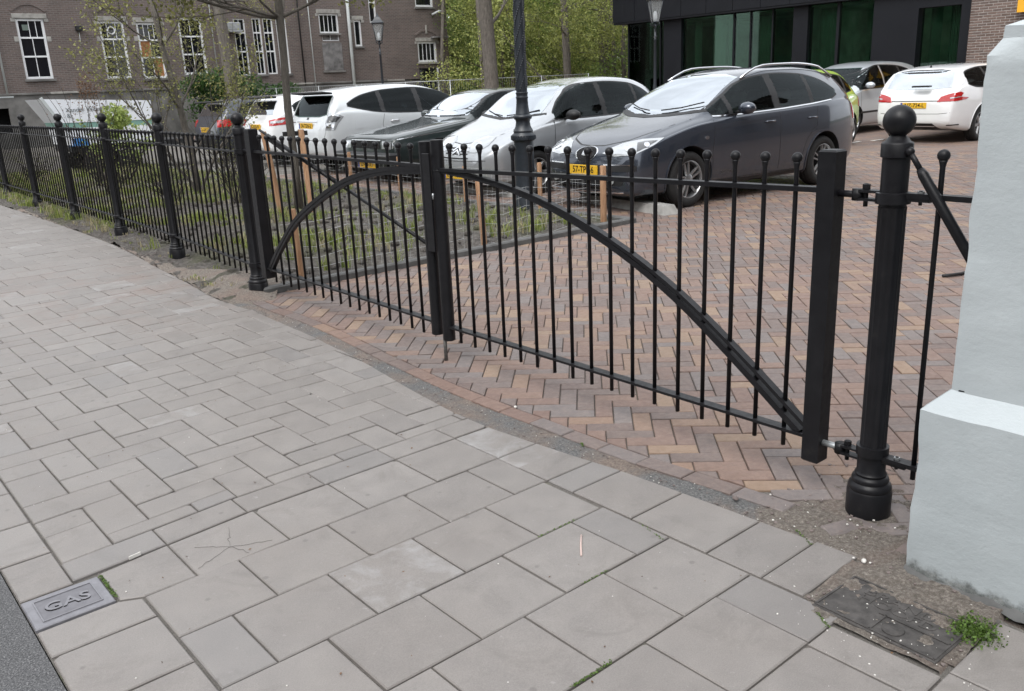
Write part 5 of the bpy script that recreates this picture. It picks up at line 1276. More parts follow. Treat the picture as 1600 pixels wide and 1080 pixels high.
# multi stemmed shrubby tree further left
rnd.seed(5)
tree("shrub_tree", 5.1, 13.5, [(0, 0, -0.05, 0.06), (-0.03, 0, 0.6, 0.052), (-0.08, 0.05, 1.3, 0.048), (-0.20, 0.1, 2.2, 0.04), (-0.25, 0.15, 3.0, 0.03)],
     [(0, (-.3, 0, 1), 1.5, .028, 2), (0, (.25, -.1, 1), 1.4, .025, 2), (1, (-.6, 0.2, .9), 1.2, .02, 2), (1, (.5, -.2, .9), 1.1, .02, 2), (2, (-.6, -.2, .9), 1.0, .018, 2), (2, (.5, .2, .7), 1.0, .018, 2), (3, (-.8, .3, .6), 1.1, .018, 2), (3, (.8, -.3, .7), 1.1, .018, 2), (3, (-.3, -.5, .9), 1.0, .015, 2), (4, (.3, .2, 1), 1.1, .015, 2), (4, (-.6, .1, .7), 1.1, .015, 2), (4, (.9, -.3, .5), 1.2, .015, 2)],
     'bark', 'leafspring', "multi stemmed shrubby tree with sparse small spring leaves left of the gate", leaf=0.019, per=5, jit=0.06, kids=4, upb=0.18)
rnd.seed(9)
def big_trunk(x, y, r, h_, lab, grp=None, leafm='leafpark', ls=0.07, limbs=True, zlow=3.2):
    tr = [(0, 0, -0.2, r * 1.5), (0.02, 0, 0.3, r * 1.15), (0.05, 0, 1.2, r), (rnd.uniform(-.1, .1), 0.1, h_ * .5, r * .9), (rnd.uniform(-.2, .2), 0.1, h_, r * .55)]
    lb = []
    for k in range(7): a = rnd.uniform(0, 6.28); lb.append(((0, 0, lerp(zlow, h_, k / 7)), (math.cos(a), math.sin(a), 0.25), rnd.uniform(2, 3.6), r * 0.28, 2))
    return tree("old_tree", x, y, tr, lb, 'bark', leafm, lab, group=grp, leaf=ls, per=12, jit=0.3, kids=3, upb=0.05)
big_trunk(13.2, 30.6, 0.21, 9, "thick grey brown tree trunk standing in front of the school windows", leafm='leafspring', ls=0.03, zlow=4.6)
big_trunk(22.2, 27.2, 0.28, 10, "thick old tree trunk at the edge of the park between the two buildings", zlow=3.6)
for i, (x, y, r_, lab) in enumerate(((26.5, 33.0, 0.16, "slim park tree just right of the school corner"), (28.5, 29.5, 0.18, "park tree behind the lamp post, trunk half hidden by leaves"), (31.5, 30.2, 0.15, "park tree with a slim trunk in the middle of the green gap"), (32.5, 27.6, 0.2, "leaning park tree next to the black building"), (35.5, 34, 0.2, "farther park tree seen between the two buildings"), (30.5, 37.5, 0.22, "farther park tree close to the school corner"))):
    big_trunk(x, y, r_, 9, lab, "park trees between the buildings", 'leafpark', 0.05, True, 1.2)
# park foliage mass behind
def blob(cx, cy, cz, rx, ry, rz, n):
    p = nr.normal(size=(n, 3)); p /= np.linalg.norm(p, axis=1, keepdims=True); rr = nr.uniform(0.45, 1.05, (n, 1)) ** 0.6; return p * rr * [rx, ry, rz] + [cx, cy, cz]
PA = []; PB = []
for k in range(330):
    t_ = rnd.random(); dist = rnd.uniform(36, 62); az = math.radians(rnd.uniform(39, 58)); x, y = dist * math.cos(az), dist * math.sin(az); z = rnd.uniform(0.3, 7.5); s = rnd.uniform(.8, 1.7)
    if x < 30 and y > 33: x += 4
    if x < 28: continue
    if x > 24 and y < 26: continue
    (PA if rnd.random() < .62 else PB).append(blob(x, y, z, s, s, s * .75, int(620 * s)))
stuff(tag(leaves("park_foliage", np.concatenate(PA), 0.05, MT['leafpark']), "yellow green spring foliage of the park trees behind the cars", "foliage"))
stuff(tag(leaves("park_undergrowth", np.concatenate(PB), 0.06, MT['leafpark2']), "darker green undergrowth of the park", "foliage"))
PC = [blob(60 * math.cos(math.radians(a)), 68 * math.sin(math.radians(a)) + 3, rnd.uniform(0, 9), 3.2, 2.5, 2.4, 420) for a in np.linspace(38, 60, 46) for _ in range(2)]
stuff(tag(leaves("far_wood", np.concatenate(PC), 0.22, MT['leafpark2']), "distant wood closing the park", "foliage"))
rnd.seed(31)
mb = MB()
for k in range(26):
    az = math.radians(rnd.uniform(40, 57)); dist = rnd.uniform(40, 60); x, y = dist * math.cos(az), dist * math.sin(az); 
    if x < 28.5: x += 3
    mb.tube([(x, y, 0), (x + rnd.uniform(-.3, .3), y, 3), (x + rnd.uniform(-.8, .8), y, 8)], [.13, .10, .05], 6)
stuff(tag(mb.build("park_trunks", MT['bark']), "far park tree trunks half hidden in leaves", "trunks"))
# other shrubs
def shrub(name, x, y, rx, ry, rz, z, n, leafm, lab, ls, stems=14, barkm='barkdark', gap=.5):
    e = empty(name, (x, y, 0), 0, lab, "shrub"); mb = MB(); tips = []
    for k in range(stems):
        a = rnd.uniform(0, 6.28); limb(mb, (rnd.gauss(0, rx * .15), rnd.gauss(0, ry * .15), 0), (math.cos(a) * rx / rz * .7, math.sin(a) * ry / rz * .7, 1), (z + rz * .6) * .62, 0.012, 1, tips, curl=.2, kids=3, upb=.15, sides=5)
    mb.build("stems", MT[barkm], e)
    P = []
    for k in range(14): s = rnd.uniform(.35, .6); P.append(blob(rnd.uniform(-.6, .6) * rx, rnd.uniform(-.6, .6) * ry, z + rnd.uniform(-.6, .6) * rz, rx * s, ry * s, rz * s, n // 14))
    T_ = np.array(tips) if tips else np.zeros((1, 3)); T_ = T_[nr.integers(0, len(T_), n // 3)] + nr.normal(size=(n // 3, 3)) * ls * 1.5
    leaves("foliage", np.concatenate(P + [T_]), ls, MT[leafm], e); return e
shrub("ivy_bush", 14.3, 33.8, 1.6, 0.9, 0.75, 1.75, 5200, 'leafdark', "dense dark green bush against the school behind the dark hatchback", 0.055)
shrub("ivy_bush", 17.2, 34.6, 1.3, 0.8, 0.55, 1.4, 2600, 'leafdark', "lower dark green bush below the narrow school windows", 0.05)
shrub("red_leaved_shrub", 4.55, 16.6, 0.28, 0.28, 0.42, 1.6, 800, 'leafred', "airy red brown leaved shrub behind the railing at the left", 0.014, 12)
shrub("variegated_shrub", 5.0, 16.9, 0.42, 0.42, 0.35, 1.10, 1500, 'leaflime', "yellow green leafy shrub behind the railing beside the trailer", 0.030, 12)
for i, (x, y, h_, lab) in enumerate(((4.3, 12.4, 0.9, "bare dark twiggy shrub behind the third railing bay"), (4.9, 11.6, 1.0, "bare dark twiggy shrub just left of the left gate post"), (4.2, 14.9, 0.9, "bare dark twiggy shrub behind the railing, leftmost but one"), (5.9, 14.2, 1.3, "twiggy shrub between the shrubby tree and the dark hatchback"), (3.9, 18.6, 0.8, "bare dark twiggy shrub farthest along the railing"))):
    rnd.seed(50 + i); e = empty("twiggy_shrub", (x, y, 0), 0, lab, "shrub", "bare shrubs in the planting bed"); mb = MB(); tips = []
    for k in range(16): a = rnd.uniform(0, 6.28); limb(mb, (rnd.gauss(0, .05), rnd.gauss(0, .05), 0), (math.cos(a) * .5, math.sin(a) * .5, 1), h_ * .6, 0.008, 1, tips, curl=.35, kids=3, upb=.1, sides=4)
    mb.build("stems", MT['barkdark'], e); P = np.array(tips)[nr.integers(0, len(tips), 300)]; leaves("foliage", P + nr.normal(size=P.shape) * .03, 0.010, MT['leafspring'], e)
# light fence of the park
pf_ = empty("park_fence", (0, 0, 0), label="thin light wire fence along the park behind the parked cars", cat="fence")
a, b = Vector((15.5, 35.6)), Vector((24.9, 24.6))
for k in range(9): q = a.lerp(b, k / 8); MB().tube([(q.x, q.y, 0), (q.x, q.y, 1.72)], 0.02, 6).build("post", MT['galv'], pf_)
for z in (1.7, 0.9, 0.2): MB().tube([(a.x, a.y, z), (b.x, b.y, z)], 0.012, 5).build("rail", MT['galv'], pf_)
mb = MB()
for k in range(160): q = a.lerp(b, k / 160); mb.tube([(q.x, q.y, 0.05), (q.x, q.y, 1.7)], 0.003, 3, False, False)
mb.build("wire_mesh", MT['wire'], pf_)

# ------------------------------------------------------------------ white trailer at the far left
tr_ = empty("trailer", (4.80, 20.2, 0), 0, "white box trailer with grey lettering and green band behind the railing, far left", "trailer")
mb = MB(); # body: side faces the camera (towards -y)
def prism(mb, outl, y0, y1):
    n_ = len(outl); vs = [(x, y0, z) for x, z in outl] + [(x, y1, z) for x, z in outl]
    fs = [tuple(range(n_)), tuple(range(n_, 2 * n_))[::-1]] + [(i, n_ + i, n_ + (i + 1) % n_, (i + 1) % n_) for i in range(n_)]; mb.add(vs, fs)
prism(mb, [(0.20, 1.085), (2.05, 1.055), (2.05, 1.46), (-0.10, 1.575)], 0, 1.5); mb.build("white_cover", MT['tarp'], tr_)
mb = MB(); prism(mb, [(0.24, 0.97), (2.0, 0.95), (2.04, 1.055), (0.20, 1.085)], 0.01, 1.49); mb.build("green_band", MT['tgreen'], tr_)
mb = MB(); prism(mb, [(0.30, 0.62), (1.95, 0.60), (2.0, 0.95), (0.24, 0.97)], 0.005, 1.48); mb.build("lower_body", MT['tarp'], tr_)
mb = MB(); prism(mb, [(0.32, 0.60), (0.62, 0.60), (0.62, 0.76), (0.32, 0.76)], -0.02, 0.3); mb.build("blue_box", MT['tblue'], tr_)
mb = MB(); mb.box((0.3, 0.1, 0.48), (2.9, 1.4, 0.60)); mb.tube([(2.9, .75, .52), (3.7, .75, .45)], 0.04, 6); mb.build("chassis", MT['trim'], tr_)
MB().bar([(-0.13, -0.01, 1.60), (0.18, -0.01, 1.03)], 0.02, 0.03, (0, 1, 0)).build("edge_frame", MT['downpipe'], tr_)
for x_ in (0.75, 1.45):
    for y_ in (0.0, 1.3): MB().lathe([(0.02, 0), (0.2, 0), (0.24, 0.03), (0.24, 0.15), (0.2, 0.18), (0.02, 0.18)], 20, Matrix.Translation((x_, y_ + .02, 0.24)) @ Matrix.Rotation(-math.pi / 2, 4, 'X')).build("wheel", MT['tyre'], tr_)
def sidetext(parent, s, size, x, z, y=-0.012, m='tletter', sx=1.0):
    vs, fs = text_geo(s, size, 0.001); return MB().add([(v.x * sx + x, y - v.z, v.y + z) for v in vs], fs).build("lettering", MT[m], parent)
sidetext(tr_, "Xander Wessels Bestrating", 0.125, 0.98, 1.335, sx=1.0); sidetext(tr_, "&", 0.12, 0.34, 1.22)
# ------------------------------------------------------------------ cars
def pchip(tab):
    x = np.array([t[0] for t in tab], float); y = np.array([t[1] for t in tab], float); h = np.diff(x); dl = np.diff(y) / h; n = len(x); m = np.zeros(n)
    for i in range(1, n - 1):
        if dl[i - 1] * dl[i] > 0: w1, w2 = 2 * h[i] + h[i - 1], h[i] + 2 * h[i - 1]; m[i] = (w1 + w2) / (w1 / dl[i - 1] + w2 / dl[i])
    m[0], m[-1] = dl[0], dl[-1]
    def f(q):
        q = min(max(q, x[0]), x[-1]); i = min(int(np.searchsorted(x, q, 'right')) - 1, n - 2); t = (q - x[i]) / h[i]
        return float((2 * t ** 3 - 3 * t ** 2 + 1) * y[i] + (t ** 3 - 2 * t ** 2 + t) * h[i] * m[i] + (-2 * t ** 3 + 3 * t ** 2) * y[i + 1] + (t ** 3 - t ** 2) * h[i] * m[i + 1])
    return f
def crspline(P, sub):
    P = [Vector(p) for p in P]; Q = [P[0] * 2 - P[1]] + P + [P[-1] * 2 - P[-2]]; out = []
    for k in range(len(P) - 1):
        a, b, c, d_ = Q[k:k + 4]
        for s in range(sub):
            t = s / sub; out.append(0.5 * ((2 * b) + (c - a) * t + (2 * a - 5 * b + 4 * c - d_) * t * t + (-a + 3 * b - 3 * c + d_) * t ** 3))
    out.append(P[-1]); return out
def inside(p, poly):
    c = False; n = len(poly)
    for i in range(n):
        a, b = poly[i], poly[(i + 1) % n]
        if (a[1] > p[1]) != (b[1] > p[1]) and p[0] < (b[0] - a[0]) * (p[1] - a[1]) / (b[1] - a[1]) + a[0]: c = not c
    return c
def wheel_meshes(R, rr, wd, style):
    mb = MB(); w2 = wd / 2
    prof = [(rr - .01, -w2 + .02), (rr, -w2), (R - .035, -w2 - .004), (R - .012, -w2 + .012), (R, -w2 + .035)]
    for k in range(3): zc = -w2 + .05 + k * (wd - .1) / 2.001; prof += [(R, zc), (R - .007, zc + .002), (R - .007, zc + .009), (R, zc + .011)]
    prof += [(R, w2 - .035), (R - .012, w2 - .012), (R - .035, w2 + .004), (rr, w2), (rr - .01, w2 - .02)]
    prof = sorted(prof, key=lambda q: q[1]) if False else prof
    mb.lathe(prof, 36, None, True, False); ty = mb.mesh("tyre", MT['tyre'])
    mb = MB(); mb.lathe([(rr, w2 - .10), (rr - .008, w2 - .012), (rr + .004, w2 - .002), (rr - .006, w2 + .001), (rr - .016, w2 - .012), (rr - .02, w2 - .09)], 36, None, True, False)
    n_ = {'five': 5, 'six': 6, 'multi': 8, 'cover': 7}[style]
    for k in range(n_):
        a = 2 * math.pi * k / n_ + .3
        offs = (-0.15, 0.15) if style == 'five' else (0,)
        for o_ in offs:
            R_ = Matrix.Rotation(a, 4, 'Z'); ws = {'five': .013, 'six': .028, 'multi': .014, 'cover': .026}[style]
            p0 = Vector((0.035, o_ * 0.10, 0)); p1 = Vector((rr - .012, o_ * .24, 0)); dd = (p1 - p0).normalized(); nn = Vector((-dd.y, dd.x, 0))
            vs = [];
            for p, wv, z in ((p0, ws * 1.2, w2 - .012), (p1, ws, w2 - .006)):
                vs += [p + nn * wv + Vector((0, 0, z - .022)), p - nn * wv + Vector((0, 0, z - .022)), p - nn * wv * .6 + Vector((0, 0, z)), p + nn * wv * .6 + Vector((0, 0, z))]
            mb.add([R_ @ v for v in vs], [(0, 1, 2, 3)[::-1], (4, 5, 6, 7), (0, 4, 5, 1)[::-1], (1, 5, 6, 2)[::-1], (2, 6, 7, 3)[::-1], (3, 7, 4, 0)[::-1]])
    mb.lathe([(0.06, w2 - .03), (0.06, w2 - .008), (0.045, w2 - .002), (0.001, w2)], 20, None, True, False); ri = mb.mesh("rim", MT['alloy'])
    ri.set_sharp_from_angle(angle=math.radians(35))
    mb = MB(); mb.lathe([(rr - .01, w2 - .075), (0.001, w2 - .07)], 28, None, True, False); di = mb.mesh("brake_disc", MT['trim']); return ty, ri, di
CARS = []
class Car:
    def prism(s, poly, axis, a, b):
        """closed prism: axis y -> poly in (d,z) swept across y; axis x -> poly in (y,z) swept along x"""
        n_ = len(poly); f = (lambda p, t: (-p[0], t, p[1])) if axis == 'y' else (lambda p, t: (t, p[0], p[1]))
        return [f(p, a) for p in poly] + [f(p, b) for p in poly], [tuple(range(n_))[::-1], tuple(range(n_, 2 * n_))] + [(i, (i + 1) % n_, n_ + (i + 1) % n_, n_ + i) for i in range(n_)]
    def finish(s, seats=True):
        R, hd = s.R, s.heading; wells = MB()
        for d_ in s.wheels:
            for sg in (1, -1):
                w_ = s.W(d_); wells.lathe([(R + .048, 0), (R + .048, .6)], 40, Matrix.Translation((-d_, sg * (w_ - .28), R + .01)) @ Matrix.Rotation(-sg * math.pi / 2, 4, 'X'))
        cuts = [wells]
        if s.cutf:
            zt = max(p[1] for p in s.cutf[0][0]); ds = np.linspace(0, s.L, 300)
            dfr = next(d_ for d_ in ds if s.top(d_) > s.ws_z0 + .03) + .10; dre = s.L - .42
            vs = []; fs = []; n_ = 26; ring = 10
            for k in range(n_):
                d_ = lerp(dfr, dre, k / (n_ - 1)); t_, b_, w_, r_ = s.top(d_), s.belt(d_), s.W(d_), s.rw(d_); r_ = min(r_, w_ * .9); zb = .72; b_ = max(zb + .06, min(b_ - .04, t_ - .10)); te = max(b_ + .01, t_ - min(s.crown, .1) - .035); tt = max(te + .005, t_ - .05)
                half = [(0, zb), (w_ - .12, zb), (w_ - .10, b_), (max(.1, r_ - .05), te), (r_ * .55, lerp(te, tt, .8)), (0, tt)]
                pts = half + [(-y, z) for y, z in half[-2:0:-1]]; ring = len(pts); vs += [(-d_, y, z) for y, z in pts]
            for k in range(n_ - 1):
                for i in range(ring): j = (i + 1) % ring; fs.append((k * ring + i, k * ring + j, (k + 1) * ring + j, (k + 1) * ring + i))
            fs.append(tuple(range(ring))[::-1]); fs.append(tuple((n_ - 1) * ring + i for i in range(ring))); wells.add(vs, fs)
            m2 = MB(); [m2.add(*q) for q in s.cutw]; m3 = MB()
            for poly, kind in s.cutf:
                zt = max(p[1] for p in poly)
                if kind == 'F': dd = next(d_ for d_ in ds if s.top(d_) > zt + .015) + .22; m3.add(*s.prism(poly, 'x', .3, -dd))
                else: dd = next(d_ for d_ in ds[::-1] if s.top(d_) > zt + .015) - .22; m3.add(*s.prism(poly, 'x', -s.L - .4, -dd))
            cuts += [m2, m3]
        objs = []; mw = Matrix.Translation(s.root.location) @ Matrix.Rotation(hd, 4, 'Z')
        for c_ in cuts:
            if not c_.v: continue
            cm = c_.mesh("cut", [MT[s.paint], MT['well']]); cm.polygons.foreach_set("material_index", [1] * len(cm.polygons))
            bm = bmesh.new(); bm.from_mesh(cm); bmesh.ops.recalc_face_normals(bm, faces=bm.faces); bm.to_mesh(cm); bm.free()
            co = link("cut", cm); co.matrix_world = mw; objs.append(co); md = s.body.modifiers.new("b", 'BOOLEAN'); md.object = co; md.operation = 'DIFFERENCE'; md.solver = 'EXACT'
        bpy.context.view_layer.update(); dg = bpy.context.evaluated_depsgraph_get(); nm = bpy.data.meshes.new_from_object(s.body.evaluated_get(dg)); s.body.modifiers.clear()
        print("car", s.paint, len(s.body.data.polygons), len(nm.polygons))
        if len(nm.polygons) > 500: s.body.data = nm; nm.name = "body"; nm.set_sharp_from_angle(angle=math.radians(38))
        for o_ in objs: bpy.data.objects.remove(o_)
        if s.cutf and seats:
            d1 = s.seat_d
            for d_, nm_, ys_ in ((d1, "front_seat", (.36, -.36)), (d1 + .85, "rear_seat", (.40, 0, -.40))):
                for y_ in ys_:
                    w_ = .23 if nm_ == "front_seat" else .19; zt = min(1.22, s.top(d_ + .2) - .16); mb = MB(); Rm = Matrix.Translation((-d_ - .12, y_, .72)) @ Matrix.Rotation(-.2, 4, 'Y')
                    mb.bevbox((-.06, -w_, 0), (.06, w_, zt - .72 - .16), .03, Rm); mb.bevbox((-.045, -.12, zt - .72 - .13), (.045, .12, zt - .72 + .04), .03, Rm); mb.build(nm_, MT['cabinlight'], s.root)
            MB().bevbox((-dfr - .42, -.66, .73), (-dfr - .02, .66, min(s.ws_z0 - .03, .96)), .03).build("dashboard", MT['cabin'], s.root)
            mb = MB(); P = [Vector((0, .18 * math.cos(a), .18 * math.sin(a))) for a in np.linspace(0, 2 * math.pi, 20)]; mb.tube([Matrix.Translation((-dfr - .50, .36, .92)) @ Matrix.Rotation(.4, 4, 'Y') @ p for p in P], .013, 6, True, False); mb.build("steering_wheel", MT['trim'], s.root)
    def __init__(s, name, label, nose, heading, L, top, belt, W, rw, sill, wheels, R=.315, rr=.205, style='five', paint='p_grey', crown=.06, tumble=.02):
        s.L = L; s.root = empty(name, (nose[0], nose[1], 0), heading, label, "car", None)
        s.top, s.belt, s.W, s.rw, s.sill = map(pchip, (top, belt, W, rw, sill)); s.paint = paint
        ds = sorted({0.0, .012, .03, .06, .10, .15, .21, .28, .36, L, L - .012, L - .03, L - .06, L - .10, L - .15, L - .21, L - .28, L - .36} | {round(v, 3) for v in np.linspace(.45, L - .45, 52)})
        sub = 4; rings = []
        for d_ in ds:
            t_, b_, w_, r_, si = s.top(d_), s.belt(d_), s.W(d_), s.rw(d_), s.sill(d_); b_ = min(b_, t_ - .015); r_ = min(r_, w_ * .93)
            cr = min(crown, (t_ - b_) * .45); ed = t_ - cr; hh = b_ - si
            P = [(0, si), (w_ * .72, si), (w_ * .93, si + .02), (w_ * .985, si + hh * .22), (w_, si + hh * .50), (w_ * .995, si + hh * .78), (w_ * .965, b_ - .012),
                 (lerp(w_ * .955, r_, .12), lerp(b_, ed, .12)), (lerp(w_ * .955, r_, .5) + tumble, lerp(b_, ed, .5)), (r_ + tumble * .5, lerp(b_, ed, .93)), (r_ * .90, ed + cr * .45), (r_ * .55, ed + cr * .86), (0, t_)]
            pts = crspline([(p[0], p[1], 0) for p in P], sub); rings.append([(-d_, max(0, p.x), p.y) for p in pts])
        n_ = len(rings[0]); N_ = 2 * n_ - 2; vs = []; fs = []
        for rg in rings:
            vs += [(x, y, z) for x, y, z in rg] + [(x, -y, z) for x, y, z in rg[-2:0:-1]]
        for k in range(len(rings) - 1):
            for i in range(N_): j = (i + 1) % N_; fs.append((k * N_ + i, k * N_ + j, (k + 1) * N_ + j, (k + 1) * N_ + i))
        fs.append(tuple(range(N_))[::-1]); fs.append(tuple((len(rings) - 1) * N_ + i for i in range(N_)))
        me = bpy.data.meshes.new("body"); me.from_pydata(vs, [], fs); me.materials.append(MT[paint]); me.materials.append(MT['well'])
        bm = bmesh.new(); bm.from_mesh(me); bmesh.ops.recalc_face_normals(bm, faces=bm.faces); bm.to_mesh(me)
        s.bvh = BVHTree.FromBMesh(bm); bm.free()
        me.polygons.foreach_set("use_smooth", [True] * len(me.polygons)); body = link("body", me, s.root)
        CARS.append(s); s.cutw = []; s.cutf = []; s.heading = heading; s.crown = crown
        ty, ri, di = wheel_meshes(R, rr, .205, style)
        for d_ in wheels:
            for sg in (1, -1):
                w_ = s.W(d_) - .118; wh = link("wheel", ty, s.root, (-d_, sg * w_, R), (-sg * math.pi / 2, rnd.uniform(0, 0), 0)); wh.rotation_euler = (-sg * math.pi / 2, 0, 0)
                rz = rnd.uniform(0, 6); q = link("rim", ri, wh); q.rotation_euler[2] = rz; link("brake_disc", di, wh)
        s.body = body; s.wheels = wheels; s.R = R
    def hit(s, piv, th, a, z):
        v = Vector((math.cos(th), math.sin(th), 0)); ax = Vector((-math.sin(th), math.cos(th), 0)); o = Vector((piv, 0, 0)) + ax * a + Vector((0, 0, z)) + v * 8
        return s.bvh.ray_cast(o, -v)
    def view(s, kind):
        """pivot, azimuth and sign of the horizontal coordinate"""
        if kind == 'L': return 0.0, math.pi / 2, lambda q: (q[0], q[1])          # a axis = -x, so a = distance from the nose
        if kind == 'R': return 0.0, -math.pi / 2, lambda q: (-q[0], q[1])
        if kind == 'F': return 0.0, 0.0, lambda q: q
        if kind == 'B': return -s.L, math.pi, lambda q: (-q[0], q[1])
        return kind[0], kind[1], (kind[2] if len(kind) > 2 else (lambda q: q))
    def decal(s, name, mat, outl, kind, off=.004, res=.05, parent=None, smooth=False):
        piv, th, f = s.view(kind)
        if name in ("windscreen", "rear_window"):
            cx = sum(p[0] for p in outl) / len(outl); cz = (max(p[1] for p in outl) + min(p[1] for p in outl)) / 2
            s.cutf.append(([(cx + (p[0] - cx) * .965, cz + (p[1] - cz) * .90) for p in outl], kind))
            if name == "windscreen": s.ws_z0 = min(p[1] for p in outl)
            if not hasattr(s, 'ws_z0'): s.ws_z0 = 1.0
        if smooth: P = crspline([(*p, 0) for p in outl + outl[:1]], 6); outl = [(p.x, p.y) for p in P[:-1]]
        o2 = [];
        for i, p in enumerate(outl):
            q = outl[(i + 1) % len(outl)]; n_ = max(1, int(math.hypot(q[0] - p[0], q[1] - p[1]) / res))
            for k in range(n_): o2.append((lerp(p[0], q[0], k / n_), lerp(p[1], q[1], k / n_)))
        xs = [p[0] for p in o2]; zs = [p[1] for p in o2]; ins = []; st = res
        x = min(xs) + st / 2
        while x < max(xs):
            z = min(zs) + st / 2
            while z < max(zs):
                if inside((x, z), o2) and min((x - p[0]) ** 2 + (z - p[1]) ** 2 for p in o2) > (st * .35) ** 2: ins.append((x, z))
                z += st
            x += st
        pts = [Vector(p) for p in o2 + ins]; ed = [(i, (i + 1) % len(o2)) for i in range(len(o2))]
        r_ = delaunay_2d_cdt(pts, ed, [], 1, 1e-6); V = []; ok = []
        for v in r_[0]:
            a, z = f((v.x, v.y)); loc, nrm, idx, dist = s.hit(piv, th, a, z)
            if loc is None: V.append(Vector((0, 0, 0))); ok.append(False)
            else: V.append(loc + nrm * off); ok.append(True)
        F = [tuple(q) for q in r_[2] if all(ok[i] for i in q)]
        if not F: return None
        me = bpy.data.meshes.new(name); me.from_pydata(V, [], F); me.materials.append(MT[mat])
        bm = bmesh.new(); bm.from_mesh(me); bmesh.ops.delete(bm, geom=[v for v in bm.verts if not v.link_faces], context='VERTS')
        vdir = Vector((math.cos(th), math.sin(th), 0)); bm.normal_update()
        for fc in bm.faces:
            if fc.normal.dot(vdir) < 0: fc.normal_flip()
        # rim of real depth towards the body
        be = [e for e in bm.edges if e.is_boundary]
        if be:
            r2 = bmesh.ops.extrude_edge_only(bm, edges=be); 
            for v in [g_ for g_ in r2['geom'] if isinstance(g_, bmesh.types.BMVert)]: v.co -= vdir * (off + .004)
        bm.to_mesh(me); bm.free(); me.polygons.foreach_set("use_smooth", [True] * len(me.polygons)); me.set_sharp_from_angle(angle=math.radians(40))
        return link(name, me, parent or s.root)
    def both(s, name, mat, outl, off=.004, res=.06, smooth=False, **k): return [s.decal(name, mat, outl, sd, off, res, smooth=smooth, **k) for sd in ('L', 'R')]
    def line(s, pts, kind, wd=.004, mat='trim', off=.0012, name="panel_gap"):
        n_ = []; P = [Vector(p) for p in pts]
        for i, p in enumerate(P):
            t_ = (P[min(i + 1, len(P) - 1)] - P[max(0, i - 1)]).normalized(); n_.append(Vector((-t_.y, t_.x)) * wd)
        return s.decal(name, mat, [tuple(p + q) for p, q in zip(P, n_)] + [tuple(p - q) for p, q in list(zip(P, n_))[::-1]], kind, off, .06)
    def windows(s, up, lo, splits, mat='cglass', surround=True, gap=.018):
        fu, fl = pchip(up), pchip(lo); out = []
        d0, d1 = splits[0][0], splits[-1][1]
        def poly(a, b, g=0):
            n_ = max(3, int((b - a) / .06)); xs = np.linspace(a, b, n_); P = [(x, fl(x) - g) for x in xs] + [(x, fu(x) + g) for x in xs[::-1]]; return [(float(x), float(z)) for x, z in P]
        if surround:
            n_ = int((d1 - d0) / .06); xs = [float(q) for q in np.linspace(d0 - .012, d1 + .012, n_)]
            s.both("window_trim", 'trim', [(x, fu(x) + .016) for x in xs] + [(x, fu(x) - .006) for x in xs[::-1]], .004, .03); s.both("window_trim", 'trim', [(x, fl(x) + .008) for x in xs] + [(x, fl(x) - .016) for x in xs[::-1]], .004, .03)
            for (a, b), (a2, b2) in zip(splits, splits[1:]):
                s.both("door_pillar", 'trim', [(b - .012, fl(b) - .004), (a2 + .012, fl(a2) - .004), (a2 + .012, fu(a2) + .004), (b - .012, fu(b) + .004)], .005, .03)
        s.seat_d = splits[1][0] + .42 if splits[0][1] - splits[0][0] < .6 else splits[0][0] + .78
        for k, (a, b) in enumerate(splits):
            if s.cutf or True: q = poly(a + .008, b - .008, -.010); s.cutw.append(s.prism(q, 'y', -1.5, 1.5))
            s.both("side_window", mat if k < 2 or mat != 'cglass' else mat, poly(a, b), .005, .035)
    def plate(s, kind, a, z, txt, w_=.52, h_=.11):
        piv, th, f = s.view(kind); loc, nrm, i_, d_ = s.hit(piv, th, a, z); v = Vector((math.cos(th), math.sin(th), 0)); ax = Vector((-math.sin(th), math.cos(th), 0))
        R_ = Matrix((ax, Vector((0, 0, 1)), v)).transposed().to_4x4(); R_.translation = loc + v * .012
        mb = MB(); mb.bevbox((-w_ / 2, -h_ / 2, -.01), (w_ / 2, h_ / 2, .003), .003, R_); p = mb.build("number_plate", MT['plate'], s.root)
        MB().box((-w_ / 2 + .004, -h_ / 2 + .004, .003), (-w_ / 2 + .045, h_ / 2 - .004, .0042), R_).build("blue_band", MT['blue'], p)
        vs, fs = text_geo(txt, h_ * .95, .0006, .0012); MB().add([R_ @ Vector((q.x * .92 + .02, q.y, q.z + .0045)) for q in vs], fs).build("lettering", MT['platetext'], p); return p
    def mirror(s, d_, z, mat=None, w_=.20, base='trim'):
        for sg, kd in ((1, 'L'), (-1, 'R')):
            loc, *_r = s.hit(0, sg * math.pi / 2, sg * d_, z - .03)
            if loc is None: continue
            m_ = MB(); c = loc + Vector((-.01, sg * .15, .05)); m_.sphere(c, .1, 16, 10, (.85, 1.15, .72)); o = m_.build("wing_mirror", MT[mat or s.paint], s.root)
            MB().sphere(c + Vector((-.045, 0, 0)), .085, 14, 8, (.55, 1.12, .72)).build("mirror_back", MT['trim'], o)
            MB().tube([loc, c + Vector((0, -sg * .08, -.03))], .022, 6).build("mirror_stalk", MT[base], o)
    def handles(s, ds, z, mat=None):
        for d_ in ds:
            for sg in (1, -1):
                loc, *_r = s.hit(0, sg * math.pi / 2, sg * d_, z)
                if loc is not None: MB().tube([loc + Vector((.09, -sg * .004, 0)), loc + Vector((.06, sg * .026, .003)), loc + Vector((-.06, sg * .028, .003)), loc + Vector((-.09, -sg * .004, 0))], .013, 6).build("door_handle", MT[mat or s.paint], s.root)
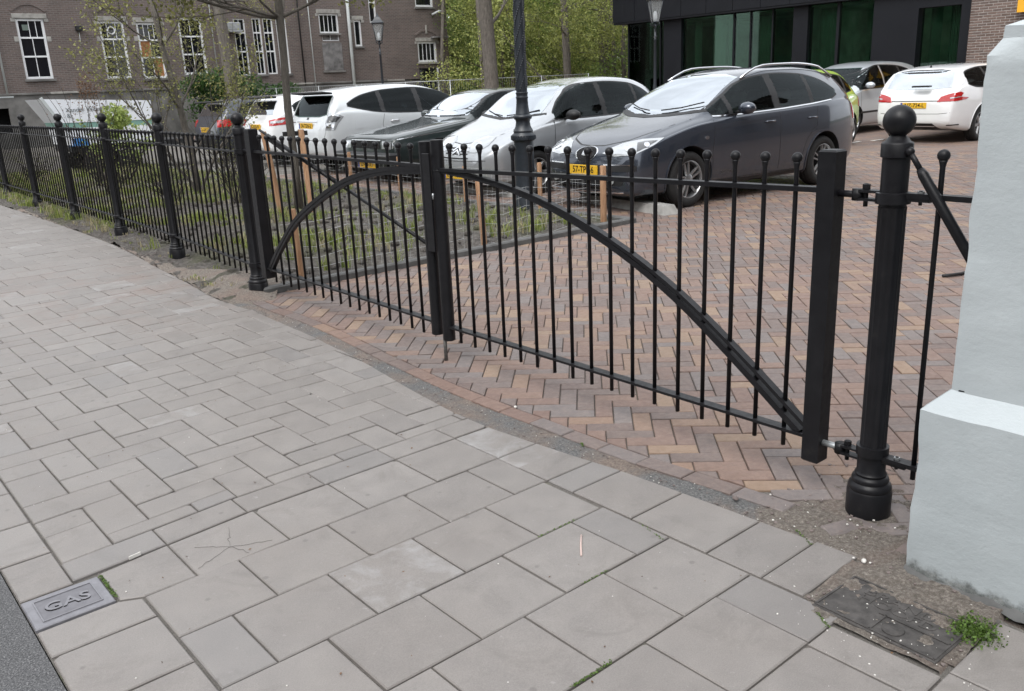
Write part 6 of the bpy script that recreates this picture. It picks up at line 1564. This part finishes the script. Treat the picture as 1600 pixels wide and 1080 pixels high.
    def arches(s, mat='trim', wd=.022, off=.006):
        for d_ in s.wheels:
            for kd in ('L', 'R'):
                P = [(d_ + (s.R + .048 + wd) * math.cos(a), s.R + .01 + (s.R + .048 + wd) * math.sin(a)) for a in np.linspace(-.35, math.pi + .35, 30)]; Q = [(d_ + (s.R + .05) * math.cos(a), s.R + .01 + (s.R + .05) * math.sin(a)) for a in np.linspace(-.35, math.pi + .35, 30)]
                s.decal("wheel_arch", mat, P + Q[::-1], kd, off, .05)
PI = math.pi
def carname(lab): return lab
# ---- 1 dark grey family car, nearest
c = Car("parked_car", "dark grey metallic tall estate parked nearest the gate, its round badge grille facing left", (7.30, 7.33), math.radians(176.6), 4.38,
    [(0, .50), (.03, .60), (.09, .685), (.25, .775), (.6, .90), (1.0, 1.0), (1.22, 1.055), (1.5, 1.20), (1.9, 1.385), (2.25, 1.49), (2.6, 1.535), (3.1, 1.54), (3.6, 1.505), (3.88, 1.44), (4.03, 1.37), (4.19, 1.16), (4.29, .95), (4.34, .82), (4.38, .60)],
    [(0, .45), (.06, .60), (.25, .71), (.6, .83), (1.1, .925), (1.8, .965), (2.8, 1.005), (3.6, 1.05), (4.0, 1.07), (4.26, .93), (4.38, .55)],
    [(0, .50), (.02, .60), (.06, .68), (.14, .76), (.3, .83), (.6, .872), (1.0, .884), (3.5, .884), (3.9, .86), (4.16, .81), (4.29, .75), (4.36, .66), (4.38, .55)],
    [(0, .40), (.1, .56), (.5, .66), (1.1, .72), (1.5, .70), (2.2, .60), (3.0, .595), (3.85, .58), (4.12, .64), (4.38, .5)],
    [(0, .30), (.04, .22), (.12, .185), (.8, .19), (3.7, .20), (4.12, .25), (4.31, .32), (4.38, .40)], (.865, 3.443), .320, .215, 'five', 'p_grey')
seat = c
c.decal("windscreen", 'cscreen', [(-0.651, 1.075), (-0.326, 1.035), (0.000, 1.022), (0.326, 1.035), (0.651, 1.075), (0.600, 1.24), (0.525, 1.42), (0.279, 1.462), (0.000, 1.470), (-0.279, 1.462), (-0.525, 1.42), (-0.600, 1.24)], 'F', .003, .06)
c.decal("scuttle", 'trim', [(-.74, 1.055), (-.35, 1.012), (0, .998), (.35, 1.012), (.74, 1.055), (.72, 1.09), (.35, 1.050), (0, 1.035), (-.35, 1.050), (-.72, 1.09)], 'F', .003, .05)
c.windows([(1.30, 1.045), (1.6, 1.195), (1.95, 1.345), (2.3, 1.415), (2.7, 1.437), (3.1, 1.42), (3.4, 1.375), (3.65, 1.29), (3.80, 1.19)],
          [(1.30, 1.01), (1.8, 1.015), (2.6, 1.04), (3.2, 1.07), (3.6, 1.10), (3.80, 1.16)], [(1.34, 1.60), (1.65, 2.44), (2.55, 3.18), (3.24, 3.78)])
for kd in ('L', 'R'): c.line([(1.32, .996), (1.8, .998), (2.6, 1.022), (3.2, 1.052), (3.62, 1.085)], kd, .006, 'chrome', .007, "window_strip")
c.decal("rear_window", 'cglass', [(-.60, 1.08), (.60, 1.08), (.55, 1.34), (-.55, 1.34)], 'B', .005, .06)
for sg in (1, -1):   # roof rails
    pts = []
    for t_ in np.linspace(0, 1, 14): d_ = lerp(2.05, 3.95, t_); pts.append((-d_, sg * (c.rw(d_) * .95 + .01), c.top(d_) - .032 + .05 * min(1, 6 * t_, 6 * (1 - t_))))
    MB().tube(pts, .014, 8).build("roof_rail", MT['chrome'], c.root)
ga = [(.165 * math.cos(a) * (1 - .28 * max(0, -math.sin(a)) ** 1), .655 + (.062 if math.sin(a) > 0 else .108) * math.sin(a)) for a in np.linspace(0, 2 * PI, 24, endpoint=False)]
c.decal("grille_surround", 'chrome', [(x * 1.12, .652 + (z - .655) * 1.16) for x, z in ga], 'F', .006, .04); gr2 = c.decal("grille", 'dark', ga, 'F', .010, .04)
for k in range(-6, 7):
    x = k * .0235; hz = .058 * math.sqrt(max(.05, 1 - (x / .16) ** 2)); c.decal("grille_slat", 'trim', [(x - .004, .655 - hz * 1.4), (x + .004, .655 - hz * 1.4), (x + .004, .655 + hz * .8), (x - .004, .655 + hz * .8)], 'F', .016, .05)
c.decal("badge", 'chrome', [(-.045, .625), (.01, .612), (.045, .625), (.045, .655), (.048, .690), (-.01, .70), (-.045, .688), (-.045, .655)], 'F', .022, .03)
c.line([(-.03, .668), (.0, .655), (.03, .645)], 'F', .004, 'trim', .026, "badge_slit")
# headlights, wrapped round the corners
for sg in (1, -1):
    kd = (-.35, sg * math.radians(48), (lambda q, sg=sg: (q[0] * sg, q[1])))
    hl = c.decal("headlight", 'clearlens', [(-.03, .655), (.10, .628), (.30, .645), (.52, .735), (.66, .81), (.42, .80), (.22, .765), (.08, .715)], kd, .006, .035)
    c.decal("headlight_inner", 'darklens', [(.34, .675), (.45, .72), (.58, .785), (.45, .780), (.36, .765)], kd, .009, .03)
    for a_, z_, r_ in ((.26, .705, .042), (.46, .745, .03)): c.decal("headlight_reflector", 'chrome', [(a_ + r_ * math.cos(t_), z_ + r_ * .8 * math.sin(t_)) for t_ in np.linspace(0, 6.28, 14, endpoint=False)], kd, .012, .03)
    c.decal("bumper_trim", 'trim', [(-.10, .46), (.34, .475), (.34, .53), (-.08, .525)], kd, .004, .05)
    c.line([(-.02, .535), (.15, .54), (.31, .538)], kd, .006, 'chrome', .008, "chrome_strip")
    c.decal("fog_lamp", 'clearlens', [(.06 + .035 * math.cos(t_), .36 + .035 * math.sin(t_)) for t_ in np.linspace(0, 6.28, 12, endpoint=False)], kd, .012, .03)
    c.decal("fog_lamp_recess", 'trim', [(-.10, .30), (.18, .32), (.20, .40), (-.06, .42)], kd, .004, .05)
    c.decal("tail_light", 'redlens', [(.26, .80), (.50, .82), (.54, 1.02), (.38, 1.05), (.30, .98)], (-c.L + .3, sg * math.radians(135), (lambda q, sg=sg: (-q[0] * sg, q[1]))), .006, .05)
c.decal("lower_grille", 'dark', [(-.42, .255), (.42, .255), (.46, .40), (-.46, .40)], 'F', .004, .05)
for z_ in (.29, .33, .37): c.line([(-.43, z_), (.43, z_)], 'F', .006, 'trim', .010, "grille_slat")
c.line([(-.62, .235), (0, .225), (.62, .235)], 'F', .006, 'chrome', .008, "lip_strip")
c.plate('F', 0, .470, "57-TPP-6")
for kd in ('L', 'R'):
    c.line([(1.26, .30), (1.24, .60), (1.30, .95), (1.33, 1.03)], kd); c.line([(2.50, .30), (2.50, .7), (2.515, 1.05)], kd); c.line([(3.28, 1.08), (3.26, .80), (3.05, .62), (2.98, .45), (2.96, .30)], kd); c.line([(1.26, .27), (2.96, .27)], kd)
    c.line([(1.0, .82), (1.8, .905), (2.8, .955), (3.8, 1.01)], kd, .005, 'p_grey', .004, "shoulder_crease")
    c.line([(1.36, .245), (2.0, .235), (2.95, .245)], kd, .018, 'trim', .004, "sill_trim")
    c.decal("side_repeater", 'chrome', [(1.14 + .035 * math.cos(t_), .77 + .02 * math.sin(t_)) for t_ in np.linspace(0, 6.28, 12, endpoint=False)], kd, .005, .03)
c.line([(-.70, .98), (-.62, .88), (-.46, .79), (-.2, .735), (0, .728), (.2, .735), (.46, .79), (.62, .88), (.70, .98)], 'F', .005, 'trim', .001)
c.mirror(1.72, 1.05); c.handles((2.30, 3.16), .885); c.arches('p_grey', .016, .010)
for sg in (1, -1): MB().tube([(-1.20, sg * .1, 1.075), (-1.28, sg * .35, 1.10), (-1.40, sg * .6, 1.155)], .008, 5).build("wiper", MT['trim'], c.root)
vs, fs = text_geo("(ecomotive)", .05, .0005)
loc, *_r = c.hit(0, PI / 2, 1.52, .36); MB().add([Vector((-1.52 - v.x * -1 * -1, loc.y + .004, .36 + v.y)) for v in vs], fs).build("lettering", MT['alloy'], c.root)
# ---- 2 silver rounded hatchback
def hatch(label, nose, hd, paint, L=3.85, H=1.52, WD=.835, R=.295, style='cover', round_=False, **k):
    s_ = L / 3.85
    top = [(0, .46), (.03, .56), (.09, .655), (.25, .765), (.5, .875), (.75, .955), (.92, 1.01), (1.15, 1.14), (1.5, .30 + H * .70), (1.85, H * .955), (2.2, H * .995), (2.5, H), (2.9, H * .985), (3.25, H * .92), (3.5, H * .80), (3.68, H * .66), (3.79, .80), (3.85, .55)]
    belt = [(0, .42), (.06, .55), (.25, .68), (.6, .81), (1.0, .90), (1.6, .935), (2.6, .955), (3.2, .985), (3.6, .93), (3.85, .5)]
    W_ = [(0, .42), (.02, .52), (.06, .61), (.14, .70), (.3, WD - .06), (.6, WD - .01), (1.0, WD), (3.0, WD), (3.4, WD - .03), (3.65, WD - .09), (3.78, WD - .16), (3.85, .5)]
    rw = [(0, .36), (.1, .5), (.5, .62), (1.0, .70), (1.4, .66), (2.0, WD - .26), (2.8, WD - .27), (3.4, WD - .26), (3.85, .42)]
    sl = [(0, .32), (.05, .23), (.15, .19), (.8, .19), (3.1, .19), (3.6, .25), (3.85, .36)]
    sc2 = lambda t: [(a * s_, b) for a, b in t]
    return Car("parked_car", label, nose, hd, L, sc2(top), sc2(belt), sc2(W_), sc2(rw), sc2(sl), (.80 * s_, .80 * s_ + 2.44 * s_), R, R - .10, style, paint, **k)
c = hatch("small silver rounded hatchback with a double chevron nose, behind the ornate lamp post", (7.25, 9.75), PI, 'p_silver')
c.decal("windscreen", 'cscreen', [(-0.614, 1.055), (-0.279, 1.02), (0.000, 1.01), (0.279, 1.02), (0.614, 1.055), (0.558, 1.25), (0.465, 1.405), (0.233, 1.44), (0.000, 1.448), (-0.233, 1.44), (-0.465, 1.405), (-0.558, 1.25)], 'F', .003, .06)
c.decal("scuttle", 'trim', [(-.70, 1.035), (0, .982), (.70, 1.035), (.68, 1.06), (0, 1.02), (-.68, 1.06)], 'F', .003, .05)
c.windows([(1.14, 1.02), (1.35, 1.22), (1.6, 1.355), (1.9, 1.415), (2.3, 1.43), (2.8, 1.40), (3.1, 1.31), (3.28, 1.18)], [(1.14, .985), (1.6, .975), (2.4, .99), (3.0, 1.02), (3.28, 1.08)], [(1.18, 2.12), (2.20, 2.86), (2.90, 3.26)])
for z_, hw in ((.648, .25), (.612, .27), (.575, .24), (.520, .27)):
    mid = .035 if z_ in (.648, .612) else 0.0
    c.line([(-hw, z_ + .004), (-.10, z_), (-.05, z_ + mid * .2), (0, z_ + mid), (.05, z_ + mid * .2), (.10, z_), (hw, z_ + .004)], 'F', .0075, 'trim', .006, "grille_slot")
for z_ in (.60, .645): c.line([(-.085, z_ - .035), (0, z_ + .022), (.085, z_ - .035)], 'F', .011, 'chrome', .014, "chevron_badge")
for sg in (1, -1):
    kd = (-.3, sg * math.radians(40), (lambda q, sg=sg: (q[0] * sg, q[1])))
    c.decal("headlight", 'clearlens', [(-.06, .60), (.16, .60), (.33, .69), (.42, .785), (.28, .80), (.10, .74)], kd, .006, .035)
    c.decal("headlight_reflector", 'chrome', [(.19 + .05 * math.cos(t_), .69 + .045 * math.sin(t_)) for t_ in np.linspace(0, 6.28, 12, endpoint=False)], kd, .010, .03)
    c.decal("tail_light", 'redlens', [(.22, .75), (.46, .78), (.42, 1.05), (.28, 1.02)], (-c.L + .3, sg * math.radians(135), (lambda q, sg=sg: (-q[0] * sg, q[1]))), .006, .05)
c.line([(-.66, .93), (-.55, .82), (-.4, .74), (0, .70), (.4, .74), (.55, .82), (.66, .93)], 'F', .004)
c.line([(-.60, .50), (0, .485), (.60, .50)], 'F', .004); c.decal("lower_grille", 'dark', [(-.40, .235), (.40, .235), (.42, .36), (-.42, .36)], 'F', .004, .05)
c.plate('F', 0, .300, "62-XGR-T"); c.mirror(1.36, 1.0, 'trim'); c.handles((1.98,), .86); c.arches('p_silver', .02, .012)
for kd in ('L', 'R'): c.line([(1.12, .30), (1.10, .6), (1.15, .97)], kd); c.line([(2.16, .30), (2.16, .98)], kd)
for sg in (1, -1): MB().tube([(-.93, sg * .05, 1.035), (-1.0, sg * .3, 1.055), (-1.1, sg * .55, 1.10)], .008, 5).build("wiper", MT['trim'], c.root)
# ---- 3 dark green old sedan
c = Car("parked_car", "old dark green boxy sedan with a long flat bonnet, parked facing the bed", (7.62, 12.65), PI, 4.75,
    [(0, .45), (.02, .70), (.06, .745), (.3, .79), (.9, .87), (1.45, .935), (1.55, .96), (1.85, 1.14), (2.2, 1.325), (2.5, 1.395), (3.0, 1.41), (3.5, 1.375), (3.75, 1.28), (4.05, 1.03), (4.15, .985), (4.6, .95), (4.72, .90), (4.75, .55)],
    [(0, .42), (.03, .66), (.3, .74), (.9, .81), (1.5, .88), (2.5, .905), (3.6, .925), (4.1, .92), (4.6, .88), (4.75, .52)],
    [(0, .70), (.03, .80), (.12, .83), (.5, .855), (1.2, .865), (3.8, .865), (4.4, .84), (4.68, .80), (4.75, .72)],
    [(0, .64), (.1, .72), (1.4, .76), (1.9, .70), (2.4, .60), (3.2, .60), (3.6, .62), (4.1, .72), (4.75, .65)],
    [(0, .26), (.05, .22), (.8, .20), (3.9, .20), (4.5, .26), (4.75, .32)], (.86, 3.55), .31, .19, 'multi', 'p_green', crown=.05)
c.decal("windscreen", 'cscreen', [(-0.632, .985), (-0.279, .965), (0.279, .965), (0.632, .985), (0.577, 1.16), (0.516, 1.315), (0.233, 1.345), (-0.233, 1.345), (-0.516, 1.315), (-0.577, 1.16)], 'F', .003, .06)
c.windows([(1.62, .98), (1.9, 1.14), (2.2, 1.285), (2.5, 1.335), (3.1, 1.335), (3.45, 1.29), (3.7, 1.17), (3.85, 1.03)], [(1.62, .935), (2.6, .945), (3.85, .965)], [(1.68, 2.58), (2.66, 3.36), (3.42, 3.80)])
for sg in (1, -1):
    hp = [(sg * .48, .555), (sg * .73, .555), (sg * .735, .665), (sg * .48, .675)]; c.decal("headlight", 'clearlens', hp, 'F', .006, .04)
    c.decal("headlight_inner", 'chrome', [(sg * .60 + .045 * math.cos(t_), .612 + .045 * math.sin(t_)) for t_ in np.linspace(0, 6.28, 12, endpoint=False)], 'F', .010, .03)
    c.decal("indicator", 'clearlens', [(sg * .755, .56), (sg * .815, .565), (sg * .81, .655), (sg * .755, .662)], 'F', .006, .04)
c.decal("grille", 'dark', [(-.42, .555), (.42, .555), (.42, .675), (-.42, .675)], 'F', .005, .05)
for k in range(-5, 6): c.line([(k * .07, .56), (k * .07, .67)], 'F', .004, 'trim', .010, "grille_slat")
c.line([(-.44, .683), (.44, .683)], 'F', .006, 'chrome', .012, "grille_top_strip")
MB().bevbox((-.10, -.86, .36), (.10, .86, .50), .03).build("bumper", MT['trim'], c.root); MB().bevbox((.085, -.82, .44), (.104, .82, .465), .004).build("bumper_strip", MT['alloy'], c.root)
c.plate('F', 0, .30, "LF-58-XT")
for kd in ('L', 'R'):
    c.line([(.1, .70), (1.0, .775), (2.0, .83), (3.6, .86), (4.6, .84)], kd, .005, 'chrome', .004, "waist_strip"); c.line([(1.50, .28), (1.50, .93)], kd); c.line([(2.62, .28), (2.62, .95)], kd)
c.line([(-.76, .93), (-.74, .8), (-.70, .71), (.70, .71), (.74, .8), (.76, .93)], 'F', .004)
c.mirror(1.90, .98); c.handles((2.45, 3.35), .80)
for sg in (1, -1): MB().tube([(-1.50, sg * .05, .985), (-1.56, sg * .35, .985), (-1.60, sg * .62, 1.0)], .012, 5).build("wiper", MT['trim'], c.root)
# ---- generic rear facing bodies
def mpv(label, nose, hd, paint, L, H, WD, belt_h, R=.315, style='multi', hood=1.0, **k):
    f = lambda d_: d_ * L / 4.6
    top = [(0, .46), (.03, .57), (.09, .665), (.3, .79), (.7, .91), (hood, 1.0), (hood + .12, 1.04), (hood + .5, 1.24), (hood + .95, H * .915), (hood + 1.35, H * .975), (2.8, H), (3.5, H * .99), (4.05, H * .955), (4.22, H * .925), (4.36, H * .80), (4.48, H * .66), (4.56, .86), (4.59, .72), (4.6, .55)]
    belt = [(0, .42), (.06, .58), (.3, .72), (.7, .84), (1.2, belt_h - .04), (2.2, belt_h), (3.4, belt_h + .05), (4.2, belt_h + .08), (4.5, .92), (4.6, .5)]
    W_ = [(0, .46), (.02, .56), (.06, .65), (.15, .74), (.35, WD - .05), (.7, WD - .01), (1.2, WD), (3.7, WD), (4.15, WD - .03), (4.4, WD - .08), (4.53, WD - .14), (4.59, WD - .2), (4.6, .55)]
    rw = [(0, .4), (.1, .55), (.5, .64), (1.1, .72), (1.6, .69), (2.2, WD - .27), (3.4, WD - .28), (4.1, WD - .27), (4.35, WD - .2), (4.6, .5)]
    sl = [(0, .30), (.05, .22), (.15, .19), (.8, .19), (3.8, .20), (4.3, .25), (4.55, .32), (4.6, .40)]
    g_ = lambda t: sorted((f(a), b) for a, b in t)
    return Car("parked_car", label, nose, hd, L, g_(top), g_(belt), g_(W_), g_(rw), g_(sl), (f(.90), f(3.62)), R, R - .10, style, paint, **k)
def taillight(c, outl, mat='redlens', off=.006, ang=130, piv=.3, name="tail_light"):
    outl = [(a + .36, b) for a, b in outl]
    for sg in (1, -1): c.decal(name, mat, outl, (-c.L + piv, sg * math.radians(ang), (lambda q, sg=sg: (-q[0] * sg, q[1]))), off, .04)
# ---- 4 pearl white people carrier, rear towards us
c = mpv("pearl white people carrier with clear tail lamps, rear end towards the railing", (12.45, 15.15), 0.0, 'p_pearl', 4.6, 1.575, .888, 1.02)
c.windows([(1.25, 1.06), (1.6, 1.24), (2.0, 1.40), (2.6, 1.475), (3.2, 1.455), (3.7, 1.385), (4.02, 1.275), (4.12, 1.22)], [(1.25, 1.02), (2.2, 1.03), (3.0, 1.05), (3.55, 1.09), (3.9, 1.16), (4.12, 1.215)], [(1.30, 1.62), (1.68, 2.50), (2.60, 3.34), (3.42, 4.09)], 'cglassdark')
c.decal("rear_window", 'cglass', [(-.62, 1.065), (-.4, 1.03), (.4, 1.03), (.62, 1.065), (.565, 1.40), (-.565, 1.40)], 'B', .006, .05)
mb = MB(); mb.bevbox((-.16, -.60, 0), (.05, .60, .035), .012, Matrix.Translation((-4.33, 0, 1.425)) @ Matrix.Rotation(.12, 4, 'Y')); mb.build("roof_spoiler", MT['trim'], c.root)
taillight(c, [(-.10, .80), (.07, .80), (.13, .90), (.235, 1.03), (.05, 1.115), (-.04, 1.09), (-.10, .92)], 'clearlens'); taillight(c, [(-.07, .93), (.10, .94), (.18, 1.02), (.03, 1.06), (-.04, 1.03)], 'darklens', .010, name="lamp_inner"); taillight(c, [(-.08, .84), (.05, .84), (.07, .90), (-.06, .90)], 'chrome', .011, name="lamp_inner")
c.plate('B', 0, .875, "34-TSN-2"); c.line([(-.38, .955), (.38, .955)], 'B', .012, 'chrome', .012, "tailgate_strip"); c.decal("badge", 'trim', [(-.03, .985), (.03, .985), (.02, 1.02), (-.02, 1.02)], 'B', .01, .03); c.decal("model_badge", 'chrome', [(.44, .93), (.60, .93), (.60, .945), (.44, .945)], 'B', .006, .03)
c.line([(-.66, .62), (.66, .62)], 'B', .004); c.line([(-.66, .60), (-.70, .8), (-.64, 1.06), (-.60, 1.43)], 'B', .004); c.line([(.66, .60), (.70, .8), (.64, 1.06), (.60, 1.43)], 'B', .004); c.decal("rear_valance", 'trim', [(-.6, .36), (.6, .36), (.5, .27), (-.5, .27)], 'B', .004, .06)
for kd in ('L', 'R'): c.line([(3.40, .62), (3.44, .85), (3.38, 1.03)], kd); c.line([(3.40, .62), (3.1, .45), (3.05, .3)], kd); c.line([(2.55, .3), (2.55, 1.0)], kd); c.decal("fuel_flap", 'p_pearl', [(3.86, .80), (4.02, .80), (4.02, .95), (3.86, .95)], kd, .004, .05)
c.handles((3.17, 2.3), .90, 'chrome'); c.mirror(1.70, 1.05)
# ---- 5 white hatchback with red lamps behind the young tree
c = mpv("white hatchback with wide red tail lamps, rear towards us behind the young tree", (12.5, 17.95), 0.0, 'p_white', 4.35, 1.50, .88, 1.0)
c.windows([(1.2, 1.03), (1.6, 1.25), (2.0, 1.385), (2.6, 1.415), (3.2, 1.38), (3.7, 1.27), (3.85, 1.18)], [(1.2, .99), (2.2, 1.0), (3.2, 1.04), (3.85, 1.13)], [(1.25, 2.4), (2.48, 3.2), (3.28, 3.80)])
c.decal("rear_window", 'cscreen', [(-.60, 1.06), (.60, 1.06), (.53, 1.33), (-.53, 1.33)], 'B', .006, .05)
MB().bevbox((-.22, -.58, 0), (.05, .58, .05), .015, Matrix.Translation((-4.10, 0, 1.385))).build("roof_spoiler", MT['trim'], c.root)
taillight(c, [(-.16, .84), (.18, .86), (.36, 1.02), (.10, 1.0), (-.18, .95)]); taillight(c, [(-.12, .89), (.12, .90), (.2, .96), (-.12, .93)], 'clearlens', .010, name="lamp_inner")
c.plate('B', 0, .82, "8-XKB-91"); c.handles((3.0,), .88); MB().tube([(-4.31, 0, 1.06), (-4.33, -.3, 1.13), (-4.30, -.42, 1.15)], .012, 5).build("wiper", MT['trim'], c.root)
# ---- 6 dark hatchback farthest left
c = mpv("dark blue black hatchback with red lamps, farthest left in the row of parked cars", (12.4, 20.55), 0.0, 'p_black', 4.3, 1.46, .88, .98)
c.windows([(1.2, 1.03), (1.6, 1.22), (2.0, 1.345), (2.6, 1.375), (3.2, 1.34), (3.65, 1.24), (3.80, 1.14)], [(1.2, .97), (2.2, .98), (3.2, 1.02), (3.80, 1.09)], [(1.25, 2.4), (2.48, 3.2), (3.28, 3.76)])
c.decal("rear_window", 'cscreen', [(-.60, 1.04), (.60, 1.04), (.53, 1.29), (-.53, 1.29)], 'B', .006, .05); MB().bevbox((-.20, -.56, 0), (.05, .56, .04), .015, Matrix.Translation((-4.04, 0, 1.335))).build("roof_spoiler", MT['trim'], c.root)
taillight(c, [(-.14, .80), (.16, .81), (.26, .95), (.10, .97), (-.15, .95)]); c.plate('B', 0, .74, "21-GHT-7"); c.decal("rear_bumper", 'trim', [(-.62, .35), (.62, .35), (.6, .55), (-.6, .55)], 'B', .005, .06)
# ---- 7 lime green hatchback behind the dark grey car
c = hatch("lime green hatchback almost hidden behind the rear of the dark grey estate", (13.45, 9.95), PI, 'p_lime', 3.72, 1.49, .82)
c.decal("rear_window", 'cglass', [(-.58, 1.0), (.58, 1.0), (.48, 1.36), (-.48, 1.36)], 'B', .006, .06); c.windows([(1.2, 1.05), (1.6, 1.3), (2.2, 1.39), (3.0, 1.32), (3.2, 1.16)], [(1.2, .98), (2.4, .98), (3.2, 1.06)], [(1.2, 2.1), (2.16, 2.9), (2.95, 3.17)])
taillight(c, [(-.08, .72), (.10, .74), (.08, .92), (-.05, .92)]); c.decal("windscreen", 'cscreen', [(-0.577, 1.05), (0.577, 1.05), (0.446, 1.38), (-0.446, 1.38)], 'F', .003, .06)
# ---- 8 pale silver people carrier
c = mpv("pale silver blue people carrier facing the gate, beside the white estate at the right", (18.55, 11.45), PI, 'p_paleblue', 4.3, 1.62, .86, 1.0, .30, 'multi', hood=.85)
c.decal("windscreen", 'cglass', [(-0.632, 1.06), (-0.279, 1.03), (0.279, 1.03), (0.632, 1.06), (0.558, 1.30), (0.484, 1.47), (-0.484, 1.47), (-0.558, 1.30)], 'F', .003, .06)
c.windows([(1.0, 1.06), (1.3, 1.25), (1.7, 1.44), (2.2, 1.51), (2.9, 1.49), (3.5, 1.40), (3.80, 1.25)], [(1.0, 1.0), (2.0, 1.01), (3.0, 1.05), (3.80, 1.12)], [(1.05, 2.15), (2.23, 3.0), (3.08, 3.76)])
for sg in (1, -1):
    kd = (-.3, sg * math.radians(42), (lambda q, sg=sg: (q[0] * sg, q[1]))); c.decal("headlight", 'clearlens', [(-.1, .62), (.2, .64), (.36, .80), (.1, .76)], kd, .006, .04)
c.mirror(1.22, 1.06, 'p_paleblue', base='trim'); c.handles((2.0, 2.86), .90)
for kd in ('L', 'R'): c.line([(1.05, .48), (3.3, .50)], kd, .022, 'trim', .006, "side_rubbing_strip"); c.line([(2.19, .3), (2.19, 1.02)], kd); c.line([(1.05, .3), (1.05, 1.0)], kd)
c.plate('F', 0, .42, "19-HR-KB")
# ---- 9 white estate, rear towards us
c = mpv("white estate car with red tail lamps, seen beside the ball of the right gate post", (22.0, 8.22), math.radians(-1.5), 'p_white', 4.58, 1.475, .90, .98, .325, 'six')
c.windows([(1.25, 1.03), (1.6, 1.22), (2.0, 1.35), (2.6, 1.395), (3.3, 1.385), (3.8, 1.34), (4.1, 1.26), (4.16, 1.14)], [(1.25, .985), (2.2, .995), (3.2, 1.02), (3.85, 1.03), (4.16, 1.09)], [(1.3, 2.45), (2.53, 3.28), (3.36, 4.12)], 'cglassdark')
c.decal("rear_window", 'cscreen', [(-.66, 1.035), (-.3, 1.01), (.3, 1.01), (.66, 1.035), (.60, 1.32), (.4, 1.345), (-.4, 1.345), (-.60, 1.32)], 'B', .006, .05); c.decal("window_top_shade", 'trim', [(-.50, 1.34), (-.3, 1.30), (.3, 1.30), (.50, 1.34), (.3, 1.365), (-.3, 1.365)], 'B', .009, .05)
MB().bevbox((-.10, -.30, -.012), (.0, .05, .02), .006, Matrix.Translation((-4.50, .0, 1.065))).build("rear_wiper", MT['trim'], c.root)
for sg in (1, -1):
    kd = (-c.L + .3, sg * math.radians(132), (lambda q, sg=sg: (-q[0] * sg, q[1])))
    c.decal("tail_light", 'redlens', [(.10, .775), (.16, .87), (.30, .925), (.46, .955), (.53, .93), (.47, .865), (.66, .845), (.60, .815), (.35, .785)], kd, .007, .035)
    c.decal("lamp_inner", 'clearlens', [(.28, .83), (.46, .855), (.46, .875), (.28, .85)], kd, .012, .03); c.decal("reflector", 'trim', [(.25, .335), (.49, .34), (.49, .36), (.25, .355)], kd, .006, .04)
c.line([(-.62, .795), (.62, .795)], 'B', .006, 'trim', .004); c.plate('B', 0, .715, "NZ-724-L"); c.decal("rear_valance", 'trim', [(-.50, .27), (.50, .27), (.40, .38), (-.40, .38)], 'B', .006, .05); c.line([(-.72, .575), (-.5, .555), (.5, .555), (.72, .575)], 'B', .004)
MB().lathe([(0.03, 0), (0.012, .05), (.01, .06)], 8, Matrix.Translation((-4.0, 0, 1.40))).build("roof_aerial", MT['trim'], c.root); c.handles((2.3, 3.15), .90); c.mirror(1.6, 1.02, 'p_white'); c.arches('p_white', .014, .010)

WSP = [(-.62, 1.07), (-.3, 1.045), (.3, 1.045), (.62, 1.07), (.55, 1.22), (.46, 1.36), (-.46, 1.36), (-.55, 1.22)]
for c in CARS:
    kinds = [k for _, k in c.cutf]
    if 'F' not in kinds: c.decal("windscreen", 'cscreen', [(y, min(z, c.top(2.4) - .12)) for y, z in WSP], 'F', .004, .06)
    if 'B' not in kinds: c.decal("rear_window", 'cglass', [(-.56, 1.06), (.56, 1.06), (.48, min(1.32, c.top(c.L - .9) - .10)), (-.48, min(1.32, c.top(c.L - .9) - .10))], 'B', .005, .06)
    c.finish()
